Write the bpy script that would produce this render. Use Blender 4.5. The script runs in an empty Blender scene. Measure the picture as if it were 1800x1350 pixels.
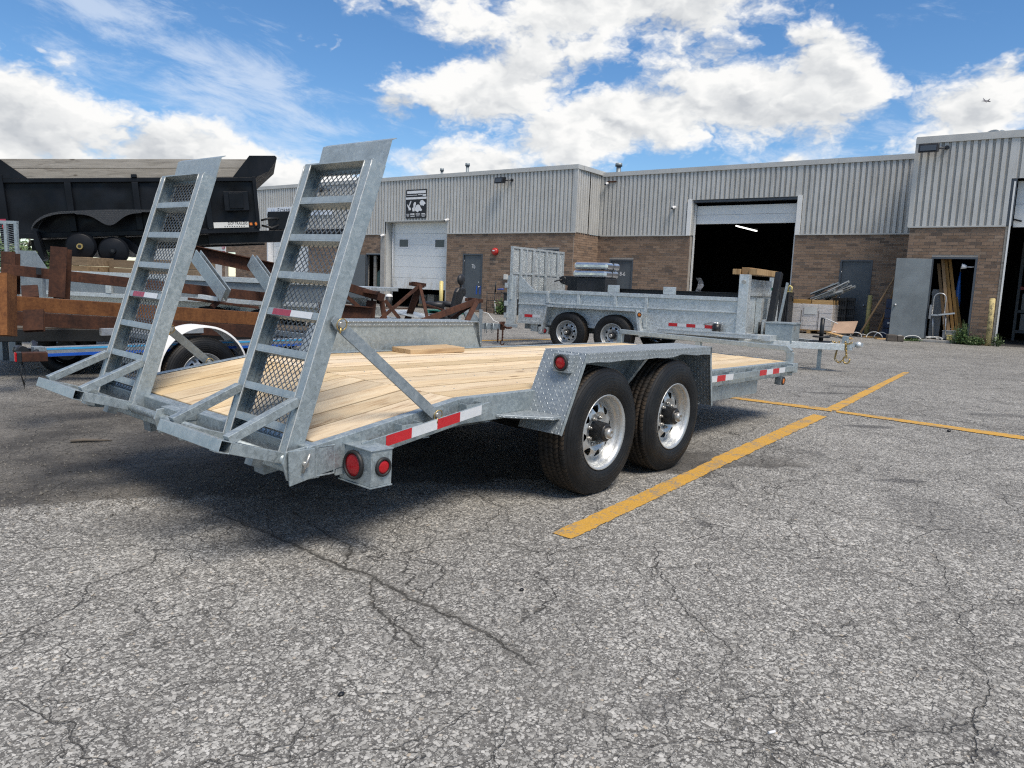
import bpy, bmesh, math, random
from mathutils import Vector, Matrix, Euler
random.seed(7)
R_ = math.radians
SC = bpy.context.scene
COL = SC.collection

# ------------------------------------------------------------------ camera, sky, sun, exposure
CAM_F, CAM_YAW, CAM_PITCH, CAM_ROLL = 1300.74, 0.693047, 0.132325, 0.0382433
CAM_C = Vector((-3.69069, -2.33037, 1.22261))
FW = Vector((math.cos(CAM_YAW)*math.cos(CAM_PITCH), math.sin(CAM_YAW)*math.cos(CAM_PITCH), -math.sin(CAM_PITCH)))
_rt = Vector((math.sin(CAM_YAW), -math.cos(CAM_YAW), 0)); _up = _rt.cross(FW)
RT = math.cos(CAM_ROLL)*_rt + math.sin(CAM_ROLL)*_up
UP = -math.sin(CAM_ROLL)*_rt + math.cos(CAM_ROLL)*_up
cd = bpy.data.cameras.new('camera'); cam = bpy.data.objects.new('camera', cd); COL.objects.link(cam)
cam.matrix_world = Matrix(((RT.x, UP.x, -FW.x, CAM_C.x), (RT.y, UP.y, -FW.y, CAM_C.y), (RT.z, UP.z, -FW.z, CAM_C.z), (0, 0, 0, 1)))
cd.sensor_fit = 'HORIZONTAL'; cd.sensor_width = 36.0; cd.lens = 36.0*CAM_F/1800.0
cd.clip_start = 0.05; cd.clip_end = 9000
SC.camera = cam

SUN_EL, SUN_AZ = R_(60), R_(-108)      # azimuth measured from +X towards +Y
SUN_DIR = Vector((math.cos(SUN_EL)*math.cos(SUN_AZ), math.cos(SUN_EL)*math.sin(SUN_AZ), math.sin(SUN_EL)))
sl = bpy.data.lights.new('sun', 'SUN'); sl.energy = 2.3; sl.angle = R_(24); sl.color = (1.0, 0.91, 0.79)
so = bpy.data.objects.new('sun', sl); COL.objects.link(so)
so.rotation_euler = (-SUN_DIR).to_track_quat('-Z', 'Y').to_euler()

SC.view_settings.view_transform = 'Standard'
SC.view_settings.look = 'None'
SC.view_settings.exposure = 0.90
SC.view_settings.gamma = 1.0
SC.view_settings.use_curve_mapping = False
SC.cycles.filter_width = 1.2; SC.cycles.use_denoising = False; SC.cycles.sample_clamp_indirect = 4.0; SC.cycles.caustics_reflective = False; SC.cycles.caustics_refractive = False


class NT:
    """small helper for node trees"""
    def __init__(s, tree):
        s.t = tree; s.n = tree.nodes; s.l = tree.links
    def node(s, kind, **kw):
        n = s.n.new(kind)
        for k, v in kw.items():
            setattr(n, k, v)
        return n
    def put(s, sock, v):
        if isinstance(v, bpy.types.NodeSocket): s.l.new(v, sock)
        elif v is not None:
            if isinstance(v, (tuple, list)) and len(v) == 3 and sock.type == 'RGBA': v = tuple(v) + (1,)
            sock.default_value = v
    def math(s, op, a, b=None, c=None, clamp=False):
        n = s.node('ShaderNodeMath', operation=op); n.use_clamp = clamp
        s.put(n.inputs[0], a); s.put(n.inputs[1], b); s.put(n.inputs[2], c)
        return n.outputs[0]
    def vmath(s, op, a, b=None, out=0):
        n = s.node('ShaderNodeVectorMath', operation=op)
        s.put(n.inputs[0], a)
        if op == 'SCALE': s.put(n.inputs['Scale'], b)
        else: s.put(n.inputs[1], b)
        return n.outputs[out]
    def mix(s, f, a, b, blend='MIX'):
        n = s.node('ShaderNodeMix', data_type='RGBA', blend_type=blend)
        s.put(n.inputs['Factor'], f); s.put(n.inputs[6], a); s.put(n.inputs[7], b)
        return n.outputs[2]
    def noise(s, vec, scale, detail=4, rough=0.55, dist=0.0, out='Fac', dims='3D'):
        n = s.node('ShaderNodeTexNoise', noise_dimensions=dims)
        s.put(n.inputs['Vector'], vec); s.put(n.inputs['Scale'], scale); n.inputs['Detail'].default_value = detail
        n.inputs['Roughness'].default_value = rough; n.inputs['Distortion'].default_value = dist
        return n.outputs[out]
    def voro(s, vec, scale, feature='F1', out='Distance', rnd=1.0, dims='3D'):
        n = s.node('ShaderNodeTexVoronoi', feature=feature, voronoi_dimensions=dims)
        s.put(n.inputs['Vector'], vec); s.put(n.inputs['Scale'], scale); n.inputs['Randomness'].default_value = rnd
        return n.outputs[out]
    def ramp(s, fac, stops, interp='LINEAR'):
        n = s.node('ShaderNodeValToRGB'); n.color_ramp.interpolation = interp
        e = n.color_ramp.elements
        while len(e) < len(stops): e.new(0.5)
        for k, (p, c) in enumerate(stops):
            e[k].position = p
            e[k].color = (c, c, c, 1) if isinstance(c, (int, float)) else tuple(c) + (1,)
        s.put(n.inputs[0], fac)
        return n.outputs[0]
    def sstep(s, a, b, x):
        n = s.node('ShaderNodeMapRange', interpolation_type='SMOOTHSTEP')
        s.put(n.inputs[0], x); s.put(n.inputs[1], a); s.put(n.inputs[2], b)
        return n.outputs[0]
    def lin(s, x, a, b, c, d):
        n = s.node('ShaderNodeMapRange'); n.clamp = True
        s.put(n.inputs[0], x); s.put(n.inputs[1], a); s.put(n.inputs[2], b); s.put(n.inputs[3], c); s.put(n.inputs[4], d)
        return n.outputs[0]
    def sep(s, v):
        n = s.node('ShaderNodeSeparateXYZ'); s.put(n.inputs[0], v); return n.outputs
    def comb(s, x, y, z=0.0):
        n = s.node('ShaderNodeCombineXYZ'); s.put(n.inputs[0], x); s.put(n.inputs[1], y); s.put(n.inputs[2], z); return n.outputs[0]


# world: Nishita sky with cumulus and thin high cloud
W = bpy.data.worlds.new('World'); SC.world = W; W.use_nodes = True
CLOUDS = [(34, 21.0, 13.5, 5.6, -8, 1.0), (41, 14.3, 7.8, 4.0, -25, 1.0), (33, 12.2, 10, 3.2, -8, 1.0), (23, 13.2, 9, 3.6, 12, 1.0), (18.0, 14.8, 4.2, 2.3, 30, .8),
          (8.8, 12.2, 6.2, 2.6, -10, .95), (44.0, 8.8, 6.0, 2.2, 0, .8), (48.8, 11.9, 2.1, 1.6, 20, .7), (76, 9.0, 11, 4.4, 12, 1.0), (63, 7.2, 11, 3.0, 8, 1.0),
          (53, 6.0, 8.0, 2.2, 0, .85), (78, 13.6, 6.0, 2.6, 20, .6), (20.3, 9.5, 1.8, .5, 0, .55), (90, 8, 9, 4, 0, .7), (-8, 13, 9, 3, 0, .7)]
def build_world():
    g = NT(W.node_tree); g.n.clear()
    sky = g.node('ShaderNodeTexSky', sky_type='NISHITA'); sky.sun_disc = False
    sky.sun_elevation = SUN_EL; sky.sun_rotation = R_(90) - SUN_AZ
    sky.altitude = 100; sky.air_density = 1.0; sky.dust_density = 0.0; sky.ozone_density = 5.0
    tc = g.node('ShaderNodeTexCoord').outputs['Generated']
    d = g.vmath('NORMALIZE', tc)
    x, y, z = g.sep(d)
    az = g.math('ARCTAN2', y, x); el = g.math('ARCSINE', z)
    D2 = 57.29578
    azd = g.math('MULTIPLY', az, D2); eld = g.math('MULTIPLY', el, D2)
    # cloud coordinates: flattened vertically so the puffs are wider than tall
    p = g.comb(g.math('MULTIPLY', azd, 0.11), g.math('MULTIPLY', eld, 0.185), 0.0)
    pw = g.vmath('ADD', p, g.vmath('SCALE', g.vmath('SUBTRACT', g.noise(p, 1.5, 4, .6, out='Color', dims='2D'), (0.5, 0.5, 0.5)), 0.5))
    def field(pp, wob, det):
        a = g.noise(pp, 1.25, det, 0.57, dims='2D')
        b = g.voro(g.vmath('ADD', pp, g.vmath('SCALE', wob, .26)), 2.6, dims='2D')
        c = g.voro(g.vmath('ADD', pp, g.vmath('SCALE', wob, .42)), 6.5, dims='2D')
        return g.math('SUBTRACT', g.math('SUBTRACT', a, g.math('MULTIPLY', b, 0.22)), g.math('MULTIPLY', c, 0.11))
    def blobs(lst, azs, els):
        out = None
        for (ba, be, ra, re, rot, w) in lst:
            da = g.math('SUBTRACT', azs, ba); de = g.math('SUBTRACT', els, be)
            c, s = math.cos(R_(rot)), math.sin(R_(rot))
            u = g.math('ADD', g.math('MULTIPLY', da, c/ra), g.math('MULTIPLY', de, s/ra))
            v = g.math('ADD', g.math('MULTIPLY', da, -s/re), g.math('MULTIPLY', de, c/re))
            r = g.math('SQRT', g.math('ADD', g.math('MULTIPLY', u, u), g.math('MULTIPLY', v, v)))
            b = g.math('MULTIPLY', g.math('SUBTRACT', 1.0, r), w)
            out = b if out is None else g.math('SMOOTH_MAX', out, b, 0.25)
        return out
    CUM = CLOUDS
    bl = blobs(CUM, azd, eld)
    # elsewhere in the sky: broken cumulus of the same kind
    far = g.math('MULTIPLY', g.math('SUBTRACT', g.noise(g.comb(g.math('MULTIPLY', azd, .03), g.math('MULTIPLY', eld, .06), 4.0), 1.0, 3), 0.52), 3.0)
    out_view = g.math('MAXIMUM', g.sstep(27, 36, eld), g.math('MAXIMUM', g.sstep(88, 104, azd), g.sstep(-4, -18, azd)))
    far = g.math('SUBTRACT', far, g.math('MULTIPLY', g.math('SUBTRACT', 1.0, out_view), 3.0))
    base = g.math('MAXIMUM', g.math('MAXIMUM', bl, -0.55), far)
    wob = g.noise(p, 6.0, 3, .6, out='Color', dims='2D'); n0 = field(pw, wob, 8); n1 = field(g.vmath('ADD', pw, (-0.05, 0.12, 0.0)), wob, 3); n2 = g.noise(g.vmath('ADD', pw, (-0.14, 0.34, 0.0)), 1.25, 3, .6, dims='2D'); n3 = g.noise(pw, 1.25, 3, .6, dims='2D')
    dens = g.math('ADD', base, g.math('MULTIPLY', g.math('SUBTRACT', n0, 0.262), 1.85))
    mask = g.sstep(0.04, 0.58, dens)
    # relief: puffs lit from above, greyer where the cloud is thick and towards its base
    relief = g.math('ADD', g.math('MULTIPLY', g.math('SUBTRACT', n0, n1), 1.7), g.math('MULTIPLY', g.math('SUBTRACT', n3, n2), 1.3))
    thick = g.sstep(0.40, 1.30, dens); soft = g.noise(g.vmath('ADD', p, (7.0, 2.0, 0)), 1.1, 3, .55, dims='2D')
    lit = g.math('SUBTRACT', g.math('ADD', 0.80, relief), g.math('MULTIPLY', thick, g.lin(soft, .3, .7, .06, .58)), clamp=True)
    ccol = g.ramp(lit, [(0.0, (.30, .315, .335)), (.40, (.385, .395, .405)), (.72, (.465, .47, .47)), (1.0, (.53, .528, .52))])
    # thin high cloud, combed along one direction
    q = g.comb(g.math('ADD', g.math('MULTIPLY', azd, .085), g.math('MULTIPLY', eld, .13)), g.math('SUBTRACT', g.math('MULTIPLY', eld, .34), g.math('MULTIPLY', azd, .10)), 2.0)
    w1 = g.noise(q, 1.3, 7, 0.66, 0.25, dims='2D')
    wb = blobs([(62, 13.2, 17, 4.2, 24, .9), (70, 17.5, 11, 3, 30, .8), (50, 9.2, 9, 1.6, 10, .6), (16, 10.0, 10, 1.5, -12, .55)], azd, eld)
    wm = g.math('MULTIPLY', g.sstep(0.46, 0.84, g.math('ADD', w1, g.math('MULTIPLY', g.math('MAXIMUM', wb, -0.5), 0.26))), 0.60)
    skyc = g.vmath('SCALE', sky.outputs[0], 0.074)
    hs = g.node('ShaderNodeHueSaturation'); hs.inputs['Saturation'].default_value = 1.16; g.put(hs.inputs['Color'], skyc)
    c1 = g.mix(wm, hs.outputs[0], (0.42, 0.46, 0.52))
    c2 = g.mix(mask, c1, ccol)
    # below the horizon: plain ground tone
    c3 = g.mix(g.sstep(-0.02, 0.0, z), (0.16, 0.16, 0.16), c2)
    bg = g.node('ShaderNodeBackground'); g.put(bg.inputs[0], c3); bg.inputs[1].default_value = 1.0
    o = g.node('ShaderNodeOutputWorld'); g.l.new(bg.outputs[0], o.inputs[0])
build_world()


# ------------------------------------------------------------------ pixel helpers (photo pixels, 1800 wide)
def ray(px, py):
    return FW + RT*((px-900)/CAM_F) - UP*((py-675)/CAM_F)
def at(px, py, depth):
    return CAM_C + ray(px, py)*depth
def onz(px, py, z=0.0):
    r = ray(px, py); return CAM_C + r*((z-CAM_C.z)/r.z)


# ------------------------------------------------------------------ object helpers
def tag(o, label=None, cat=None, group=None, kind=None):
    if label: o['label'] = label
    if cat: o['category'] = cat
    if group: o['group'] = group
    if kind: o['kind'] = kind
    return o
def thing(name, label, cat, loc=(0, 0, 0), rot=(0, 0, 0), group=None):
    o = bpy.data.objects.new(name, None); COL.objects.link(o)
    o.empty_display_size = 0.2
    o.location = loc; o.rotation_euler = rot
    return tag(o, label, cat, group)
def copy_tree(o, parent=None):
    c = o.copy(); COL.objects.link(c)
    if parent is not None:
        c.parent = parent; c.matrix_parent_inverse = o.matrix_parent_inverse
    for ch in o.children: copy_tree(ch, c)
    return c

class MB:
    def __init__(s): s.v = []; s.f = []; s.sm = []
    def add(s, verts, faces, smooth=False):
        b = len(s.v); s.v += [tuple(v) for v in verts]
        s.f += [tuple(b+i for i in f) for f in faces]; s.sm += [smooth]*len(faces)
        return s
    def box(s, lo, hi):
        x0, y0, z0 = lo; x1, y1, z1 = hi
        return s.add([(x0,y0,z0),(x1,y0,z0),(x1,y1,z0),(x0,y1,z0),(x0,y0,z1),(x1,y0,z1),(x1,y1,z1),(x0,y1,z1)],
                     [(3,2,1,0),(4,5,6,7),(0,1,5,4),(1,2,6,5),(2,3,7,6),(3,0,4,7)])
    def cbox(s, c, d):
        return s.box((c[0]-d[0]/2, c[1]-d[1]/2, c[2]-d[2]/2), (c[0]+d[0]/2, c[1]+d[1]/2, c[2]+d[2]/2))
    def frame_of(s, p0, p1, up):
        p0, p1 = Vector(p0), Vector(p1); d = (p1-p0).normalized(); u = Vector(up)
        if abs(d.dot(u.normalized())) > 0.98: u = Vector((1, 0, 0)) if abs(d.x) < .9 else Vector((0, 1, 0))
        sd = d.cross(u).normalized(); u = sd.cross(d).normalized()
        return p0, p1, d, sd, u
    def beam(s, p0, p1, w, h, up=(0, 0, 1)):
        p0, p1, d, sd, u = s.frame_of(p0, p1, up)
        q = [(-w/2, -h/2), (w/2, -h/2), (w/2, h/2), (-w/2, h/2)]
        vs = [p0+sd*a+u*b for a, b in q] + [p1+sd*a+u*b for a, b in q]
        return s.add(vs, [(0,1,2,3),(7,6,5,4),(1,0,4,5),(2,1,5,6),(3,2,6,7),(0,3,7,4)])
    def profile(s, p0, p1, poly, up=(0, 0, 1), caps=True):
        p0, p1, d, sd, u = s.frame_of(p0, p1, up); n = len(poly)
        vs = [p0+sd*a+u*b for a, b in poly] + [p1+sd*a+u*b for a, b in poly]
        fs = [(i, i+n, (i+1) % n+n, (i+1) % n) for i in range(n)]
        if caps: fs += [tuple(range(n)), tuple(range(2*n-1, n-1, -1))]
        return s.add(vs, fs)
    def ibeam(s, p0, p1, w, h, t, up=(0, 0, 1)):
        a, b = w/2, h/2; k = t/2
        return s.profile(p0, p1, [(-a,-b),(a,-b),(a,-b+t),(k,-b+t),(k,b-t),(a,b-t),(a,b),(-a,b),(-a,b-t),(-k,b-t),(-k,-b+t),(-a,-b+t)], up)
    def channel(s, p0, p1, w, h, t, up=(0, 0, 1), flip=1):
        a, b = w/2*flip, h/2; tt = t*flip
        return s.profile(p0, p1, [(-a,-b),(a,-b),(a,-b+t),(-a+tt,-b+t),(-a+tt,b-t),(a,b-t),(a,b),(-a,b)], up)
    def tube_sq(s, p0, p1, w, h, t, up=(0, 0, 1)):
        """square tube with open ends"""
        p0, p1, d, sd, u = s.frame_of(p0, p1, up)
        o = [(-w/2,-h/2),(w/2,-h/2),(w/2,h/2),(-w/2,h/2)]; i = [(-w/2+t,-h/2+t),(w/2-t,-h/2+t),(w/2-t,h/2-t),(-w/2+t,h/2-t)]
        vs = [p0+sd*a+u*b for a, b in o]+[p1+sd*a+u*b for a, b in o]+[p0+sd*a+u*b for a, b in i]+[p1+sd*a+u*b for a, b in i]
        fs = []
        for k in range(4):
            m = (k+1) % 4
            fs += [(k, k+4, m+4, m), (8+m, 12+m, 12+k, 8+k), (m, 8+m, 8+k, k), (4+k, 12+k, 12+m, 4+m)]
        return s.add(vs, fs)
    def cyl(s, p0, p1, r0, r1=None, seg=16, caps=True, smooth=True):
        r1 = r0 if r1 is None else r1
        p0, p1, d, sd, u = s.frame_of(p0, p1, (0, 0, 1))
        vs = []
        for p, r in ((p0, r0), (p1, r1)):
            vs += [p+sd*(r*math.cos(2*math.pi*k/seg))+u*(r*math.sin(2*math.pi*k/seg)) for k in range(seg)]
        s.add(vs, [(k, k+seg, (k+1) % seg+seg, (k+1) % seg) for k in range(seg)], smooth)
        if caps: s.add(vs, [tuple(range(seg)), tuple(range(2*seg-1, seg-1, -1))])
        return s
    def tube(s, pts, r, seg=8, closed=False):
        pts = [Vector(p) for p in pts]; n = len(pts); vs = []; u = None
        for i, p in enumerate(pts):
            if closed: t = (pts[(i+1) % n]-pts[i-1]).normalized()
            else: t = (pts[min(i+1, n-1)]-pts[max(i-1, 0)]).normalized()
            if u is None: u = t.orthogonal().normalized()
            else:
                u = (u-t*u.dot(t))
                u = u.normalized() if u.length > 1e-6 else t.orthogonal().normalized()
            b = t.cross(u); rr = r[i] if isinstance(r, (list, tuple)) else r
            vs += [p+u*(rr*math.cos(2*math.pi*k/seg))+b*(rr*math.sin(2*math.pi*k/seg)) for k in range(seg)]
        m = n if closed else n-1
        fs = [(i*seg+k, i*seg+(k+1) % seg, ((i+1) % n)*seg+(k+1) % seg, ((i+1) % n)*seg+k) for i in range(m) for k in range(seg)]
        s.add(vs, fs, True)
        if not closed: s.add(vs, [tuple(range(seg-1, -1, -1)), tuple(range((n-1)*seg, n*seg))])
        return s
    def revolve(s, prof, seg=48, axis='Y', center=(0, 0, 0), smooth=True, closed=False):
        """prof: list of (radius, along). axis Y."""
        n = len(prof); vs = []
        c = Vector(center)
        for k in range(seg):
            a = 2*math.pi*k/seg; ca, sa = math.cos(a), math.sin(a)
            for r, y in prof:
                if axis == 'Y': vs.append(c+Vector((r*ca, y, r*sa)))
                elif axis == 'X': vs.append(c+Vector((y, r*ca, r*sa)))
                else: vs.append(c+Vector((r*ca, r*sa, y)))
        fs = []
        for k in range(seg):
            k2 = (k+1) % seg
            for i in range(n if closed else n-1):
                j = (i+1) % n
                fs.append((k*n+i, k*n+j, k2*n+j, k2*n+i))
        return s.add(vs, fs, smooth)
    def poly_plate(s, pts, normal, t):
        """flat polygon of thickness t, extruded along normal"""
        pts = [Vector(p) for p in pts]; nn = Vector(normal).normalized()*t; n = len(pts)
        vs = pts+[p+nn for p in pts]
        return s.add(vs, [tuple(range(n-1, -1, -1)), tuple(range(n, 2*n))]+[(i, (i+1) % n, (i+1) % n+n, i+n) for i in range(n)])
    def sphere(s, c, r, seg=12, rings=8, sc=(1, 1, 1)):
        c = Vector(c); vs = []
        for i in range(rings+1):
            th = math.pi*i/rings
            for k in range(seg):
                a = 2*math.pi*k/seg
                vs.append(c+Vector((r*sc[0]*math.sin(th)*math.cos(a), r*sc[1]*math.sin(th)*math.sin(a), r*sc[2]*math.cos(th))))
        fs = [(i*seg+k, (i+1)*seg+k, (i+1)*seg+(k+1) % seg, i*seg+(k+1) % seg) for i in range(rings) for k in range(seg)]
        return s.add(vs, fs, True)
    def mesh(s, name, mat=None, fix=True):
        me = bpy.data.meshes.new(name); me.from_pydata([tuple(v) for v in s.v], [], s.f)
        me.polygons.foreach_set('use_smooth', s.sm)
        bm = bmesh.new(); bm.from_mesh(me)
        bmesh.ops.remove_doubles(bm, verts=bm.verts, dist=1e-6)
        if fix: bmesh.ops.recalc_face_normals(bm, faces=bm.faces)
        uv = bm.loops.layers.uv.new('uv')
        for f in bm.faces:
            n = f.normal; ax = max(range(3), key=lambda i: abs(n[i]))
            for l in f.loops:
                c = l.vert.co
                l[uv].uv = (c.y, c.z) if ax == 0 else (c.x, c.z) if ax == 1 else (c.x, c.y)
        bm.to_mesh(me); bm.free()
        if mat: me.materials.append(mat)
        return me
    def build(s, name, mat, parent=None, bevel=0.0, label=None, cat=None, group=None, kind=None, fix=True, loc=None, rot=None, world=False):
        me = s.mesh(name, mat, fix)
        o = bpy.data.objects.new(name, me); COL.objects.link(o)
        if parent is not None: o.parent = parent
        if loc is not None: o.location = loc
        if rot is not None: o.rotation_euler = rot
        if bevel:
            m = o.modifiers.new('bevel', 'BEVEL'); m.width = bevel; m.segments = 2; m.limit_method = 'ANGLE'; m.angle_limit = R_(40)
            m.harden_normals = False
        return tag(o, label, cat, group, kind)
def link(name, me, parent=None, loc=None, rot=None):
    o = bpy.data.objects.new(name, me); COL.objects.link(o)
    if parent is not None: o.parent = parent
    if loc is not None: o.location = loc
    if rot is not None: o.rotation_euler = rot
    return o
def text(name, body, size, mat, parent, loc, rot, extrude=0.001, align='CENTER', sx=1.0):
    cu = bpy.data.curves.new(name, 'FONT'); cu.body = body; cu.size = size; cu.extrude = extrude; cu.align_x = align; cu.align_y = 'CENTER'; cu.resolution_u = 3
    tmp = bpy.data.objects.new(name+'_curve', cu); COL.objects.link(tmp)
    me = bpy.data.meshes.new_from_object(tmp.evaluated_get(bpy.context.evaluated_depsgraph_get()))
    bpy.data.objects.remove(tmp); bpy.data.curves.remove(cu)
    me.materials.clear(); me.materials.append(mat); me.name = name
    o = bpy.data.objects.new(name, me); COL.objects.link(o); o.parent = parent; o.location = loc; o.rotation_euler = rot; o.scale = (sx, 1, 1)
    return o
# ------------------------------------------------------------------ materials
def new_mat(name):
    m = bpy.data.materials.new(name); m.use_nodes = True
    g = NT(m.node_tree); b = g.n['Principled BSDF']
    return m, g, b
def bump(g, b, h, strength=0.5, dist=0.01):
    n = g.node('ShaderNodeBump'); n.inputs['Strength'].default_value = strength; n.inputs['Distance'].default_value = dist
    g.put(n.inputs['Height'], h); g.l.new(n.outputs[0], b.inputs['Normal']); return n
def ocoord(g, rnd=False):
    c = g.node('ShaderNodeTexCoord').outputs['Object']
    if rnd:
        r = g.node('ShaderNodeObjectInfo').outputs['Random']
        c = g.vmath('ADD', c, g.vmath('SCALE', g.comb(r, g.math('MULTIPLY', r, 7.3), g.math('MULTIPLY', r, 3.1)), 40.0))
    return c
def orand(g): return g.node('ShaderNodeObjectInfo').outputs['Random']
def simple(name, col, rough=0.6, metal=0.0, var=0.12, scale=6.0, bumpy=0.0, spec=0.5):
    m, g, b = new_mat(name)
    c = ocoord(g, True); n = g.noise(c, scale, 6, 0.6)
    lo = tuple(max(0, k*(1-var)) for k in col); hi = tuple(min(1, k*(1+var)) for k in col)
    g.put(b.inputs['Base Color'], g.mix(g.lin(n, .3, .7, 0, 1), lo, hi))
    g.put(b.inputs['Roughness'], g.lin(g.noise(c, scale*2.3, 4), .3, .7, max(.02, rough-.1), min(1, rough+.1)))
    b.inputs['Metallic'].default_value = metal; b.inputs['Specular IOR Level'].default_value = spec
    if bumpy: bump(g, b, g.noise(c, scale*8, 5, .6), bumpy, .004)
    return m
def galv(name, lo, hi, rough=0.42, metal=0.55, spangle=70.0, diamond=False, dirty=.24, lift=.07):
    m, g, b = new_mat(name)
    c = ocoord(g, True)
    w = g.vmath('ADD', c, g.vmath('SCALE', g.noise(c, 14, 3, .5, out='Color'), .05))
    cell = g.voro(w, spangle, 'F1', 'Color'); cr = g.sep(cell)[0]
    big = g.noise(c, 3.1, 6, .6); streak = g.noise(g.vmath('MULTIPLY', c, (6, 6, 1.2)), 1.8, 5, .6)
    cr2 = g.sep(g.voro(w, spangle*.55, 'F1', 'Color'))[1]; mott = g.noise(c, 20, 5, .62)
    f = g.math('ADD', g.math('ADD', g.math('MULTIPLY', cr, .20), g.math('MULTIPLY', cr2, .12)), g.math('ADD', g.math('ADD', g.math('MULTIPLY', big, .42), g.math('MULTIPLY', mott, .45)), g.math('MULTIPLY', streak, .26)))
    f = g.lin(f, .40, .96, 0, 1)
    col = g.mix(f, lo, hi)
    dirt = g.sstep(.58, .74, g.noise(g.vmath('ADD', c, (9, 3, 5)), 5.5, 7, .68))
    col = g.mix(g.math('MULTIPLY', dirt, dirty), col, (0.25, 0.25, 0.24))
    white = g.sstep(.62, .75, g.noise(g.vmath('ADD', c, (2, 8, 1)), 9.0, 6, .65))
    col = g.mix(g.math('MULTIPLY', white, .34 if lift > .1 else 0.0), col, (0.50, 0.52, 0.52))
    g.put(b.inputs['Base Color'], col)
    g.put(b.inputs['Metallic'], g.lin(g.math('ADD', g.math('MULTIPLY', dirt, dirty*2), white), 0, 1, metal, metal*.45))
    g.put(b.inputs['Roughness'], g.lin(g.math('ADD', cr, g.math('MULTIPLY', big, .8)), .3, 1.4, rough-.10, rough+.16))
    h = g.math('ADD', g.math('MULTIPLY', cr, .25), g.noise(c, 55, 5, .6))
    cb_ = b.inputs['Base Color'].links[0].from_socket
    if diamond:
        uv = g.node('ShaderNodeUVMap').outputs[0]
        s = g.vmath('SCALE', uv, 42.0); u, v, _ = g.sep(s)
        iu, iv = g.math('FLOOR', u), g.math('FLOOR', v)
        par = g.math('SUBTRACT', g.math('MULTIPLY', g.math('FLOORED_MODULO', g.math('ADD', iu, iv), 2.0), 2.0), 1.0)
        fu, fv = g.math('SUBTRACT', g.math('FRACT', u), .5), g.math('SUBTRACT', g.math('FRACT', v), .5)
        a = g.math('MULTIPLY', g.math('ADD', fu, g.math('MULTIPLY', fv, par)), .7071)
        e = g.math('MULTIPLY', g.math('SUBTRACT', fv, g.math('MULTIPLY', fu, par)), .7071)
        r = g.math('SQRT', g.math('ADD', g.math('POWER', g.math('DIVIDE', a, .46), 2.0), g.math('POWER', g.math('DIVIDE', e, .15), 2.0)))
        lug = g.sstep(1.0, .45, r)
        g.put(b.inputs['Base Color'], g.mix(g.math('MULTIPLY', lug, .8), cb_, g.vmath('ADD', cb_, (lift, lift, lift))))
        bump(g, b, g.math('ADD', g.math('MULTIPLY', lug, 1.0), g.math('MULTIPLY', h, .10)), .65, .004)
    else:
        bump(g, b, h, .22, .0025)
    return m
M = {}
M['galv'] = galv('galvanised_steel', (0.225, 0.268, 0.288), (0.44, 0.495, 0.51))
M['galv_bright'] = galv('galvanised_steel_new', (0.42, 0.45, 0.46), (0.76, 0.80, 0.80), rough=.34, metal=.6, spangle=45, dirty=.12)
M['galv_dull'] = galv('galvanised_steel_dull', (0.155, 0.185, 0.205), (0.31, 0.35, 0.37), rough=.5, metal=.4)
M['meshsteel'] = galv('shade_toned_mesh_steel', (0.15, 0.172, 0.19), (0.27, 0.30, 0.32))  # darker galvanised copy; shade of the backlit strands is in its colour
M['blackplate'] = galv('black_tread_plate', (0.012, 0.013, 0.015), (0.030, 0.032, 0.036), metal=0.0, diamond=True, dirty=.05, lift=.02)
M['plate'] = galv('galvanised_tread_plate', (0.23, 0.265, 0.285), (0.38, 0.42, 0.44), diamond=True)
M['zinc'] = simple('zinc_rim', (.50, .515, .515), .38, .62, .10, 30)
M['weld_glint'] = simple('weld_glint_metal', (.50, .52, .51), .4, .4, .2, 60)  # bright tone for welds and for highlights painted along ramp edges
M['chrome'] = simple('bright_cap', (.42, .41, .385), .36, .7, .1)
M['black'] = simple('black_paint', (.011, .012, .014), .42, 0, .3, 5, .12)
M['tarpblack'] = simple('rough_black_coating', (.0075, .009, .012), .36, 0, .5, 2.2, .3, .16)
M['hub'] = simple('black_hub', (.015, .015, .016), .38, .1, .3, 20, .1)
M['darkrubber'] = simple('dark_grommet', (.014, .014, .015), .55, 0, .2, 20)
M['redlens'] = simple('red_lens', (.40, .008, .014), .14, 0, .12, 30)
M['amber'] = simple('amber_lens', (.62, .17, .02), .18, 0, .15, 30)
M['redtape'] = simple('red_tape', (.48, .018, .025), .32, 0, .08, 30)
M['whitetape'] = simple('white_tape', (.62, .64, .66), .34, 0, .06, 30)
M['fadedred'] = simple('faded_red_tape', (.30, .03, .06), .4, 0, .15, 30)
M['whitepaint'] = simple('white_paint', (.72, .72, .70), .35, 0, .05, 4)
M['gold'] = simple('yellow_zinc', (.50, .36, .14), .35, .8, .2, 20)
M['blue'] = simple('blue_stripe', (.012, .085, .42), .4, 0, .1, 12)
M['lightblue'] = simple('light_blue_stripe', (.06, .33, .60), .4, 0, .1, 12)
M['greydoor'] = simple('grey_door_paint', (.075, .088, .10), .45, 0, .10, 2.0)
M['leafdoor'] = simple('weathered_grey_door', (.17, .19, .20), .40, .25, .22, 1.6)
M['frame'] = simple('door_frame_paint', (.060, .072, .088), .45, 0, .12, 4)
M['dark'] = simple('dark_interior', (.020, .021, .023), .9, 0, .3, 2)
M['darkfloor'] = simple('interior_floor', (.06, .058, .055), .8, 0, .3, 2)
M['mortar'] = simple('mortar', (.34, .31, .275), .95, 0, .15, 12, .3)
M['concrete'] = simple('concrete', (.33, .32, .30), .9, 0, .2, 5, .4)
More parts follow.
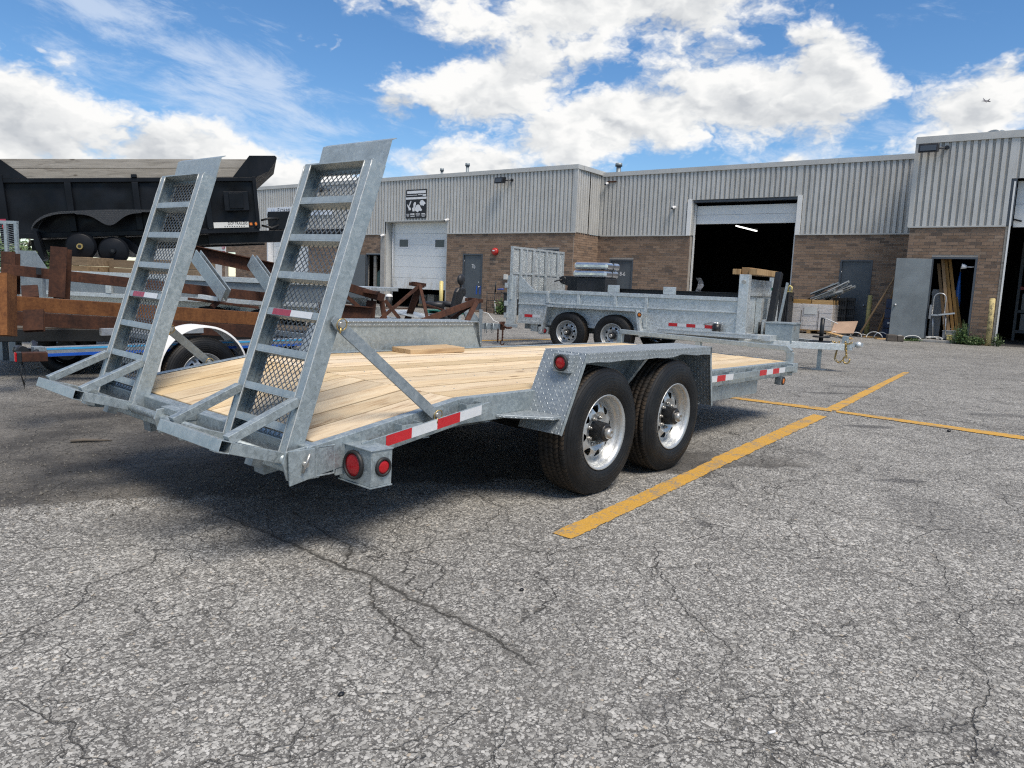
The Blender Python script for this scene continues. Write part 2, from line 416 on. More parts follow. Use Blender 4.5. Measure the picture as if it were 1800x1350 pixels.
M['oddwhite'] = simple('off_white_panel', (.60, .60, .57), .5, 0, .08, 3)
M['redpaint'] = simple('red_paint', (.42, .022, .018), .35, 0, .1, 10)
M['orangerack'] = simple('orange_red_rack', (.42, .07, .025), .5, 0, .15, 10)
M['shadegreen'] = simple('dark_green_cloth', (.055, .10, .09), .85, 0, .3, 9)
M['greenplastic'] = simple('green_plastic', (.02, .17, .13), .5, 0, .15, 6)
M['blueplastic'] = simple('blue_plastic', (.015, .10, .36), .45, 0, .2, 6)
M['navy'] = simple('navy_plastic', (.018, .035, .085), .5, 0, .25, 8)
M['blackplastic'] = simple('black_plastic', (.02, .022, .025), .55, 0, .25, 10)
M['cardboard'] = simple('cardboard', (.42, .285, .195), .85, 0, .12, 4)
M['cream'] = simple('cream_wrap', (.66, .59, .52), .55, 0, .12, 4)
M['white'] = simple('white_plastic', (.72, .72, .72), .4, 0, .05, 10)
M['grey'] = simple('grey_plastic', (.22, .23, .24), .5, 0, .1, 6)
M['seat'] = simple('black_vinyl', (.018, .018, .020), .48, 0, .25, 12, .2)
M['cable'] = simple('black_cable', (.016, .016, .016), .5)
M['whitecable'] = simple('white_hose', (.60, .60, .58), .45)
M['ink'] = simple('black_lettering', (.012, .012, .014), .5)
M['inkwhite'] = simple('white_lettering', (.70, .71, .72), .5)
M['inkblue'] = simple('pale_blue_emblem', (.38, .44, .55), .5)
M['signwhite'] = simple('white_sign', (.66, .70, .76), .4, 0, .04, 2)
M['plane'] = simple('aircraft_grey', (.24, .22, .25), .5)
M['alu'] = simple('aluminium', (.48, .49, .50), .35, .7, .1, 12)
M['silverwrap'] = simple('silver_wrapped_sheet', (.62, .64, .67), .16, .85, .12, 4)
def glass():
    m, g, b = new_mat('dark_glass'); b.inputs['Base Color'].default_value = (.05, .06, .07, 1); b.inputs['Roughness'].default_value = .08; return m
M['glass'] = glass()
def wrap():
    m, g, b = new_mat('clear_stretch_wrap'); c = ocoord(g)
    n = g.noise(g.vmath('MULTIPLY', c, (3, 3, 9)), 3, 6, .65, 1.5)
    b.inputs['Base Color'].default_value = (.8, .82, .86, 1); b.inputs['Roughness'].default_value = .18
    g.put(b.inputs['Alpha'], g.lin(n, .40, .66, .06, .55)); bump(g, b, n, .3, .01); return m
M['wrap'] = wrap()
def rust(name, stops):
    m, g, b = new_mat(name); c = ocoord(g, True)
    a = g.noise(c, 4, 8, .65); d = g.noise(c, 38, 6, .65); r = orand(g)
    run = g.noise(g.vmath('MULTIPLY', c, (9, 9, 1.5)), 2.0, 5, .6)
    f = g.math('ADD', g.math('ADD', g.math('MULTIPLY', a, .5), g.math('MULTIPLY', run, .25)), g.math('MULTIPLY', d, .42))
    col = g.ramp(f, stops)
    hs = g.node('ShaderNodeHueSaturation'); g.put(hs.inputs['Value'], g.lin(r, 0, 1, .7, 1.15)); g.put(hs.inputs['Color'], col)
    g.put(b.inputs['Base Color'], hs.outputs[0]); b.inputs['Roughness'].default_value = .85; b.inputs['Specular IOR Level'].default_value = .25
    bump(g, b, d, .35, .004); return m
M['rust'] = rust('rusty_steel', [(.40, (.022, .012, .010)), (.54, (.050, .023, .016)), (.68, (.090, .038, .022)), (.84, (.16, .078, .042))])
M['rust_bright'] = rust('orange_rusty_steel', [(.40, (.070, .028, .014)), (.54, (.150, .060, .024)), (.68, (.24, .10, .036)), (.84, (.33, .17, .08))])
def wood(name, c0, c1, c2, axis='X', knots=True, weather=0.0, seam=None):
    m, g, b = new_mat(name); c = ocoord(g, True)
    st = {'X': (1.1, 16, 16), 'Y': (16, 1.1, 16), 'Z': (16, 16, 1.1)}[axis]
    p = g.vmath('MULTIPLY', c, st)
    p = g.vmath('ADD', p, g.vmath('SCALE', g.noise(c, 1.6, 2, .5, out='Color'), .9))
    gr = g.noise(p, 1.5, 7, .62, .6); fine = g.noise(g.vmath('MULTIPLY', c, tuple(k*5 if k > 2 else k*2 for k in st)), 1.6, 4, .6)
    f = g.math('ADD', g.math('MULTIPLY', gr, .8), g.math('MULTIPLY', fine, .3)); f = g.lin(f, .34, .78, 0, 1)
    col = g.ramp(f, [(0.0, c2), (.42, c1), (1.0, c0)])
    hs = g.node('ShaderNodeHueSaturation'); rn = orand(g)
    g.put(hs.inputs['Value'], g.lin(rn, 0, 1, .78, 1.10)); g.put(hs.inputs['Saturation'], g.lin(g.math('FRACT', g.math('MULTIPLY', rn, 9.7)), 0, 1, .82, 1.12)); g.put(hs.inputs['Color'], col)
    col = hs.outputs[0]
    if knots:
        kp = g.vmath('MULTIPLY', c, {'X': (2.3, 6.5, 6.5), 'Y': (6.5, 2.3, 6.5), 'Z': (6.5, 6.5, 2.3)}[axis])
        k = g.voro(kp, 1.0, 'F1'); kc = g.sep(g.voro(kp, 1.0, 'F1', 'Color'))[1]
        km = g.math('MULTIPLY', g.sstep(.16, .07, k), g.sstep(.45, .55, kc))
        col = g.mix(g.math('MULTIPLY', km, .75), col, (c2[0]*.35, c2[1]*.28, c2[2]*.22))
        dk = g.sstep(.57, .70, g.noise(g.vmath('MULTIPLY', c, tuple(k_*.5 if k_ > 2 else k_*.9 for k_ in st)), 1.4, 6, .68))
        col = g.mix(g.math('MULTIPLY', dk, .62), col, (c2[0]*.5, c2[1]*.42, c2[2]*.36))
    if seam:
        yy = g.sep(g.node('ShaderNodeTexCoord').outputs['Object'])[1]
        e_ = g.math('ABSOLUTE', g.math('SUBTRACT', g.math('FRACT', g.math('DIVIDE', g.math('SUBTRACT', yy, seam[0]), seam[1])), .5))
        e_ = g.math('ADD', e_, g.math('MULTIPLY', g.math('SUBTRACT', g.noise(c, 3.0, 4, .6), .5), .03))
        col = g.mix(g.math('MULTIPLY', g.sstep(.446, .480, e_), .55), col, (.10, .062, .032))
    if weather:
        wv = g.noise(c, 3, 6, .6); col = g.mix(g.lin(wv, .3, .7, 0, weather), col, (.10, .10, .10))
    g.put(b.inputs['Base Color'], col); b.inputs['Roughness'].default_value = .72; b.inputs['Specular IOR Level'].default_value = .3
    bump(g, b, f, .25, .002); return m
M['pine'] = wood('pine_deck', (.75, .62, .415), (.66, .51, .32), (.45, .30, .155), seam=(.316, .178))
M['pine_y'] = wood('pine_block', (.66, .47, .24), (.55, .36, .16), (.35, .20, .08), 'X')
M['oldwood'] = wood('weathered_board', (.36, .335, .295), (.27, .25, .215), (.15, .135, .115), 'X')
M['oldwood_d'] = wood('dark_weathered_timber', (.16, .13, .10), (.10, .085, .07), (.05, .04, .035), 'X')
M['lumber'] = wood('lumber', (.56, .39, .20), (.45, .29, .14), (.28, .16, .07), 'Z')
M['lumberx'] = wood('lumber_flat', (.58, .40, .20), (.46, .29, .13), (.30, .17, .07), 'X')
M['cane'] = wood('brown_pole', (.33, .20, .085), (.26, .15, .06), (.14, .08, .035), 'Z', knots=False)
M['cane_x'] = wood('shade_toned_timber', (.30, .21, .12), (.23, .155, .085), (.12, .08, .045), 'X')  # timber browned to carry the shade below the raised dump body
M['treated'] = wood('treated_post', (.40, .36, .18), (.33, .29, .13), (.22, .19, .08), 'Z', knots=False)
def tyre():
    m, g, b = new_mat('tyre_rubber'); c = ocoord(g); x, y, z = g.sep(c)
    ang = g.math('ARCTAN2', z, x); rad = g.math('SQRT', g.math('ADD', g.math('MULTIPLY', x, x), g.math('MULTIPLY', z, z)))
    tread = g.sstep(.378, .3815, rad)
    s1 = g.math('SINE', g.math('ADD', g.math('MULTIPLY', ang, 84), g.math('MULTIPLY', g.math('SINE', g.math('MULTIPLY', y, 120)), 1.2)))
    sip = g.sstep(.55, .9, s1)
    rings = g.math('MULTIPLY', g.sstep(.8, 1.0, g.math('SINE', g.math('MULTIPLY', rad, 330))), g.math('SUBTRACT', 1.0, tread))
    n = g.noise(c, 8, 7, .65); du = g.sstep(.42, .70, n)
    col = g.mix(du, (.0045, .0052, .0064), (.0115, .0122, .0135))
    dust = g.math('MULTIPLY', tread, g.sstep(.32, .62, g.noise(c, 5, 6, .6)))
    col = g.mix(g.math('MULTIPLY', dust, .8), col, (.060, .043, .028))
    col = g.mix(g.math('MULTIPLY', g.math('MULTIPLY', tread, sip), .8), col, (.004, .004, .004))
    g.put(b.inputs['Base Color'], col); g.put(b.inputs['Roughness'], g.mix(tread, (.52, .52, .52), (.78, .78, .78)))
    b.inputs['Specular IOR Level'].default_value = .32
    h = g.math('SUBTRACT', g.math('ADD', g.math('MULTIPLY', rings, .4), g.math('MULTIPLY', n, .25)), g.math('MULTIPLY', g.math('MULTIPLY', tread, sip), 1.0))
    bump(g, b, h, .8, .008); return m
M['tyre'] = tyre()
def brick_mat():
    m, g, b = new_mat('brown_brick'); c = ocoord(g)
    at_ = g.node('ShaderNodeAttribute', attribute_name='tone'); tone = at_.outputs['Fac']; rn = orand(g)
    t = g.math('FRACT', g.math('ADD', tone, g.math('MULTIPLY', rn, 1.0)))
    n = g.noise(c, 26, 6, .6); n2 = g.noise(g.vmath('ADD', c, g.vmath('SCALE', g.comb(t, t, t), 30)), 7, 4, .6)
    col = g.ramp(t, [(0, (.19, .135, .098)), (.3, (.265, .188, .138)), (.62, (.30, .218, .162)), (.86, (.215, .155, .118)), (.95, (.125, .10, .083)), (1, (.33, .25, .19))])
    col = g.mix(g.sstep(.56, .72, n2), col, (.125, .10, .085))
    col = g.mix(g.lin(n, .35, .7, 0, .35), col, (.12, .085, .065))
    big = g.noise(c, .6, 4, .6)
    hs = g.node('ShaderNodeHueSaturation'); g.put(hs.inputs['Value'], g.lin(big, .3, .7, .86, 1.12)); hs.inputs['Saturation'].default_value = 1.08; g.put(hs.inputs['Color'], col)
    g.put(b.inputs['Base Color'], hs.outputs[0]); b.inputs['Roughness'].default_value = .92; b.inputs['Specular IOR Level'].default_value = .2
    bump(g, b, n, .4, .004); return m
M['brick'] = brick_mat()
def cladding():
    m, g, b = new_mat('ribbed_metal_cladding'); c = ocoord(g)
    gz = g.noise(g.vmath('MULTIPLY', c, (5, 5, .35)), 2.2, 6, .62); n = g.noise(c, 1.1, 5, .6)
    col = g.mix(g.lin(n, .3, .7, 0, 1), (.49, .485, .46), (.57, .57, .55))
    y = g.sep(c)[1]
    col = g.mix(g.math('MULTIPLY', g.sstep(.48, .72, gz), .45), col, (.245, .235, .215))
    # dirt lying in the valleys of the sheet, and a stained line along the bottom and the top edges
    geo = g.node('ShaderNodeAttribute', attribute_name='valley').outputs['Fac']
    col = g.mix(g.math('MULTIPLY', geo, g.lin(g.noise(c, 2.0, 5, .6), .3, .7, .34, .72)), col, (.255, .242, .215))
    g.put(b.inputs['Base Color'], col); b.inputs['Roughness'].default_value = .5; b.inputs['Metallic'].default_value = .15
    return m
M['clad'] = cladding()
M['trim'] = simple('cladding_trim', (.47, .47, .45), .5, .1, .1, 1.5)
def rolldoor():
    m, g, b = new_mat('white_sectional_door'); c = ocoord(g)
    x, y, z = g.sep(c)
    n = g.noise(c, .9, 5, .6); low = g.math('MULTIPLY', g.sstep(1.9, .9, z), g.sstep(.40, .66, g.noise(g.vmath('MULTIPLY', c, (2, 2, .8)), 1.5, 6, .65)))
    col = g.mix(g.lin(n, .3, .7, 0, 1), (.70, .72, .715), (.78, .79, .78))
    col = g.mix(g.math('MULTIPLY', low, .6), col, (.40, .34, .25))
    crk = g.math('MULTIPLY', g.sstep(.012, .0, g.voro(g.vmath('ADD', c, g.vmath('SCALE', g.noise(c, 3, 4, .6, out='Color'), .4)), .8, 'DISTANCE_TO_EDGE')), .12)
    col = g.mix(crk, col, (.22, .22, .21))
    g.put(b.inputs['Base Color'], col); b.inputs['Roughness'].default_value = .5
    g_ = g.math('FRACT', g.math('MULTIPLY', z, 12.0)); bump(g, b, g.math('MULTIPLY', g.sstep(.9, 1.0, g_), -1.0), .3, .004)
    return m
M['rolldoor'] = rolldoor()
def yellow(name, col, wear=.45, under=(.10, .095, .09)):
    m, g, b = new_mat(name); c = ocoord(g)
    n = g.noise(c, 60, 6, .7); w = g.sstep(.525, .60, g.math('ADD', g.math('MULTIPLY', g.noise(c, 5, 6, .65), .55), g.math('MULTIPLY', n, .50)))
    k = g.mix(g.lin(g.noise(c, 110, 3, .6), .3, .7, 0, 1), tuple(a*.72 for a in col), col)
    g.put(b.inputs['Base Color'], g.mix(g.math('MULTIPLY', w, wear), k, under)); b.inputs['Roughness'].default_value = .8
    bump(g, b, g.noise(c, 120, 4, .6), .7, .006); return m
M['roadyellow'] = yellow('yellow_road_paint', (.62, .345, .055), .8, (.21, .195, .165))
M['bollard'] = yellow('chipped_yellow_paint', (.62, .50, .23), .95, (.04, .035, .03))
M['postyellow'] = simple('pale_yellow_paint', (.60, .50, .20), .5, 0, .1, 8)
def tube_light():
    m, g, b = new_mat('lit_fluorescent_tube'); b.inputs['Emission Color'].default_value = (1, .98, .93, 1); b.inputs['Emission Strength'].default_value = 1.3; return m
M['lit'] = tube_light()
def leaf():
    m, g, b = new_mat('green_leaf'); c = ocoord(g); rn = g.node('ShaderNodeNewGeometry').outputs['Random Per Island']
    g.put(b.inputs['Base Color'], g.ramp(rn, [(0, (.025, .055, .016)), (.6, (.055, .105, .028)), (1, (.11, .16, .045))])); b.inputs['Roughness'].default_value = .6
    return m
M['leaf'] = leaf()

def asphalt():
    m, g, b = new_mat('worn_asphalt'); c = ocoord(g); x, y, z = g.sep(c)
    p = g.comb(x, y, 0.0)
    big = g.noise(p, .42, 6, .6); mid = g.noise(p, 2.1, 7, .62); fine = g.noise(p, 45, 5, .65)
    pj = g.vmath('ADD', p, g.vmath('SCALE', g.vmath('SUBTRACT', g.noise(p, 60, 3, .6, out='Color'), (.5, .5, .5)), .012))
    def chips(sc_, lo, hi, off):
        q = g.vmath('ADD', pj, off)
        d_ = g.voro(q, sc_, 'F1', dims='2D'); col_ = g.voro(q, sc_, 'F1', 'Color', dims='2D'); r_, g_, b_ = g.sep(col_)
        rad_ = g.math('MULTIPLY', g.lin(g.math('ADD', r_, g.math('MULTIPLY', g.math('SUBTRACT', mid, .5), .45)), .10, .90, lo, hi), 1.0)
        return g.sstep(0.0, .11, g.math('SUBTRACT', rad_, d_)), g_, b_
    s1_, cg, cb = chips(84, .02, .80, (0, 0, 0)); s2_, cg2, cb2 = chips(165, -.02, .78, (3.3, 1.2, 0)); cr = cb2
    base = g.mix(g.lin(fine, .3, .7, 0, 1), (.072, .069, .064), (.195, .188, .175))
    tone = [(0, (.215, .208, .190)), (.45, (.355, .345, .318)), (.85, (.480, .467, .432)), (.96, (.56, .545, .505)), (1, (.42, .36, .28))]
    stone = g.math('MAXIMUM', s1_, g.math('MULTIPLY', s2_, .85))
    col = g.mix(g.math('MULTIPLY', s2_, .85), base, g.ramp(cg2, tone)); col = g.mix(g.math('MULTIPLY', s1_, .9), col, g.ramp(cg, tone))
    hs = g.node('ShaderNodeHueSaturation'); g.put(hs.inputs['Value'], g.math('MULTIPLY', g.lin(big, .3, .72, .86, 1.14), g.lin(mid, .3, .7, .93, 1.07))); g.put(hs.inputs['Color'], col)
    col = hs.outputs[0]
    # older, loose, dirty asphalt at the back left; border runs as an uneven edge
    bx = g.math('ADD', g.math('MULTIPLY', g.math('SUBTRACT', x, PATCH[0]), PATCH[2]), g.math('MULTIPLY', g.math('SUBTRACT', y, PATCH[1]), PATCH[3]))
    bx = g.math('ADD', bx, g.math('MULTIPLY', g.math('SUBTRACT', g.noise(p, 1.6, 7, .65), .5), .9))
    pm = g.math('MULTIPLY', g.sstep(-.03, .07, bx), g.sstep(2.3, 1.2, g.math('ADD', x, g.math('MULTIPLY', g.math('SUBTRACT', mid, .5), 1.5))))
    pmf = g.math('MULTIPLY', pm, g.sstep(8.5, 3.2, g.math('ADD', y, g.math('MULTIPLY', g.math('SUBTRACT', big, .5), 3.0))))
    dcol = g.mix(g.lin(g.math('ADD', g.math('MULTIPLY', fine, .6), g.math('MULTIPLY', mid, .5)), .38, .72, 0, 1), (.045, .042, .038), (.185, .172, .152))
    dcol = g.mix(g.math('MULTIPLY', g.sstep(.80, .92, cr), .75), dcol, (.24, .225, .20))
    col = g.mix(g.math('MULTIPLY', pmf, .92), col, g.mix(g.sstep(.40, .66, g.noise(g.vmath('ADD', p, (21, 3, 0)), 1.3, 6, .62)), dcol, (.045, .042, .039)))
    rim = g.math('MULTIPLY', g.sstep(.10, .0, g.math('ABSOLUTE', g.math('SUBTRACT', bx, .02))), g.sstep(5.5, 2.8, y))
    # cracks
    wv = g.vmath('ADD', p, g.vmath('SCALE', g.vmath('SUBTRACT', g.noise(p, 1.7, 5, .54, out='Color'), (.5, .5, .5)), .62))
    e1 = g.voro(wv, .75, 'DISTANCE_TO_EDGE'); e2 = g.voro(g.vmath('ADD', wv, (5, 2, 0)), 2.0, 'DISTANCE_TO_EDGE'); e3 = g.voro(g.vmath('ADD', wv, (1, 7, 0)), 4.2, 'DISTANCE_TO_EDGE')
    brk = g.noise(p, 14, 4, .6)
    k1 = g.math('MULTIPLY', g.sstep(.0034, .0006, e1), g.math('MULTIPLY', g.sstep(.38, .48, g.noise(g.vmath('ADD', p, (2, 9, 0)), .7, 4, .6)), g.sstep(.30, .44, brk)))
    k2 = g.math('MULTIPLY', g.sstep(.0075, .0015, e2), g.math('MULTIPLY', g.sstep(.42, .54, g.noise(p, .8, 4, .6)), g.sstep(.34, .48, brk)))
    k3 = g.math('MULTIPLY', g.sstep(.014, .003, e3), g.math('MULTIPLY', g.sstep(.40, .54, g.noise(g.vmath('ADD', p, (11, 4, 0)), .9, 4, .6)), g.sstep(.40, .56, brk)))
    wv2 = g.vmath('ADD', p, g.vmath('SCALE', g.vmath('SUBTRACT', g.noise(p, 5.0, 4, .55, out='Color'), (.5, .5, .5)), .22))
    e4 = g.voro(g.vmath('ADD', wv2, (4, 1, 0)), 7.5, 'DISTANCE_TO_EDGE', dims='2D'); k4 = g.math('MULTIPLY', g.sstep(.030, .006, e4), g.math('MULTIPLY', g.sstep(.34, .48, g.noise(g.vmath('ADD', p, (6, 14, 0)), .75, 4, .6)), g.sstep(.36, .50, brk)))
    k3 = g.math('MAXIMUM', k3, g.math('MULTIPLY', k4, .85))
    crack = g.math('MAXIMUM', k1, g.math('MAXIMUM', g.math('MULTIPLY', k2, .85), g.math('MULTIPLY', k3, .6)))
    halo = g.math('MULTIPLY', g.math('MULTIPLY', g.sstep(.06, .0, e1), g.sstep(.44, .62, mid)), .35)
    col = g.mix(halo, col, (.115, .110, .100)); col = g.mix(g.math('MULTIPLY', crack, .74), col, (.040, .037, .033))
    # the long open cracks crossing the foreground
    pd = g.vmath('ADD', p, g.vmath('SCALE', g.vmath('SUBTRACT', g.noise(p, 7.0, 6, .65, out='Color'), (.5, .5, .5)), .11))
    dmin = None
    for (ax, ay, bx_, by_, wd) in CRACKS:
        L2 = (bx_-ax)**2+(by_-ay)**2; rel = g.vmath('SUBTRACT', pd, (ax+.0, ay+.0, .055*0))
        rx, ry, _z = g.sep(rel); t_ = g.math('MULTIPLY', g.math('ADD', g.math('MULTIPLY', rx, (bx_-ax)/L2), g.math('MULTIPLY', ry, (by_-ay)/L2)), 1.0, clamp=True)
        qx = g.math('SUBTRACT', rx, g.math('MULTIPLY', t_, bx_-ax)); qy = g.math('SUBTRACT', ry, g.math('MULTIPLY', t_, by_-ay))
        d_ = g.math('DIVIDE', g.math('SQRT', g.math('ADD', g.math('MULTIPLY', qx, qx), g.math('MULTIPLY', qy, qy))), wd); dmin = d_ if dmin is None else g.math('MINIMUM', dmin, d_)
    kb = g.math('MULTIPLY', g.sstep(1.0, .35, g.math('ADD', dmin, g.math('MULTIPLY', g.math('SUBTRACT', fine, .5), .8))), g.lin(brk, .3, .6, .55, 1.0))
    kh = g.math('MULTIPLY', g.sstep(5.0, .5, g.math('ADD', dmin, g.math('MULTIPLY', g.math('SUBTRACT', fine, .5), 2.5))), .45)
    col = g.mix(kh, col, (.115, .108, .094)); col = g.mix(g.math('MULTIPLY', kb, .85), col, (.040, .037, .032)); crack = g.math('MAXIMUM', crack, kb)
    # oil drips and tyre marks
    stain = None
    for (sx, sy, ra, rb, rot, w) in STAINS:
        ca, sa = math.cos(rot), math.sin(rot); dx = g.math('SUBTRACT', x, sx); dy = g.math('SUBTRACT', y, sy)
        u = g.math('DIVIDE', g.math('ADD', g.math('MULTIPLY', dx, ca), g.math('MULTIPLY', dy, sa)), ra)
        v = g.math('DIVIDE', g.math('SUBTRACT', g.math('MULTIPLY', dy, ca), g.math('MULTIPLY', dx, sa)), rb)
        r = g.math('ADD', g.math('SQRT', g.math('ADD', g.math('MULTIPLY', u, u), g.math('MULTIPLY', v, v))), g.math('MULTIPLY', g.math('SUBTRACT', fine, .5), .5))
        s_ = g.math('MULTIPLY', g.sstep(1.1, .55, r), w); stain = s_ if stain is None else g.math('MAXIMUM', stain, s_)
    sp = g.voro(g.vmath('ADD', wv, (3, 3, 0)), 1.15, 'F1'); sc2 = g.sep(g.voro(g.vmath('ADD', wv, (3, 3, 0)), 1.15, 'F1', 'Color'))[2]
    stain = g.math('MAXIMUM', stain, g.math('MULTIPLY', g.math('MULTIPLY', g.sstep(.16, .05, sp), g.sstep(.72, .8, sc2)), .45))
    tm = g.noise(g.vmath('MULTIPLY', g.comb(g.math('ADD', g.math('MULTIPLY', x, .35), g.math('MULTIPLY', y, .94)), g.math('SUBTRACT', g.math('MULTIPLY', y, .35), g.math('MULTIPLY', x, .94)), 0.0), (.18, 2.2, 1)), 1.2, 5, .6)
    stain = g.math('MAXIMUM', stain, g.math('MULTIPLY', g.sstep(.60, .74, tm), .30))
    col = g.mix(g.math('MULTIPLY', stain, .85), col, (.055, .054, .055))
    g.put(b.inputs['Base Color'], col); g.put(b.inputs['Roughness'], g.lin(stone, 0, 1, .92, .78)); b.inputs['Specular IOR Level'].default_value = .3
    h = g.math('ADD', g.math('MULTIPLY', g.math('MULTIPLY', stone, g.math('ADD', .5, cb)), .8), g.math('ADD', g.math('MULTIPLY', fine, .6), g.math('MULTIPLY', mid, 1.2)))
    h = g.math('SUBTRACT', h, g.math('MULTIPLY', crack, 1.8)); h = g.math('SUBTRACT', h, g.math('MULTIPLY', pmf, 1.6))
    bump(g, b, h, .85, .006); return m
_a, _b2 = onz(0, 893), onz(405, 872)
_d = (_b2-_a).normalized(); _nn = Vector((-_d.y, _d.x, 0))
if _nn.dot(Vector((.6, .8, 0))) < 0: _nn = -_nn
PATCH = (_b2.x, _b2.y, _nn.x, _nn.y)
def _st(px, py, a, b_, rot, w): q = onz(px, py); return (q.x, q.y, a, b_, R_(rot), w)
STAINS = [_st(1530, 750, .30, .10, -50, .75), _st(1583, 845, .20, .07, -50, .7), _st(1240, 921, .055, .045, 0, .75), _st(1458, 691, .35, .12, -45, .6), _st(1500, 680, .45, .14, -50, .5),
          _st(1253, 947, .05, .03, 0, .5), _st(1650, 905, .6, .3, 30, .28), _st(1745, 1322, .028, .02, 0, .8), _st(1160, 1240, .12, .08, 0, .35), _st(430, 900, .9, .35, -25, .55), _st(520, 935, .5, .25, -30, .45),
          _st(330, 760, .55, .4, 0, .55), _st(1760, 730, .5, .16, -50, .5), _st(1420, 640, .5, .15, -50, .4), _st(590, 1278, .02, .02, 0, .5)]
CRACKS = []
for path, wd in (([(385, 905), (505, 950), (610, 998), (655, 1015), (720, 1052), (790, 1082), (850, 1112), (930, 1165)], .0085), ([(610, 998), (612, 960), (560, 930), (515, 900)], .005), ([(655, 1015), (645, 1042), (672, 1080), (740, 1137)], .005)):
    q_ = [onz(*k) for k in path]
    for a_, c_ in zip(q_[:-1], q_[1:]): CRACKS.append((a_.x, a_.y, c_.x, c_.y, wd))
M['asphalt'] = asphalt()
# ------------------------------------------------------------------ ground, markings
def ground():
    mb = MB(); mb.add([(-420, -420, 0), (520, -420, 0), (520, 520, 0), (-420, 520, 0)], [(0, 1, 2, 3)])
    mb.build('ground', M['asphalt'], kind='structure')
    def strip(name, pts, z=.004):
        mb = MB(); q = [onz(*p) for p in pts]
        n = 70; L0, L1, R0, R1 = q[0], q[1], q[2], q[3]
        vs = []
        for i in range(n+1):
            t = i/n; a = L0.lerp(L1, t); b = R0.lerp(R1, t); j = (b-a)*random.uniform(-.045, .045); k = (b-a)*random.uniform(-.045, .045)
            vs += [(a.x+j.x, a.y+j.y, z), (b.x+k.x, b.y+k.y, z)]
        mb.add(vs, [(2*i, 2*i+1, 2*i+3, 2*i+2) for i in range(n)])
        mb.build(name, M['roadyellow'], kind='structure')
    strip('parking_line', [(970.8, 937.9), (1252, 809.5), (1005, 948.8), (1266, 822.3)])
    strip('parking_line', [(1249.5, 807.5), (1429.5, 728.5), (1264.5, 823.2), (1453, 733)], .0045)
    strip('parking_line', [(1447, 720.5), (1588, 654.4), (1472, 722.5), (1598.5, 655)])
    # the cross line
    strip('cross_line', [(1283, 697.6), (1462, 719.2), (1280, 700.4), (1462, 724.2)], .006)
    strip('cross_line', [(1470, 722.0), (1860, 775.5), (1470, 725.6), (1860, 782.5)], .006)
    strip('far_line', [(820, 598.6), (1000, 595.0), (820, 600.2), (1000, 596.6)])
ground()

# ------------------------------------------------------------------ building
BW_YAW = 1.6548
BX = Vector((-math.cos(BW_YAW), -math.sin(BW_YAW), 0)); BY = Vector((math.sin(BW_YAW), -math.cos(BW_YAW), 0))
B_ROT = (0, 0, math.atan2(BX.y, BX.x))
def bw(s, d, z): return BX*s+BY*d+Vector((0, 0, z))
def wp(px, py, D):
    r = ray(px, py); k = (D-BY.dot(CAM_C))/BY.dot(r); P = CAM_C+r*k
    return (P.dot(BX), P.z)
BLD = thing('industrial_building', 'long low workshop building, ribbed grey metal above brown brick', 'building', (0, 0, 0), B_ROT)
ZC = 3.42
def wall_rows(a0, a1, z0, z1, holes):
    """free intervals of a wall strip between z0 and z1"""
    iv = [(a0, a1)]
    for (h0, h1, g0, g1) in holes:
        if z1 <= g0+1e-6 or z0 >= g1-1e-6: continue
        out = []
        for (p, q) in iv:
            if h1 <= p or h0 >= q: out.append((p, q)); continue
            if h0 > p: out.append((p, h0))
            if h1 < q: out.append((h1, q))
        iv = out
    return iv
BR_W, BR_H, JT = .295, .094, .011
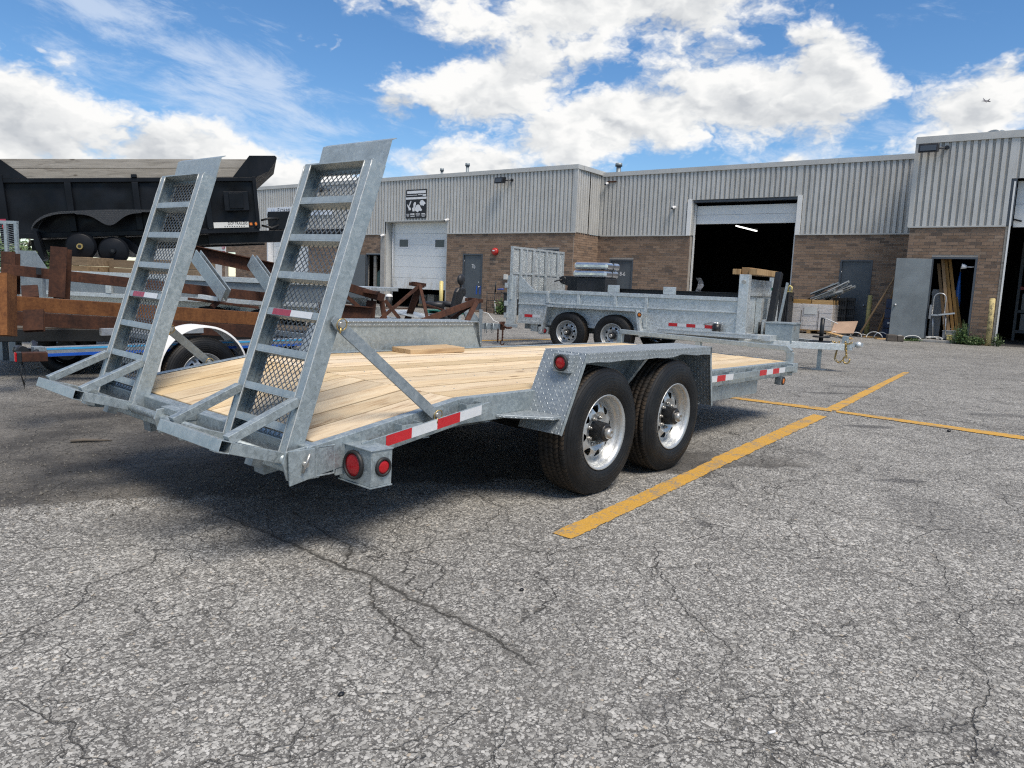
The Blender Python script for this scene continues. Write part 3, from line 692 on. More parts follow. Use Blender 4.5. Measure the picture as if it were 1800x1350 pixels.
def brick_wall(fn, a0, a1, z0, z1, holes, single=False, name='brick_courses'):
    """fn(a, depth, z) -> building coordinates; depth<0 is towards the viewer"""
    mm = MB()
    zs = sorted(set([z0, z1]+[min(max(h, z0), z1) for H in holes for h in H[2:]]))
    for i in range(len(zs)-1):
        for (p, q) in wall_rows(a0, a1, zs[i], zs[i+1], holes):
            c = [fn(p, 0, zs[i]), fn(q, 0, zs[i]), fn(q, .22, zs[i]), fn(p, .22, zs[i])]
            e = [(x, y, zs[i+1]) for x, y, _ in c]
            mm = MB(); mm.add(c+e, [(3,2,1,0),(4,5,6,7),(0,1,5,4),(1,2,6,5),(2,3,7,6),(3,0,4,7)]); mm.build('wall', M['mortar'], BLD)
    mb = MB(); tones = []; full = None; row = 0; z = z0
    while z < z1-.03:
        zt = min(z+BR_H-JT, z1-.002)
        off = -(BR_W/2) if row % 2 else 0
        for (p, q) in wall_rows(a0, a1, z+.002, zt-.002, holes):
            k = math.floor((p-a0-off)/BR_W); a = a0+off+k*BR_W
            while a < q:
                l, r = max(a+JT/2, p+.003), min(a+BR_W-JT/2, q-.003)
                if r-l > .03:
                    pr = .009+random.uniform(-.003, .003)
                    vs = [fn(l, -pr, z), fn(r, -pr, z), fn(r, -pr, zt), fn(l, -pr, zt), fn(l, .004, z), fn(r, .004, z), fn(r, .004, zt), fn(l, .004, zt)]
                    fs = [(0,1,2,3), (4,5,1,0), (3,2,6,7), (4,0,3,7), (1,5,6,2)]
                    if single:
                        if r-l > BR_W-JT-.002 and zt-z > BR_H-JT-.002:
                            if full is None:
                                b = MB(); b.box((-(r-l)/2, -.012, 0), ((r-l)/2, .012, zt-z)); full = b.mesh('brick', M['brick'])
                            c0 = fn((l+r)/2, .004+.0-pr+.004, z)
                            link('brick', full, BLD, c0)
                        else:
                            b = MB(); b.add(vs, fs); b.build('brick', M['brick'], BLD)
                    else:
                        mb.add(vs, fs); tones += [random.random()]*5
                a += BR_W
        z += BR_H; row += 1
    if not single:
        o = mb.build(name, M['brick'], BLD, kind='stuff', fix=False)
        at_ = o.data.attributes.new('tone', 'FLOAT', 'FACE')
        at_.data.foreach_set('value', tones[:len(o.data.polygons)])
def front(D): return lambda a, d, z: (a, D+d, z)
def side(S): return lambda a, d, z: (S-d, a, z)          # faces +x (to the right)

RIB = [(0, 0), (.098, 0), (.120, .040), (.162, .040), (.184, 0)]
def cladding_run(fn, a0, a1, z0, z1, step=6):
    a = a0
    while a < a1-.01:
        e = min(a+RIB[-1][0]*step, a1); vs = []; fs = []; val = []
        pts = []; k = a
        while k < e-1e-4:
            for (o_, d_) in RIB[:-1]:
                if k+o_ <= e: pts.append((k+o_, d_))
            k += RIB[-1][0]
        pts.append((e, 0 if pts[-1][1] == 0 else pts[-1][1]))
        for (p, d_) in pts: vs += [fn(p, d_-.045, z0), fn(p, d_-.045, z1)]
        for i in range(len(pts)-1):
            fs.append((2*i, 2*i+2, 2*i+3, 2*i+1)); val.append(1.0 if pts[i][1] > 0 and pts[i+1][1] > 0 else (.75 if pts[i][1] != pts[i+1][1] else 0.0))
        mb = MB(); mb.add(vs, fs)
        o = mb.build('cladding_panel', M['clad'], BLD, fix=False)
        at_ = o.data.attributes.new('valley', 'FLOAT', 'FACE'); at_.data.foreach_set('value', val[:len(o.data.polygons)])
        a = e
def bbox(name, mat, lo, hi, bevel=0, parent=None, **k):
    mb = MB(); mb.box(lo, hi); return mb.build(name, mat, parent or BLD, bevel, **k)

DL, DM, DR = 22.0, 24.0, 22.0
TL, TM, TR = 6.0, 5.95, 6.08
# --- left section
L_DOOR = (-23.72, -19.88, .0, 4.02)
HL = [(-18.93, -17.83, .10, 2.53), L_DOOR, (-25.02, -23.96, .08, 2.49), (-32.7, -29.3, 0, 4.02), (-15.03, -13.95, .2, 2.75), (-36.6, -35.6, 0, 2.5)]
brick_wall(front(DL), -36.9, -13.31, 0, ZC, HL)
cladding_run(front(DL), -46, -32.7, ZC, TL); cladding_run(front(DL), -32.7, -29.3, 4.02, TL)
cladding_run(front(DL), -29.3, -23.72, ZC, TL); cladding_run(front(DL), -23.72, -19.88, 4.02, TL); cladding_run(front(DL), -19.88, -13.30, ZC, TL)
bbox('wall', M['oddwhite'], (-46, DL, 0), (-36.9, DL+.2, ZC))
# --- step back at the inner corner
brick_wall(side(-13.3), DL+.002, DM, 0, ZC, [], name='brick_courses')
cladding_run(side(-13.3), DL-.045, DM, ZC, TL)
# --- middle section
M_BAY = (-9.25, -5.31, 0, 4.75)
HM = [M_BAY, (-12.70, -11.62, .05, 2.46), (-3.70, -2.67, 0, 2.54)]
brick_wall(front(DM), -13.30, -1.2, 0, ZC, HM)
cladding_run(front(DM), -13.25, -9.25, ZC, TM); cladding_run(front(DM), -9.25, -5.31, 4.75, TM); cladding_run(front(DM), -5.31, -1.2, ZC, TM)
# --- right section
R_BAY = (1.06, 5.2, 0, 4.78)
HR = [(-.72, .47, .08, 2.56), R_BAY]
brick_wall(front(DR), -1.40, 1.06, 0, 3.46, HR, single=True)
brick_wall(front(DR), 5.2, 9.0, 0, 3.46, [])
bbox('wall', M['mortar'], (-1.40, DR+.22, 0), (-1.22, DM+.1, TR))
cladding_run(front(DR), -1.44, 1.06, 3.46, TR); cladding_run(front(DR), 1.06, 5.2, 4.78, TR); cladding_run(front(DR), 5.2, 9.0, 3.46, TR)
bbox('corner_trim', M['trim'], (-1.47, DR-.052, 3.46), (-1.36, DR+.02, TR))
bbox('corner_trim', M['trim'], (-13.36, DL-.056, ZC), (-13.22, DL+.03, TL))
bbox('corner_trim', M['trim'], (-13.26, DM-.075, ZC), (-13.17, DM-.03, TM))
# caps along the roof edge, in lengths, and the drip edge below the cladding
def cap(s0, s1, D, z, h=.17):
    a = s0
    while a < s1-.01:
        e = min(a+3.05, s1); bbox('parapet_cap', M['trim'], (a+.004, D-.085, z-h+.03), (e-.004, D+.35, z+.03)); a = e
cap(-46, -13.2, DL, TL); cap(-13.2, -1.46, DM, TM); cap(-1.46, 9, DR, TR, .2)
bbox('parapet_cap', M['trim'], (-13.5, DL+.352, TL-.14), (-13.17, DM+.2, TL+.03))
for (s0, s1, D, z) in ((-29.3, -23.72, DL, ZC), (-19.88, -13.22, DL, ZC), (-13.2, -9.25, DM, ZC), (-5.31, -1.3, DM, ZC), (-1.44, 1.06, DR, 3.46), (-23.72, -19.88, DL, 4.02)):
    bbox('drip_edge', M['trim'], (s0, D-.062, z-.03), (s1, D+.01, z+.012))
# roof and the rooms behind the openings
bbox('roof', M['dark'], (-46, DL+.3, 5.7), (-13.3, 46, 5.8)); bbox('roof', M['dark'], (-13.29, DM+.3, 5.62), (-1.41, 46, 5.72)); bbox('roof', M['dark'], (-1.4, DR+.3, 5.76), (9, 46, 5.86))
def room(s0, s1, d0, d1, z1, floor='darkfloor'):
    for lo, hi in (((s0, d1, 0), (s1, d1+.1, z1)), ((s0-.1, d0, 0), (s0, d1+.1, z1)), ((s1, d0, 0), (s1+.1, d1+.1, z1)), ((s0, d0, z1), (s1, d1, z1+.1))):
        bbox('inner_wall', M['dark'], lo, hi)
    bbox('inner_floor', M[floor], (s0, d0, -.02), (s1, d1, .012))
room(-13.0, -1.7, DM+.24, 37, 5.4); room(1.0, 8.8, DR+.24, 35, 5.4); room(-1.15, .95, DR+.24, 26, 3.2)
room(-27, -19, DL+.24, 33, 5.2); room(-33.2, -28.8, DL+.24, 30, 5.2)

# --- doors
def steel_door(s0, s1, D, z0, z1, name='steel_door', knob='R', leaf=True):
    fr = MB(); t = .055
    fr.box((s0, D-.02, z0), (s0+t, D+.10, z1)); fr.box((s1-t, D-.02, z0), (s1, D+.10, z1)); fr.box((s0+t, D-.02, z1-t), (s1-t, D+.10, z1))
    f = fr.build('door_frame', M['frame'], BLD)
    if leaf:
        b = MB(); b.box((s0+t+.004, D+.035, z0+.01), (s1-t-.004, D+.08, z1-t-.004)); d = b.build(name, M['greydoor'], BLD, .003)
        k = MB(); kx = s1-t-.10 if knob == 'R' else s0+t+.10
        k.cyl((kx, D+.036, z0+1.0), (kx, D-.01, z0+1.0), .028, seg=12); k.sphere((kx, D-.03, z0+1.0), .034, 10, 6); k.build('door_knob', M['alu'], d)
        for hz in (.25, 1.15, 2.05):
            h = MB(); hx = s0+t if knob == 'R' else s1-t; h.cyl((hx, D+.02, z0+hz), (hx, D+.02, z0+hz+.11), .012, seg=8); h.build('hinge', M['alu'], d)
        h = MB(); h.box((s0+t+.03, D+.031, z0+.02), (s1-t-.03, D+.0348, z0+.26)); h.build('kick_plate', M['frame'], d)
        return d
    return f
d = steel_door(-18.93, -17.83, DL, .10, 2.53); k = MB(); k.cyl((-18.04, DL+.036, 1.30), (-18.04, DL+.02, 1.30), .035, seg=12); k.build('deadbolt', M['alu'], d)
text('lettering', '7b', .26, M['inkwhite'], d, (-18.36, DL+.032, 1.98), (R_(90), 0, 0), sx=.8)
for sx in (-18.15, -17.95):
    b = MB(); b.box((sx-.03, DL+.028, .78), (sx+.03, DL+.034, 1.15)); b.build('blue_tape', M['blue'], d)
d = steel_door(-12.70, -11.62, DM, .05, 2.46); text('lettering', '8-6', .24, M['inkwhite'], d, (-12.1, DM+.032, 1.86), (R_(90), 0, 0), sx=.8)
d = steel_door(-15.03, -13.95, DL, .2, 2.75)
d = steel_door(-3.70, -2.67, DM, 0, 2.54)
# open doorway at the right
steel_door(-.72, .47, DR, .08, 2.56, leaf=False)
lf = MB(); lf.box((0, -.022, .0), (-.97, .022, 2.40)); lo = lf.build('steel_door', M['leafdoor'], BLD, .003, label='weathered grey steel door standing wide open', loc=(-.70, DR-.05, .10), rot=(0, 0, R_(16)))
k = MB(); k.cyl((-.88, -.02, .98), (-.88, -.075, .98), .03, seg=12); k.sphere((-.88, -.085, .98), .036, 10, 6); k.build('door_knob', M['alu'], lo)
bbox('door_sill', M['concrete'], (-.85, DR-.22, 0), (.55, DR+.3, .075), .01)
# open doorway in the left section with its leaf
steel_door(-25.02, -23.96, DL, .08, 2.49, leaf=False)
lf = MB(); lf.box((0, -.022, .02), (-1.0, .022, 2.34)); lf.build('steel_door', M['greydoor'], BLD, .003, label='open grey door beside the loading door', loc=(-25.0, DL-.06, .10), rot=(0, 0, R_(28)))
lf = MB(); lf.box((-24.62, DL+.12, .1), (-24.46, DL+.2, 2.4)); lf.build('jamb_board', M['oldwood'], BLD)
# sectional overhead doors
def section_door(s0, s1, D, z0, z1, rows, name='overhead_door', windows=None, mat='rolldoor'):
    h = (z1-z0)/rows; first = None
    root = MB(); root.box((s0, D+.02, z0), (s1, D+.05, z1)); r = root.build(name, M['white'], BLD)
    for i in range(rows):
        b = MB(); b.box((s0, D-.028, z0+i*h+.004), (s1, D+.019, z0+(i+1)*h-.004)); b.build('door_section', M[mat], r, .004)
    if windows:
        for (wx, wz) in windows:
            b = MB()
            for lo, hi in (((wx-.33, D-.045, wz-.22), (wx+.33, D-.029, wz-.17)), ((wx-.33, D-.045, wz+.17), (wx+.33, D-.029, wz+.22)), ((wx-.33, D-.045, wz-.17), (wx-.28, D-.029, wz+.17)), ((wx+.28, D-.045, wz-.17), (wx+.33, D-.029, wz+.17))): b.box(lo, hi)
            b.build('window_frame', M['white'], r); g_ = MB(); g_.box((wx-.28, D-.036, wz-.17), (wx+.28, D-.030, wz+.17)); g_.build('window_pane', M['glass'], r)
    return r
bbox('door_jamb', M['trim'], (-23.72, DL+.01, 0), (-23.66, DL+.45, 4.02)); bbox('door_jamb', M['concrete'], (-24.0, DL-.05, 0), (-23.721, DL+.3, 3.40))
bbox('door_jamb', M['trim'], (-19.94, DL+.01, 0), (-19.88, DL+.45, 4.02)); bbox('door_head', M['trim'], (-23.66, DL+.01, 3.97), (-19.94, DL+.45, 4.03))
section_door(-23.62, -19.95, DL+.42, .88, 3.97, 6, windows=[(-22.88, 3.02), (-20.63, 3.0)])
b = MB(); b.cyl((-23.52, DL+.30, 0.3), (-23.52, DL+.30, 3.9), .03, seg=10); b.build('door_track', M['white'], BLD)
section_door(-32.65, -29.35, DL+.35, 1.15, 4.0, 5); bbox('door_jamb', M['white'], (-32.72, DL-.02, 0), (-32.6, DL+.3, 4.0))
for sx in (-9.25, -5.31):
    s_ = 1 if sx < -7 else -1
    bbox('door_jamb', M['whitepaint'], (sx-.16 if s_ > 0 else sx+.002, DM-.085, ZC-.02), (sx-.002 if s_ > 0 else sx+.16, DM+.02, 4.77))
    bbox('door_jamb', M['trim'], (sx, DM+.01, ZC) if s_ > 0 else (sx-.03, DM+.01, ZC), (sx+.03, DM+.30, 4.75) if s_ > 0 else (sx, DM+.30, 4.75))
    bbox('door_jamb', M['whitepaint'], (sx+.03 if s_ > 0 else sx-.09, DM+.20, 0), (sx+.09 if s_ > 0 else sx-.03, DM+.26, 4.6))
section_door(-9.17, -5.38, DM+.33, 3.86, 4.55, 2)
bbox('door_head', M['frame'], (-9.22, DM+.02, 4.66), (-5.34, DM+.25, 4.75))
bbox('door_jamb', M['frame'], (1.06, DR-.02, 3.46), (1.20, DR+.28, 4.78)); bbox('door_jamb', M['whitepaint'], (1.13, DR-.035, 0), (1.175, DR-.022, 4.70))
bbox('door_jamb', M['oldwood'], (1.06, DR-.02, 0), (1.128, DR+.20, 3.45))
section_door(1.22, 5.15, DR+.33, 3.44, 4.75, 2)
b = MB(); b.beam((1.22, DR+.25, 3.66), (1.42, DR+.22, 3.60), .02, .05); b.build('door_latch', M['ink'], BLD)
# roof vents and dishes
def vent(px, py, D, h, r):
    s_, z_ = wp(px, py, D+1.2); b = MB(); b.cyl((s_, D+1.2, 5.4), (s_, D+1.2, z_-.12), r, seg=14); b.cyl((s_, D+1.2, z_-.13), (s_, D+1.2, z_), r*1.55, r*1.45, seg=14); b.build('vent_pipe', M['galv_dull'], BLD)
vent(1088, 287, DM, .3, .10); vent(822, 287, DL, .3, .07); vent(777, 296, DL, .3, .06); vent(1106, 302, DM, .1, .03)

def on_wall(name, label, cat, s, D, z, group=None): return thing(name, label, cat, bw(s, D, z), B_ROT, group)
# satellite dishes
def dish(px, py, label, tilt, az):
    s_, z_ = wp(px, py, DR+1.0); t = on_wall('satellite_dish', label, 'satellite dish', s_, DR+1.0, TR-.1, 'satellite dishes on the roof edge')
    b = MB(); pr = [(.30*i/6, .075*(i/6)**2) for i in range(7)]; b.revolve(pr+[(r_, y_-.015) for r_, y_ in reversed(pr)], 24, 'Y')
    b.build('reflector', M['galv_dull'], t, loc=(0, 0, .12), rot=(R_(tilt), 0, R_(az)))
    b = MB(); b.tube([(0, .1, -.1), (0, .08, .1), (0, 0, .22)], .025); b.tube([(0, 0, .05), (.3*math.sin(R_(az)), -.3*math.cos(R_(az)), .18)], .018); b.build('mast', M['galv_dull'], t)
    b = MB(); b.cbox((.34*math.sin(R_(az)), -.34*math.cos(R_(az)), .2), (.09, .12, .07)); b.build('receiver', M['grey'], t, .01)
dish(1742, 230, 'grey satellite dish seen from behind, left of the pair', 35, 150); dish(1772, 230, 'grey satellite dish turned edge-on, right of the pair', -20, 60)
# floodlights on brackets
def flood(px, py, D, label, w=.5):
    s_, z_ = wp(px, py, D-.3); t = on_wall('floodlight', label, 'floodlight', s_, D-.06, z_, 'floodlights on the metal wall')
    b = MB(); b.poly_plate([(-w/2, -.42, -.13), (w/2, -.42, -.13), (w/2, -.08, .14), (w/2, -.36, .15), (-w/2, -.36, .15)][:0] or [(-w/2, -.40, .13), (w/2, -.40, .13), (w/2, -.46, -.12), (-w/2, -.46, -.12)], (0, 1, .1), .24); b.build('housing', M['black'], t, .012)
    g_ = MB(); g_.poly_plate([(-w/2+.05, -.405, .08), (w/2-.05, -.405, .08), (w/2-.05, -.46, -.08), (-w/2+.05, -.46, -.08)], (0, -1, -.1), .012); g_.build('lens', M['glass'], t)
    b = MB(); b.tube([(w/2-.05, -.25, 0), (w/2+.12, -.12, .03), (w/2+.18, 0, .05)], .02); b.cyl((w/2+.18, -.04, .05), (w/2+.18, .06, .05), .06, seg=10); b.build('bracket', M['black'], t)
flood(1633, 262, DR, 'black floodlight on the corner of the taller right wing', .52)
flood(881, 318, DL, 'black floodlight right of the white loading door', .42)
flood(563, 335, DL, 'black floodlight far along the wall, seen through the ramp mesh', .42)
def camera_dome(px, py, D, label, arm):
    s_, z_ = wp(px, py, D-.15); t = on_wall('security_camera', label, 'camera', s_, D-.05, z_, 'security cameras')
    b = MB(); b.cyl((0, -.06, .02), (.0, -.24, -.04), .055, .05, 14); b.build('body', M['white'], t); b = MB(); b.cyl((0, -.24, -.04), (0, -.252, -.044), .042, seg=14); b.build('lens', M['glass'], t)
    b = MB()
    if arm: b.box((-.03, -.05, .06), (.38, .0, .11))
    else: b.cyl((0, .05, .02), (0, -.08, .02), .06, seg=12)
    b.build('bracket', M['rust'] if arm else M['white'], t)
camera_dome(1067, 323, DM, 'white camera on a rusty bracket in the inner corner', True); camera_dome(1184, 365, DM, 'small white camera on the ribbed wall left of the open bay', False)
camera_dome(785, 387, DL, 'small camera at the upper right corner of the white loading door', False); camera_dome(672, 414, DL, 'white camera beside the open doorway, left of the loading door', False)
# alarm bell
s_, z_ = wp(869, 442, DL-.1); t = on_wall('alarm_bell', 'red round fire alarm bell on the brick wall', 'alarm bell', s_, DL, z_)
b = MB(); b.revolve([(0, -.16), (.06, -.16), (.13, -.14), (.155, -.08), (.16, -.02), (.10, -.0), (0, 0)], 24, 'Y'); b.build('gong', M['redpaint'], t)
b = MB(); b.poly_plate([(-.07, -.165, .03), (-.035, -.165, .06), (.035, -.165, .06), (.07, -.165, .03), (.04, -.165, .01), (-.04, -.165, .01)], (0, 1, 0), .01); b.build('sticker', M['whitepaint'], t)
s_, z_ = wp(890, 487, DL); t = on_wall('wall_box', 'small white electrical box on the brick wall', 'electrical box', s_, DL, z_); b = MB(); b.box((-.09, -.09, -.11), (.09, 0, .11)); b.build('cover', M['oddwhite'], t, .012)
# signs
s0, z0 = wp(713, 384, DL-.07); s1, z1 = wp(750, 332, DL-.07); sw, sh = s1-s0, z1-z0
t = on_wall('shop_sign', 'black and white sign with pale pictures above the loading door', 'sign', s0, DL-.07, z0)
b = MB(); b.box((0, 0, 0), (sw, .02, sh)); b.build('panel', M['ink'], t)
def sgn(name, x0, y0, x1, y1, mat='inkwhite', d=.006): b = MB(); b.box((x0*sw, -d, y0*sh), (x1*sw, -.001, y1*sh)); b.build(name, M[mat], t)
sgn('title_band', .06, .86, .96, .955, d=.004); sgn('title_line', .03, .795, .55, .812); sgn('title_line', .60, .80, .80, .825); sgn('title_box', .82, .765, .98, .825); sgn('white_band', 0, .66, 1, .735)
def shape(pts): b = MB(); b.poly_plate([(x*sw, -.006, y*sh) for x, y in pts], (0, 1, 0), .005); b.build('picture', M['inkwhite'], t)
shape([(.06, .50), (.10, .40), (.14, .34), (.16, .26), (.20, .30), (.25, .28), (.24, .38), (.20, .36), (.17, .42), (.12, .46)]); shape([(.16, .46), (.20, .56), (.25, .62), (.27, .58), (.22, .48), (.19, .43)])
shape([(.38, .50), (.42, .56), (.48, .56), (.50, .50), (.47, .42), (.44, .36), (.44, .24), (.34, .24), (.32, .36), (.38, .38)])
shape([(.46, .36), (.52, .45), (.60, .48), (.68, .45), (.73, .36), (.80, .28), (.76, .24), (.66, .26), (.60, .20), (.52, .24), (.46, .27)])
shape([(.68, .54), (.74, .62), (.82, .62), (.90, .57), (.97, .50), (.90, .47), (.88, .42), (.82, .44), (.74, .44), (.70, .48)])
for (x0, y0, x1, y1) in ((.24, .12, .30, .17), (.33, .12, .43, .17), (.50, .15, .70, .165), (.50, .11, .70, .125), (.52, .07, .68, .085), (.24, .06, .45, .085), (.78, .14, .95, .165), (.76, .09, .97, .115), (.80, .05, .93, .065), (.03, .14, .18, .155), (.05, .10, .18, .115), (.06, .06, .16, .07)): sgn('print_line', x0, y0, x1, y1)
s0, z0 = wp(470, 381.5, DL-.08); s1, z1 = wp(470, 365.5, DL-.08); sh = z1-z0
t = on_wall('shop_sign', 'long white shop sign with black capitals, half hidden by the ramp', 'sign', s0, DL-.08, z0); L = 5.2
b = MB(); b.box((0, 0, 0), (L, .04, sh)); b.build('panel', M['signwhite'], t, .004)
text('lettering', 'F', .33, M['ink'], t, (.86, -.003, sh*.66), (R_(90), 0, 0), sx=1.1, align='LEFT'); text('lettering', 'ORMULA', .27, M['ink'], t, (1.08, -.003, sh*.62), (R_(90), 0, 0), sx=1.25, align='LEFT')
text('lettering', 'AUTO', .10, M['grey'], t, (1.3, -.003, sh*.22), (R_(90), 0, 0), sx=1.6, align='LEFT')
for k in range(3):
    a0 = R_(30+120*k); b = MB(); b.poly_plate([(.47+.20*math.cos(a0+R_(w))*r, -.004, sh*.45+.20*math.sin(a0+R_(w))*r) for w, r in ((-42, 1), (-14, 1), (14, 1), (42, 1), (30, .3), (-30, .3))], (0, 1, 0), .003); b.build('emblem', M['inkblue'], t)
s0, z0 = wp(393, 437, DL-.03)
t = on_wall('warning_sign', 'small white no-entry notice on the brick wall under the black tongue', 'sign', s0, DL-.03, z0); b = MB(); b.box((-.22, 0, -.36), (.22, .015, .36)); b.build('panel', M['whitepaint'], t)
b = MB(); b.tube([(.14*math.cos(R_(a)), -.008, .12+.14*math.sin(R_(a))) for a in range(0, 360, 24)], .022, 6, True); b.tube([(-.1, -.008, .22), (.1, -.008, .02)], .02, 6); b.build('symbol', M['fadedred'], t); b = MB(); b.box((-.15, -.004, -.27), (.15, -.001, -.14)); b.build('print_line', M['fadedred'], t)
# lit tube in the open bay, shelves and stored goods inside
a, c = wp(1294, 397, 29), wp(1330, 406, 26.5)
t = thing('fluorescent_lamp', 'lit fluorescent tube under the ceiling of the open bay', 'ceiling lamp', bw(a[0], 29, a[1]), B_ROT); b = MB(); e = (c[0]-a[0], -2.5, c[1]-a[1]); b.cyl((0, 0, 0), e, .030, seg=8); b.build('tube', M['lit'], t)
b = MB(); b.beam((0, 0, .075), (e[0], e[1], e[2]+.075), .10, .04); b.build('fitting', M['grey'], t)
def shelf_rack():
    t = on_wall('storage_rack', 'dark storage rack with a red beam inside the right bay', 'rack', 1.5, 26.6, 0)
    for z in (.32, 1.0, 1.78): b = MB(); b.box((0, 0, z-.05), (3.4, .05, z+.05)); b.build('beam', M['redpaint'] if z > 1.5 else M['frame'], t, .004)
    for x in (-.06, 3.4): b = MB(); b.box((x, 0, 0), (x+.08, .07, 3.3)); b.box((x, .9, 0), (x+.08, .97, 3.3)); b.build('upright', M['frame'], t)
    for z in (.37, 1.05): b = MB(); b.box((0, .06, z-.02), (3.4, 1.0, z)); b.build('deck', M['oldwood_d'], t)
shelf_rack()
for (x, z, w, h, lab) in ((1.62, .37, 1.0, .55, 'pale carton on the lowest shelf of the rack'), (1.60, 1.05, .95, .55, 'pale carton on the middle shelf of the rack')):
    t = on_wall('carton', lab, 'box', x, 26.7, z); b = MB(); b.box((0, 0, 0), (w, .7, h)); b.build('box_body', M['grey'], t, .008)
    b = MB(); b.box((w/2-.03, -.004, 0), (w/2+.03, -.001, h)); b.build('packing_tape', M['oldwood'], t)
# small open room on the right: planks, trolley and clutter in the doorway
for i, (x0, x1, ht) in enumerate(((-.36, .10, 2.5), (-.27, .22, 2.42), (-.18, .33, 2.5), (-.46, .0, 2.3), (.06, .42, 1.5))):
    t = on_wall('plank', ('pale plank', 'brown plank', 'long plank', 'narrow plank', 'short plank')[i]+' leaning inside the open doorway', 'plank', x1-.12, DR+.05+.05*i, .09, 'planks leaning in the doorway')
    b = MB(); b.beam((0, 0, 0), (x0-x1, .35, ht), .085, .03, (0, 1, 0)); b.build('board', M['cane'], t)
t = on_wall('hand_trolley', 'small grey hand trolley with a curved tube handle in the doorway', 'trolley', -.38, DR-.02, .10)
b = MB(); b.tube([(-.16, 0, .72), (-.16, 0, 1.22)]+[(-.16*math.cos(R_(a)), 0, 1.22+.16*math.sin(R_(a))) for a in range(20, 181, 20)]+[(.16, 0, .45)], .017); b.build('handle', M['alu'], t)
b = MB(); b.box((-.20, -.08, .70), (.0, .18, .74)); b.beam((-.0, 0, .73), (.42, .06, .80), .16, .045); b.build('shelf', M['alu'], t); b = MB(); b.box((-.24, -.08, .60), (-.18, .05, 1.02)); b.build('side_plate', M['grey'], t)
b = MB(); b.tube([(-.14, 0, .72), (-.08, .05, .02)], .016); b.tube([(.2, .02, .75), (.25, .05, .02)], .016); b.build('legs', M['alu'], t)
t = on_wall('blue_umbrella', 'folded blue parasol hanging inside the open doorway', 'parasol', .02, DR+.62, .9); b = MB(); b.revolve([(.0, 0), (.10, .1), (.085, .5), (.05, .9), (.015, 1.25), (0, 1.25)], 10, 'Z'); b.build('canopy', M['blueplastic'], t); b = MB(); b.cyl((0, 0, -.35), (0, 0, 1.35), .014); b.build('pole', M['alu'], t)
t = on_wall('work_light', 'white clamp lamp at the top of the open doorway', 'lamp', .22, DR+.12, 2.28); b = MB(); b.cyl((-.02, 0, 0), (-.15, -.02, .02), .05, .085, 14); b.build('shade', M['white'], t); b = MB(); b.tube([(-.02, 0, 0), (.2, .02, .0)], .015); b.build('arm', M['white'], t)
for i, (x, d_, w, h, m, lab) in enumerate(((-.05, .03, .34, .28, 'grey', 'grey crate on the floor of the doorway'), (.12, .28, .30, .36, 'oddwhite', 'white bin behind the planks in the doorway'), (-.5, .5, .3, 1.5, 'grey', 'grey cabinet at the back of the doorway'), (-.02, -.06, .14, .14, 'postyellow', 'small yellow tub on the door sill'))):
    t = on_wall('storage_bin', lab, 'bin', x, DR+d_, .10, 'bins in the doorway'); b = MB(); b.box((-w/2, 0, 0), (w/2, w*.8, h)); b.build('body', M[m], t, .012); b = MB(); b.box((-w/2-.012, -.012, h*.88), (w/2+.012, w*.8+.012, h*.97)); b.build('rim', M[m], t)
t = on_wall('plastic_sheet', 'crumpled pale cables and scraps on the door sill', 'scrap', -.45, DR-.08, .085); b = MB()
for k in range(5):
    cx_, w_, h_, y_ = random.uniform(-.15, .3), random.uniform(.08, .2), random.uniform(.03, .14), random.uniform(-.05, .15)
    b.tube([(cx_+w_*math.cos(R_(q)), y_+.05*math.sin(R_(q*2)), .012+h_*max(0, math.sin(R_(q)))) for q in range(-10, 200, 15)], .010, 6)
b.build('loops', M['oddwhite'], t)
# objects standing in the left doorway
t = on_wall('orange_rack', 'orange-red rack upright in the open left doorway', 'rack', -24.12, DL+.45, .1); b = MB(); b.box((-.05, 0, 0), (.04, .08, 2.35)); b.build('upright', M['orangerack'], t); b = MB(); b.beam((-.02, .3, 2.2), (-.5, .34, .9), .05, .05); b.beam((-.5, .3, 1.35), (.0, .3, 1.35), .06, .08); b.build('brace', M['orangerack'], t)
t = on_wall('hanging_jacket', 'dark green work jacket hanging in the left doorway', 'jacket', -24.36, DL+.38, .75); b = MB(); b.revolve([(.0, 1.0), (.10, .97), (.19, .86), (.21, .5), (.23, .1), (.18, .05), (0, .07)], 14, 'Z'); b.build('cloth', M['shadegreen'], t); b = MB(); b.tube([(-.18, -.03, .86), (-.25, -.08, .5), (-.22, -.1, .18)], .055); b.tube([(.18, -.03, .86), (.24, -.08, .5), (.22, -.1, .18)], .055); b.build('sleeves', M['shadegreen'], t)

t = on_wall('plastic_curtain', 'crumpled clear plastic hanging at the left edge of the open bay', 'plastic sheet', -9.0, DM+.4, .2)
b = MB(); n = 10; b.add([(.05*math.sin(i*1.7)+.22*k, .08*math.sin(i*2.3+k), 1.6*i/n) for i in range(n+1) for k in (0, .5, 1)], [(3*i+k, 3*i+k+1, 3*i+k+4, 3*i+k+3) for i in range(n) for k in (0, 1)], True); b.build('film', M['wrap'], t, fix=False)
for i, (x, d_, w, h, m, lab) in enumerate(((-8.2, 25.4, 1.0, 1.1, 'grey', 'dim grey cabinet inside the open bay at its left'), (-6.6, 26.2, 1.3, .9, 'oldwood', 'dim timber crate in the middle of the open bay'), (-5.9, 27.5, .6, 1.7, 'grey', 'dim tall grey locker deep inside the open bay'))):
    t = on_wall('storage_cabinet', lab, 'cabinet', x, d_, .013); b = MB(); b.box((-w/2, 0, 0), (w/2, .6, h)); b.build('body', M[m], t, .01); b = MB(); b.box((-w/2+.05, -.02, .08), (w/2-.05, -.001, h-.06)); b.build('front_panel', M[m], t, .006)
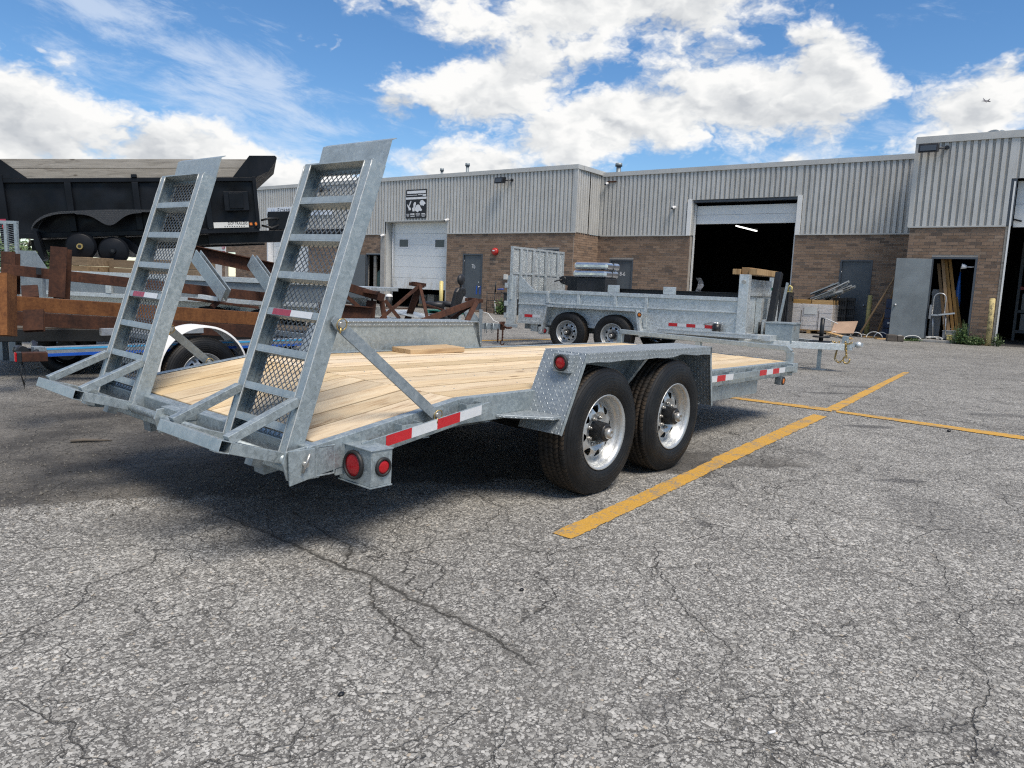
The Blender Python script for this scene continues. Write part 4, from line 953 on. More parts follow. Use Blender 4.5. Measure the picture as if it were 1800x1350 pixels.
# ------------------------------------------------------------------ wheel kit (right-hand wheel: outer face towards -y, centre at origin)
WR = .389
def tyre_mesh(name='tyre', flat=.371, W_=.235, rin=.219):
    mb = MB()
    # profile from outer bead round the tread to inner bead: (radius, y)
    side = [(rin, .024), (rin+.010, .008), (rin+.030, -.004), (rin+.075, -.012), (.330, -.006), (.356, .006), (.371, .018), (.380, .028)]
    g = []
    y = .030; n = 5; gw = .008; lw = (W_-.06-gw*(n-1))/n
    for i in range(n):
        cr = .0065*(1-((y+lw/2-W_/2)/(W_/2))**2)
        g += [(.3815+cr, y), (.3820+cr, y+lw)]
        if i < n-1: g += [(.371+cr, y+lw+.0015), (.371+cr, y+lw+gw-.0015)]
        y += lw+gw
    prof = side+g+[(r, W_-yy) for r, yy in reversed(side)]
    mb.revolve(prof, 96, 'Y')
    if flat:
        mb.v = [(x, yy, max(z, -flat)) for x, yy, z in mb.v]
    return mb.mesh(name, M['tyre'])
def rim_meshes():
    out = {}
    mb = MB()
    pr = [(.203, .235), (.219, .222), (.219, .218), (.200, .205), (.194, .17), (.181, .13), (.181, .08), (.192, .065), (.196, .050), (.204, .045), (.205, .030), (.214, .016), (.226, .001), (.229, .006), (.222, .026), (.206, .03), (.203, .05)]
    mb.revolve([(r, y) for r, y in pr], 64, 'Y'); out['rim'] = mb.mesh('rim', M['zinc'])
    # disc with eight openings
    mb = MB(); N = 8
    prof = [(.060, .074), (.085, .072), (.102, .062), (.118, .054), (.158, .068), (.182, .080)]
    def ring(r, y, a): return (r*math.cos(a), y, r*math.sin(a))
    for k in range(N):
        c = 2*math.pi*(k+.5)/N; h = math.pi/N
        oi, oo = R_(4), R_(11)
        mid = R_(10)
        for (p, q) in zip(prof[:3], prof[1:4]):
            m = 6
            for i in range(m):
                a0 = c-h+2*h*i/m; a1 = c-h+2*h*(i+1)/m
                mb.add([ring(*p, a0), ring(*p, a1), ring(*q, a1), ring(*q, a0)], [(0, 1, 2, 3)], True)
        ra, rb = prof[3], prof[4]; rm = (.136, .059)
        lev = [(ra, oi), (rm, mid), (rb, oo)]
        for (p, o1), (q, o2) in zip(lev[:-1], lev[1:]):
            for s_ in (-1, 1):
                m = 2
                for i in range(m):
                    f0, f1 = i/m, (i+1)/m
                    A = lambda o, f: c+s_*(o+(h-o)*f)
                    mb.add([ring(*p, A(o1, f0)), ring(*p, A(o1, f1)), ring(*q, A(o2, f1)), ring(*q, A(o2, f0))], [(0, 1, 2, 3)], True)
        m = 6
        for i in range(m):
            a0 = c-h+2*h*i/m; a1 = c-h+2*h*(i+1)/m
            mb.add([ring(*prof[4], a0), ring(*prof[4], a1), ring(*prof[5], a1), ring(*prof[5], a0)], [(0, 1, 2, 3)], True)
    out['disc'] = mb.mesh('disc', M['zinc'])
    mb = MB(); mb.cyl((0, .09, 0), (0, -.005, 0), .066, .058, 24); mb.cyl((0, -.005, 0), (0, -.015, 0), .058, .046, 24); mb.cyl((0, .20, 0), (0, .10, 0), .11, .11, 24); out['hub'] = mb.mesh('hub', M['hub'])
    mb = MB(); mb.revolve([(.033, -.012), (.033, -.030), (.029, -.040), (.020, -.045), (.014, -.045), (.012, -.040), (0, -.040)], 20, 'Y'); out['cap'] = mb.mesh('hub_cap', M['chrome'])
    mb = MB()
    mb.cyl((0, .0, 0), (0, -.018, 0), .0115, seg=6); mb.cyl((0, -.016, 0), (0, -.028, 0), .0065, seg=8); out['nut'] = mb.mesh('lug_nut', M['chrome'])
    mb = MB(); mb.cyl((0, .19, 0), (0, .15, 0), .16, seg=24); out['drum'] = mb.mesh('brake_drum', M['hub'])
    return out
TY = tyre_mesh(); RM = rim_meshes()
def wheel(parent, loc, rotz=0.0, spin=0.0, hub=True):
    """a wheel part: tyre mesh with rim, hub, cap and nuts below it"""
    w = link('wheel', TY, parent, loc, (0, 0, rotz))
    for k in ('rim', 'disc'): link(k, RM[k], w, rot=(0, spin, 0))
    link('brake_drum', RM['drum'], w)
    if hub:
        link('hub', RM['hub'], w); link('hub_cap', RM['cap'], w)
        for i in range(8):
            a = 2*math.pi*(i+.3)/8+spin; link('lug_nut', RM['nut'], w, (.083*math.cos(a), .073, .083*math.sin(a)))
    return w

# ------------------------------------------------------------------ equipment trailer (the main object)
TP, TRo = R_(.85), R_(1.1); PIV = Vector((.435, 0, .3726))
TMAT = Euler((TRo, TP, 0)).to_matrix()
T1 = thing('equipment_trailer', 'long galvanised tandem-axle flatbed trailer with a pine deck and upright rear ramps', 'trailer', PIV-TMAT@PIV, (TRo, TP, 0))
YN, YF = .265, 2.325               # outer faces of the two side rails
XK, XR, XF = -.978, -1.90, 3.86    # kink of the deck, rear edge, front edge
ZD, ZR = .610, .484                # deck height, deck height at the rear
def zdeck(x): return ZD if x >= XK else ZD+(x-XK)*(ZD-ZR)/(XK-(-1.815))
def rail(y, sgn):
    """formed channel, flange turned inwards; follows the kink"""
    mb = MB(); h = .138; t = .007; fl = .048*sgn
    xs = [XR, XK-.02, XK+.02, -.3, 1.4, XF]
    sec = [(0, 0), (fl, 0), (fl, -t), (t*sgn, -t), (t*sgn, -h+t), (fl, -h+t), (fl, -h), (0, -h)]
    vs = [(x, y+a, zdeck(x)+.004+b) for x in xs for a, b in sec]; n = len(sec)
    fs = [(i*n+k, (i+1)*n+k, (i+1)*n+(k+1) % n, i*n+(k+1) % n) for i in range(len(xs)-1) for k in range(n)]
    fs += [tuple(range(n)), tuple(range(len(vs)-1, len(vs)-n-1, -1))]
    mb.add(vs, fs); return mb.build('side_rail', M['galv'], T1, .006)
rail(YN, 1); rail(YF, -1)
mb = MB(); mb.box((XF, YN+.002, .468), (XF+.008, YF-.002, .614)); mb.box((XF-.05, YN+.05, .60), (XF, YF-.05, .607)); mb.build('front_channel', M['galv'], T1, .003)
# cross members and the two main beams underneath
for i, x in enumerate([-1.6, -1.2, -.75, -.2, .4, 1.0, 1.6, 2.2, 2.8, 3.4]):
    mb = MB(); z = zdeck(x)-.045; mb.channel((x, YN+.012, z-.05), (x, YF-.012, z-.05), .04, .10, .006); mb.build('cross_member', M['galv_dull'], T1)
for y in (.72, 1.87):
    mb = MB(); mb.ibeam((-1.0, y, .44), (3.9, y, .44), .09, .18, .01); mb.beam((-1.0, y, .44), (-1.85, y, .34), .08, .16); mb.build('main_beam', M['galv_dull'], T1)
for x in (0.0, .87):
    mb = MB(); mb.beam((x, .30, .3726), (x, 2.26, .345), .08, .08); mb.build('axle', M['hub'], T1)
    for y in (.55, 2.04):
        mb = MB(); pts = [(x-.36, y, .40), (x-.18, y, .345), (x, y, .328), (x+.18, y, .345), (x+.36, y, .40)]
        for p, q in zip(pts[:-1], pts[1:]): mb.beam(p, q, .05, .04)
        mb.build('leaf_spring', M['hub'], T1)
# deck planks, each one its own
npl = 11; pw = (YF-YN-.102)/npl
for i in range(npl):
    y0 = YN+.051+i*pw+.005; y1 = YN+.051+(i+1)*pw-.005
    j = random.uniform(-.002, .002)
    mb = MB(); t = .036
    mb.box((XK+.006, y0, ZD-t), (XF-.004, y1, ZD+j)); mb.build('deck_plank', M['pine'], T1, .003)
    mb = MB(); e = random.uniform(0, .006); x0, x1 = XR+.075+e, XK-.002
    a0, a1 = zdeck(x0), zdeck(x1)
    mb.add([(x0, y0, a0-t), (x1, y0, a1-t), (x1, y1, a1-t), (x0, y1, a0-t), (x0, y0, a0+j), (x1, y0, a1+j), (x1, y1, a1+j), (x0, y1, a0+j)],
           [(3,2,1,0),(4,5,6,7),(0,1,5,4),(1,2,6,5),(2,3,7,6),(3,0,4,7)])
    mb.build('deck_plank', M['pine'], T1, .003)
mb = MB()
for x in (-.75, -.2, .4, 1.0, 1.6, 2.2, 2.8, 3.4):
    for i in range(npl):
        for q in (.28, .72):
            xx, yy = x+random.uniform(-.012, .012), YN+.051+(i+q)*pw+random.uniform(-.006, .006); mb.cyl((xx, yy, ZD-.004), (xx, yy, ZD+.0016), .0046, seg=8)
mb.build('deck_screws', M['galv_dull'], T1, kind='stuff')
# rub rail with stake pockets and reflective tape, both sides
def zrub(x): return (.585 if x > XK else zdeck(x)-.022)
def rub(ysg):
    yo, yi = (.200, YN-.001) if ysg < 0 else (2.390, YF+.001)
    a, b = (yo, yo+.008) if ysg < 0 else (yo-.008, yo)
    segs = [((-1.66, -.82), 'rear'), ((1.47, 3.75), 'front')]
    for (x0, x1), nm in segs:
        mb = MB(); s_ = (zdeck(-1.0)-zdeck(-1.8))/.8
        za = .583 if nm == 'front' else .478; zb = .583 if nm == 'front' else .594
        h = .054
        mb.add([(x0, a, za-h), (x1, a, zb-h), (x1, b, zb-h), (x0, b, za-h), (x0, a, za), (x1, a, zb), (x1, b, zb), (x0, b, za)],
               [(3,2,1,0),(4,5,6,7),(0,1,5,4),(1,2,6,5),(2,3,7,6),(3,0,4,7)])
        mb.build('rub_rail', M['galv'], T1, .002)
        f = lambda x: za+(zb-za)*(x-x0)/(x1-x0)
        for xc in ([-1.36, -.93] if nm == 'rear' else [1.78, 2.25, 2.74, 3.2, 3.6]):
            mb = MB(); z = f(xc); lo, hi = min(b, yi) if ysg < 0 else yi, yi if ysg < 0 else a
            lo, hi = (b, yi) if ysg < 0 else (yi, a)
            for xx in (xc-.065, xc+.058): mb.box((xx, lo, z-.05), (xx+.007, hi, z+.012))
            mb.box((xc-.058, lo if ysg > 0 else lo, z-.05), (xc+.058, lo+.006, z+.010)) if ysg < 0 else mb.box((xc-.058, hi-.006, z-.05), (xc+.058, hi, z+.010))
            mb.build('stake_pocket', M['galv'], T1)
        marks = [(-1.525, -1.370, 'redtape'), (-1.370, -1.205, 'whitetape'), (-1.205, -1.048, 'redtape'), (-1.048, -.890, 'whitetape')] if nm == 'rear' else \
                [(1.80, 1.942, 'whitetape'), (1.942, 2.104, 'redtape'), (2.839, 3.002, 'redtape'), (3.002, 3.155, 'whitetape'), (3.155, 3.315, 'redtape'), (3.315, 3.47, 'whitetape'), (2.104, 2.26, 'whitetape')]
        for (m0, m1, mt) in marks:
            mb = MB(); yy = a-.0015 if ysg < 0 else b+.0015
            mb.add([(m0, yy, f(m0)-h+.002), (m1, yy, f(m1)-h+.002), (m1, yy, f(m1)-.002), (m0, yy, f(m0)-.002)], [(0, 1, 2, 3)])
            mb.build('reflective_tape', M[mt], T1)
rub(-1); rub(1)
# fenders
def fender(yo, yi, sg):
    """yo outer edge, yi inner edge"""
    mb = MB(); X0, X1, Z = -.255, 1.352, .850; B = [(-.462, .409), (X0, Z), (X1, Z), (1.372, .735), (1.458, .410)]
    t = .006; lip = .055
    pts = B
    for (p, q) in zip(pts[:-1], pts[1:]):
        d = Vector((q[0]-p[0], 0, q[1]-p[1])).normalized(); n = Vector((-d.z, 0, d.x))
        a, b = sorted((yo, yi)); c = [(p[0], a, p[1]), (q[0], a, q[1]), (q[0], b, q[1]), (p[0], b, p[1])]
        mb.poly_plate(c, -n, t)
    f = mb.build('fender', M['plate'], T1)
    # turned down outer edge
    mb = MB(); a, b = (yo-.001, yo+.006) if sg < 0 else (yo-.006, yo+.001)
    n_ = 14; up_, lo_ = [], []
    for i in range(n_+1):
        x = X0+(X1-X0)*i/n_; w = .004*math.sin(i*2.1)+(.012 if i in (10, 11) else 0)
        up_.append((x, Z+.001)); lo_.append((x, Z-lip+w))
    vs = [(x, a, z) for x, z in up_+lo_]+[(x, b, z) for x, z in up_+lo_]; m = len(up_)
    fs = []
    for i in range(n_):
        fs += [(i, i+1, m+i+1, m+i), (2*m+i, 3*m+i, 3*m+i+1, 2*m+i+1), (i, 2*m+i, 2*m+i+1, i+1), (m+i, m+i+1, 3*m+i+1, 3*m+i)]
    mb.add(vs, fs); mb.build('fender_edge', M['plate'], f)
    e = .022
    for (p, q) in ((B[0], B[1]), (B[2], B[3]), (B[3], B[4])):
        d = Vector((q[0]-p[0], 0, q[1]-p[1])).normalized(); n = Vector((-d.z, 0, d.x))*(-e if q == B[1] else -e)
        mb = MB(); mb.poly_plate([(p[0], a, p[1]), (q[0], a, q[1]), (q[0]+n.x, a, q[1]+n.z), (p[0]+n.x, a, p[1]+n.z)], (0, 1, 0), .006); mb.build('edge_bead', M['galv'], f)
    # inner panel and gussets
    mb = MB(); lo, hi = (YN-.005, YN-.001) if sg < 0 else (YF+.001, YF+.005)
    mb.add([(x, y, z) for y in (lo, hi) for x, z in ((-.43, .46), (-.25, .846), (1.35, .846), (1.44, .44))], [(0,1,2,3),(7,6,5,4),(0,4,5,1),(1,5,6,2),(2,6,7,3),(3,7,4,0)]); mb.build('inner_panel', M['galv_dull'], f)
    for gx in (.435,):
        mb = MB(); y_in = YN-.01 if sg < 0 else YF+.01; y_out = yo+.03 if sg < 0 else yo-.03
        mb.beam((gx, y_in, .50), (gx, y_out, .815), .06, .035, (1, 0, 0)); mb.build('gusset', M['galv'], f)
    return f
FN = fender(.0, YN+.03, -1); FFAR = fender(2.59, YF-.03, 1)
# far fender's flat face towards the deck
mb = MB(); mb.add([(x, y, z) for y in (YF-.012, YF-.004) for x, z in ((-.30, .612), (-.20, .848), (1.27, .848), (1.40, .612))], [(0,1,2,3),(7,6,5,4),(0,4,5,1),(1,5,6,2),(2,6,7,3),(3,7,4,0)]); mb.build('deck_side_panel', M['galv'], FFAR)
mb = MB(); mb.box((-.22, YF-.022, .812), (1.29, YF-.0121, .853)); mb.build('deck_side_lip', M['plate'], FFAR, .003)
# tread step behind the near fender
mb = MB(); mb.add([(x, y, z) for z in (.487, .505) for x, y in ((-.70, .262), (-.42, .262), (-.40, .03), (-.49, .03))], [(3,2,1,0),(4,5,6,7),(0,1,5,4),(1,2,6,5),(2,3,7,6),(3,0,4,7)]); mb.build('step', M['plate'], T1, .004)
# fender lamp
def lamp_round(parent, c, r, n, ringw=.012, mat='redlens', depth=.012):
    n = Vector(n).normalized(); c = Vector(c)
    q = n.to_track_quat('Y', 'Z').to_euler()
    mb = MB(); mb.revolve([(r+ringw, 0), (r+ringw, depth*.6), (r+ringw*.6, depth), (r+.001, depth*.9), (r, depth*.3)], 28, 'Y')
    o = mb.build('lamp_ring', M['darkrubber'], parent, loc=c, rot=q)
    mb = MB(); mb.revolve([(r, .002), (r, depth*.55), (r*.7, depth*.72), (0, depth*.8)], 28, 'Y'); mb.build('lens', M[mat], o)
    return o
mb = MB(); mb.box((-.345, .055, .735), (-.245, .165, .842)); o = mb.build('lamp_box', M['plate'], T1, .004); lamp_round(o, (-.346, .110, .790), .035, (-1, 0, 0), .012)
# tail light boxes
def tailbox(ya, yb, sg):
    t = .006; x0, x1, z0, z1 = -1.700, -1.585, .305, .466
    mb = MB()
    mb.box((x0, ya, z0+.004), (x0+t, yb, z1-.002)); s0 = ya if sg < 0 else yb-t
    mb.box((x0+t+.0005, s0, z0+.004), (x1, s0+t, z1-.002)); mb.box((x0-.006, ya-.004, z1-.001), (x1+.004, yb+.004, z1+.005)); mb.box((x0-.006, ya-.004, z0-.003), (x1+.004, yb+.004, z0+.0035))
    o = mb.build('tail_lamp_box', M['galv'], T1, .0015)
    yc = ya+.125 if sg < 0 else yb-.125
    lamp_round(o, (x0-.0005, yc-.012 if sg < 0 else yc, .388), .051, (-1, 0, 0), .014, depth=.016)
    lamp_round(o, ((x0+x1)/2+.006, ya-.0005 if sg < 0 else yb+.0005, .392), .030, (0, -1 if sg < 0 else 1, 0), .013)
    return o
tailbox(.085, .300, -1); tailbox(2.29, 2.505, 1)
# front marker lamp
mb = MB(); mb.box((3.50, .235, .40), (3.60, .30, .476)); o = mb.build('marker_box', M['galv_dull'], T1, .004); lamp_round(o, (3.545, .234, .437), .030, (0, -1, 0), .010, 'amber')
# skirt box below the rail (holds the spare ramps)
mb = MB(); mb.box((1.50, .285, .345), (3.03, .30, .474)); mb.box((1.50, .30, .345), (3.03, .46, .352)); mb.build('skirt_panel', M['galv'], T1, .003)
mb = MB(); mb.box((2.25, .2845, .35), (2.262, .2855, .47)); mb.build('panel_seam', M['galv_dull'], T1)
# front head rail
mb = MB(); z = .74; R1 = [(3.845, YN+.045, .60), (3.845, YN+.045, .70), (3.845, YN+.115, .745), (3.845, YF-.115, .745), (3.845, YF-.045, .70), (3.845, YF-.045, .60)]
mb.beam((3.845, YN+.03, .47), (3.845, YN+.03, .705), .062, .062, (1, 0, 0)); mb.beam((3.845, YN+.03, .70), (3.845, YN+.085, .745), .062, .055, (1, 0, 0))
mb.beam((3.845, YN+.07, .74), (3.845, YF-.02, .74), .062, .05); mb.beam((3.845, YF-.03, .47), (3.845, YF-.03, .715), .06, .06, (1, 0, 0)); mb.beam((3.845, 1.30, .60), (3.845, 1.30, .715), .06, .06, (1, 0, 0))
mb.build('head_rail', M['galv'], T1, .004)
mb = MB(); mb.box((3.72, .21, .508), (3.86, YN, .60)); mb.build('front_corner', M['galv'], T1, .004)
# tongue, jack (mostly hidden behind the near trailer parts)
mb = MB(); mb.beam((3.8, .95, .44), (5.2, 1.27, .44), .08, .13); mb.beam((3.8, 1.64, .44), (5.2, 1.32, .44), .08, .13); mb.beam((5.1, 1.295, .44), (5.5, 1.295, .44), .08, .1); mb.build('tongue', M['galv'], T1, .004)
mb = MB(); mb.cyl((5.0, 1.295, .02), (5.0, 1.295, .52), .035, seg=12); mb.cyl((5.0, 1.295, .0), (5.0, 1.295, .02), .09, seg=12); mb.build('jack', M['black'], T1)
# rear beam, hinge tube and lugs
mb = MB(); mb.box((XR-.0, YN+.0005, .335), (XR+.072, YF-.0005, ZR-.004)); mb.build('rear_beam', M['galv'], T1, .006)
mb = MB(); mb.box((XR-.06, 1.19, .44), (XR-.001, 1.45, .478)); mb.build('hinge_housing', M['galv'], T1, .004)
HX, HZ = -1.965, .42
mb = MB(); mb.cyl((HX, .30, HZ), (HX, 2.30, HZ), .021, seg=16); mb.build('hinge_tube', M['galv'], T1)
for y in (.275, 1.20, 1.42, 2.315):
    mb = MB(); mb.poly_plate([(XR+.0, y-.005, .478), (HX-.03, y-.005, .468), (HX-.045, y-.005, .42), (HX-.02, y-.005, .345), (XR+.0, y-.005, .33)], (0, 1, 0), .012); mb.build('hinge_lug', M['galv'], T1, .002)
mb = MB(); mb.tube([(HX+.035, .246, HZ-.045), (HX+.065, .240, HZ+.035)], .006, 8); mb.cyl((HX+.05, .272, HZ-.01), (HX+.05, .240, HZ-.01), .013, seg=12); mb.build('hinge_pin', M['chrome'], T1)
mb = MB(); mb.tube_sq((-1.802, .34, .408), (-1.802, .2635, .408), .098, .132, .007); mb.build('stub_tube', M['galv'], T1, .002)
mb = MB(); mb.poly_plate([(-1.995, .252, .475), (-1.862, .258, .470), (-1.862, .258, .345), (-1.985, .252, .325)], (0, 1, 0), .010); mb.build('hinge_plate', M['galv'], T1, .002)
mb = MB(); mb.box((-1.745, .268, .330), (-1.66, .280, .478)); mb.build('lamp_bracket', M['galv'], T1, .002)

# ------------------------------------------------------------------ loading ramps
RW, RD, RL = .507, .0775, 1.363
def make_ramp(y0, th, taped=True):
    v = Vector((0, 1, 0)); n = Vector((-math.cos(th), 0, math.sin(th))); u = Vector((math.sin(th), 0, math.cos(th)))
    mb = MB(); sw = .052
    # stringers: channels with the web outwards, in local (v, n, u)
    t = .006
    for x0, x1, w0 in ((0, sw, 0), (RW-sw, RW, RW-t)):
        mb.box((w0, -RD, -.03), (w0+t, 0, RL))
        mb.box((x0 if w0 == 0 else x0, -t, -.03), (x1 if w0 == 0 else x1-t, 0.0004, RL)) if w0 else mb.box((x0+t, -t, -.03), (x1, 0.0004, RL))
        mb.box((x0 if w0 else x0+t, -RD, -.03), (x1-t if w0 else x1, -RD+t, RL))
    r = mb.build('loading_ramp', M['galv'], T1, .0022)
    r.matrix_local = Matrix(((v.x, n.x, u.x, HX), (v.y, n.y, u.y, y0), (v.z, n.z, u.z, HZ), (0, 0, 0, 1)))
    rung = None
    for zz in (.110, .254, .433, .610, .789, .973, 1.157):
        if rung is None:
            b = MB(); b.box((.0062, -RD+.004, 0), (RW-.0062, -.0005, .0062)); b.box((.0062, -.0065, .0066), (RW-.0062, -.0005, .033)); b.box((.0062, -RD+.004, .0066), (RW-.0062, -RD+.010, .033)); b.box((.0062, -RD+.004, .027), (RW-.0062, -.0068, .033)); rung = b.mesh('rung', M['galv'])
        o = link('rung', rung, r, (0, -.0065, zz))
        o.location = (0, 0, zz)
    b = MB(); b.box((.0062, -RD+.004, RL-.008), (RW-.0062, .0008, RL-.001)); b.build('top_plate', M['galv'], r)
    # top flap
    b = MB(); w0, w1 = .004, RW-.004
    b.poly_plate([(w0+.0, -RD+.006, RL-.03), (w1, -RD+.006, RL-.03), (w1+.004, -RD+.012, RL+.122), (w0-.004, -RD+.012, RL+.122)], (0, -1, 0), .006)
    b.poly_plate([(w0-.004, -RD+.012, RL+.122), (w1+.004, -RD+.012, RL+.122), (w1+.004, -RD-.010, RL+.142), (w0-.004, -RD-.010, RL+.142)], (0, -1, 0), .006); b.build('top_flap', M['galv'], r)
    # expanded metal
    b = MB(); x0, x1, z0, z1 = sw-.01, RW-sw+.01, .0, RL-.02; y = -RD+.011; p = .036; hw = .0022
    def clip(a, c):
        (ax, az), (cx, cz) = a, c; t0, t1 = 0.0, 1.0; dx, dz = cx-ax, cz-az
        for p_, q_ in ((-dx, ax-x0), (dx, x1-ax), (-dz, az-z0), (dz, z1-az)):
            if abs(p_) < 1e-9:
                if q_ < 0: return None
            else:
                k = q_/p_
                if p_ < 0: t0 = max(t0, k)
                else: t1 = min(t1, k)
        return None if t0 >= t1 else ((ax+dx*t0, az+dz*t0), (ax+dx*t1, az+dz*t1))
    H = z1-z0; sl = .92
    k = -int(H/sl/p)-2
    while k*p < (x1-x0)+H/sl:
        a = clip((x0+k*p, z0), (x0+k*p+H/sl, z1))
        if a: b.beam((a[0][0], y, a[0][1]), (a[1][0], y, a[1][1]),   .0032, .0030, (0, 1, 0))
        a = clip((x0+k*p+H/sl, z0), (x0+k*p, z1))
        if a: b.beam((a[0][0], y+.0026, a[0][1]), (a[1][0], y+.0026, a[1][1]),   .0032, .0030, (0, 1, 0))
        k += 1
    b.build('expanded_mesh', M['meshsteel'], r)
    # folding foot
    b = MB(); b.tube_sq((-.004, .280, .004), (RW+.004, .280, .004), .05, .05, .004, (0, 0, 1)); b.build('foot_bar', M['galv'], r, .002)
    for x in (.026, RW-.026):
        b = MB(); b.beam((x, .2545, .004), (x, .0006, .0045), .048, .048); b.build('foot_link', M['galv'], r, .002)
        b = MB(); b.beam((x, .265, .030), (x, .006, .250), .038, .042, (1, 0, 0)); b.build('foot_brace', M['galv'], r, .002)
    for x in (.11, RW-.1): b = MB(); b.box((x, .02, -.06), (x+.055, .07, -.0215)); b.build('foot_pad', M['galv_dull'], r)
    for x in (.0015, sw, RW-sw, RW-.0015):
        b = MB(); b.tube([(x+random.uniform(-.0012, .0012), .0012, -.02+(RL+.01)*i/40) for i in range(41)], [.0032*random.uniform(.7, 1.3) for _ in range(41)], 5); b.build('weld_glint_bead', M['weld_glint'], r)  # bright beads: weld lines, also drawn in as highlights along the stringer edges
    if taped:
        z = .612
        for (q0, q1, mt) in ((.262, .405, 'fadedred'), (.10, .262, 'whitetape')):
            b = MB(); b.add([(q0, .0010, z), (q1, .0010, z), (q1, .0010, z+.029), (q0, .0010, z+.029)], [(0, 1, 2, 3)]); b.build('reflective_tape', M[mt], r)
    return r
make_ramp(.33, R_(17.71)); make_ramp(1.776, R_(17.0))
def strut(p0, p1, pin=True, sg=-1):
    mb = MB(); p0, p1 = Vector(p0), Vector(p1); d = (p1-p0).normalized(); sd = d.cross(Vector((0, 1, 0))).normalized()*.026
    e0, e1 = p0-d*.035, p1+d*.03
    mb.poly_plate([e0-sd*.6, e0-d*.0+sd*.6, p0+sd, p1+sd, e1+sd*.6, e1-sd*.6, p1-sd, p0-sd], (p1-p0).cross(sd).normalized(), .009)
    o = mb.build('ramp_strut', M['galv_dull'], T1, .0015)
    for p in (p0, p1):
        mb = MB(); mb.cyl(p+Vector((0, .03, 0)), p+Vector((0, sg*.035, 0)), .0135, seg=14); mb.build('strut_pin', M['chrome'], o)
        mb = MB(); mb.tube([p+Vector((.026*math.cos(R_(a)), sg*.03-.004*math.sin(R_(a)), .026*math.sin(R_(a)))) for a in range(0, 360, 20)], .0026, 6, True); mb.tube([p+Vector((-.006, sg*.032, -.012)), p+Vector((-.012, sg*.036, -.036))], .0045, 6); mb.build('lynch_pin', M['gold'], o)
strut((-1.722, .318, .990), (-1.195, .236, .556))
strut((-1.52, 2.300, .800), (-1.235, 2.352, .575), sg=-1)
# wheels
for y, zc in ((.0, 0), (.0, 0)): pass
wheel(T1, (0, .0, .3726-.0065+.0035), 0, R_(12)); wheel(T1, (.8705, .0, .3726+.0065+.0035), 0, R_(31))
for x in (0, .8705): wheel(T1, (x, 2.59, .3726-.046+(-.0065 if x == 0 else .0065)), math.pi, R_(20))
# board lying on the deck
P0, P1 = Vector((.27, 2.16, .612)), Vector((.86, 2.08, .612))
W0, W1 = TMAT@(P0-PIV)+PIV, TMAT@(P1-PIV)+PIV; a = math.atan2(W1.y-W0.y, W1.x-W0.x)
t = thing('timber_offcut', 'short thick pine offcut lying on the trailer deck by the far fender', 'timber', (W0+W1)/2, (TRo, 0, a+R_(4)))
mb = MB(); mb.box((-.29, -.12, .0), (.29, .12, .042)); mb.build('offcut', M['pine_y'], t, .004)
# ------------------------------------------------------------------ galvanised dump trailer in the middle distance
T2 = thing('dump_trailer', 'galvanised dump trailer with upright mesh rear gate and tool box on its tongue', 'trailer', (7.7936, 5.9129, 0), (0, 0, R_(-83.9)))
def t2w(x, y, z): return T2.matrix_basis @ Vector((x, y, z))
GB = M['galv_bright']
def tb(name, lo, hi, mat='galv_bright', bevel=.004, parent=None, **k):
    mb = MB(); mb.box(lo, hi); return mb.build(name, M[mat], parent or T2, bevel, **k)
XA, XB, YA, YB = -1.24, 3.30, .20, 2.10
for y0, y1 in ((YA, YA+.006), (YB-.006, YB)): tb('side_sheet', (XA, y0, .54), (XB, y1, 1.10), bevel=0)
tb('bed_floor', (XA, YA+.007, .54), (XB, YB-.007, .56), bevel=0)
for y0, y1 in ((YA-.035, YA+.045), (YB-.045, YB+.035)):
    tb('top_rail', (XA+.75, y0, 1.10), (XB, y1, 1.165)); tb('top_rail', (XA+.06, y0+.01, 1.085), (XA+.70, y1-.01, 1.14))
tb('side_rib', (-.60, YA-.03, .90), (XB, YA-.001, .925)); tb('side_rib', (XA, YA-.025, .86), (-.45, YA-.001, .885))
for x in (-.55, .13, .90, 1.52, 3.2):
    tb('side_post', (x-.03, YA-.033, .92 if x < 1.4 else .56), (x+.03, YA-.0005, 1.098))
for x in (.86, 1.95): tb('side_ear', (x-.12, YA-.036, 1.166), (x+.12, YA-.024, 1.30), bevel=.02)
tb('lower_rail', (XA, YA-.03, .48), (XB, YA+.05, .538)); tb('lower_rail', (XA, YB-.05, .48), (XB, YB+.03, .538))
tb('gate_post', (XA-.26, YA-.05, .40), (XA-.06, YA+.03, 1.42)); tb('gate_post', (XA-.26, YB-.03, .40), (XA-.06, YB+.05, 1.42))
for z in (.62, .86, 1.22): tb('hinge', (XA-.30, YA-.085, z-.05), (XA-.22, YA-.052, z+.05))
mb = MB(); mb.add([(x, y, z) for y in (YA-.03, YA-.015) for x, z in ((XA, 1.09), (XA, 1.42), (XA+.04, 1.42), (XA+.36, 1.15), (XA+.36, 1.10))], [(0,1,2,3,4),(9,8,7,6,5)]+[(i, (i+1) % 5, (i+1) % 5+5, i+5) for i in range(5)]); mb.build('corner_gusset', GB, T2)
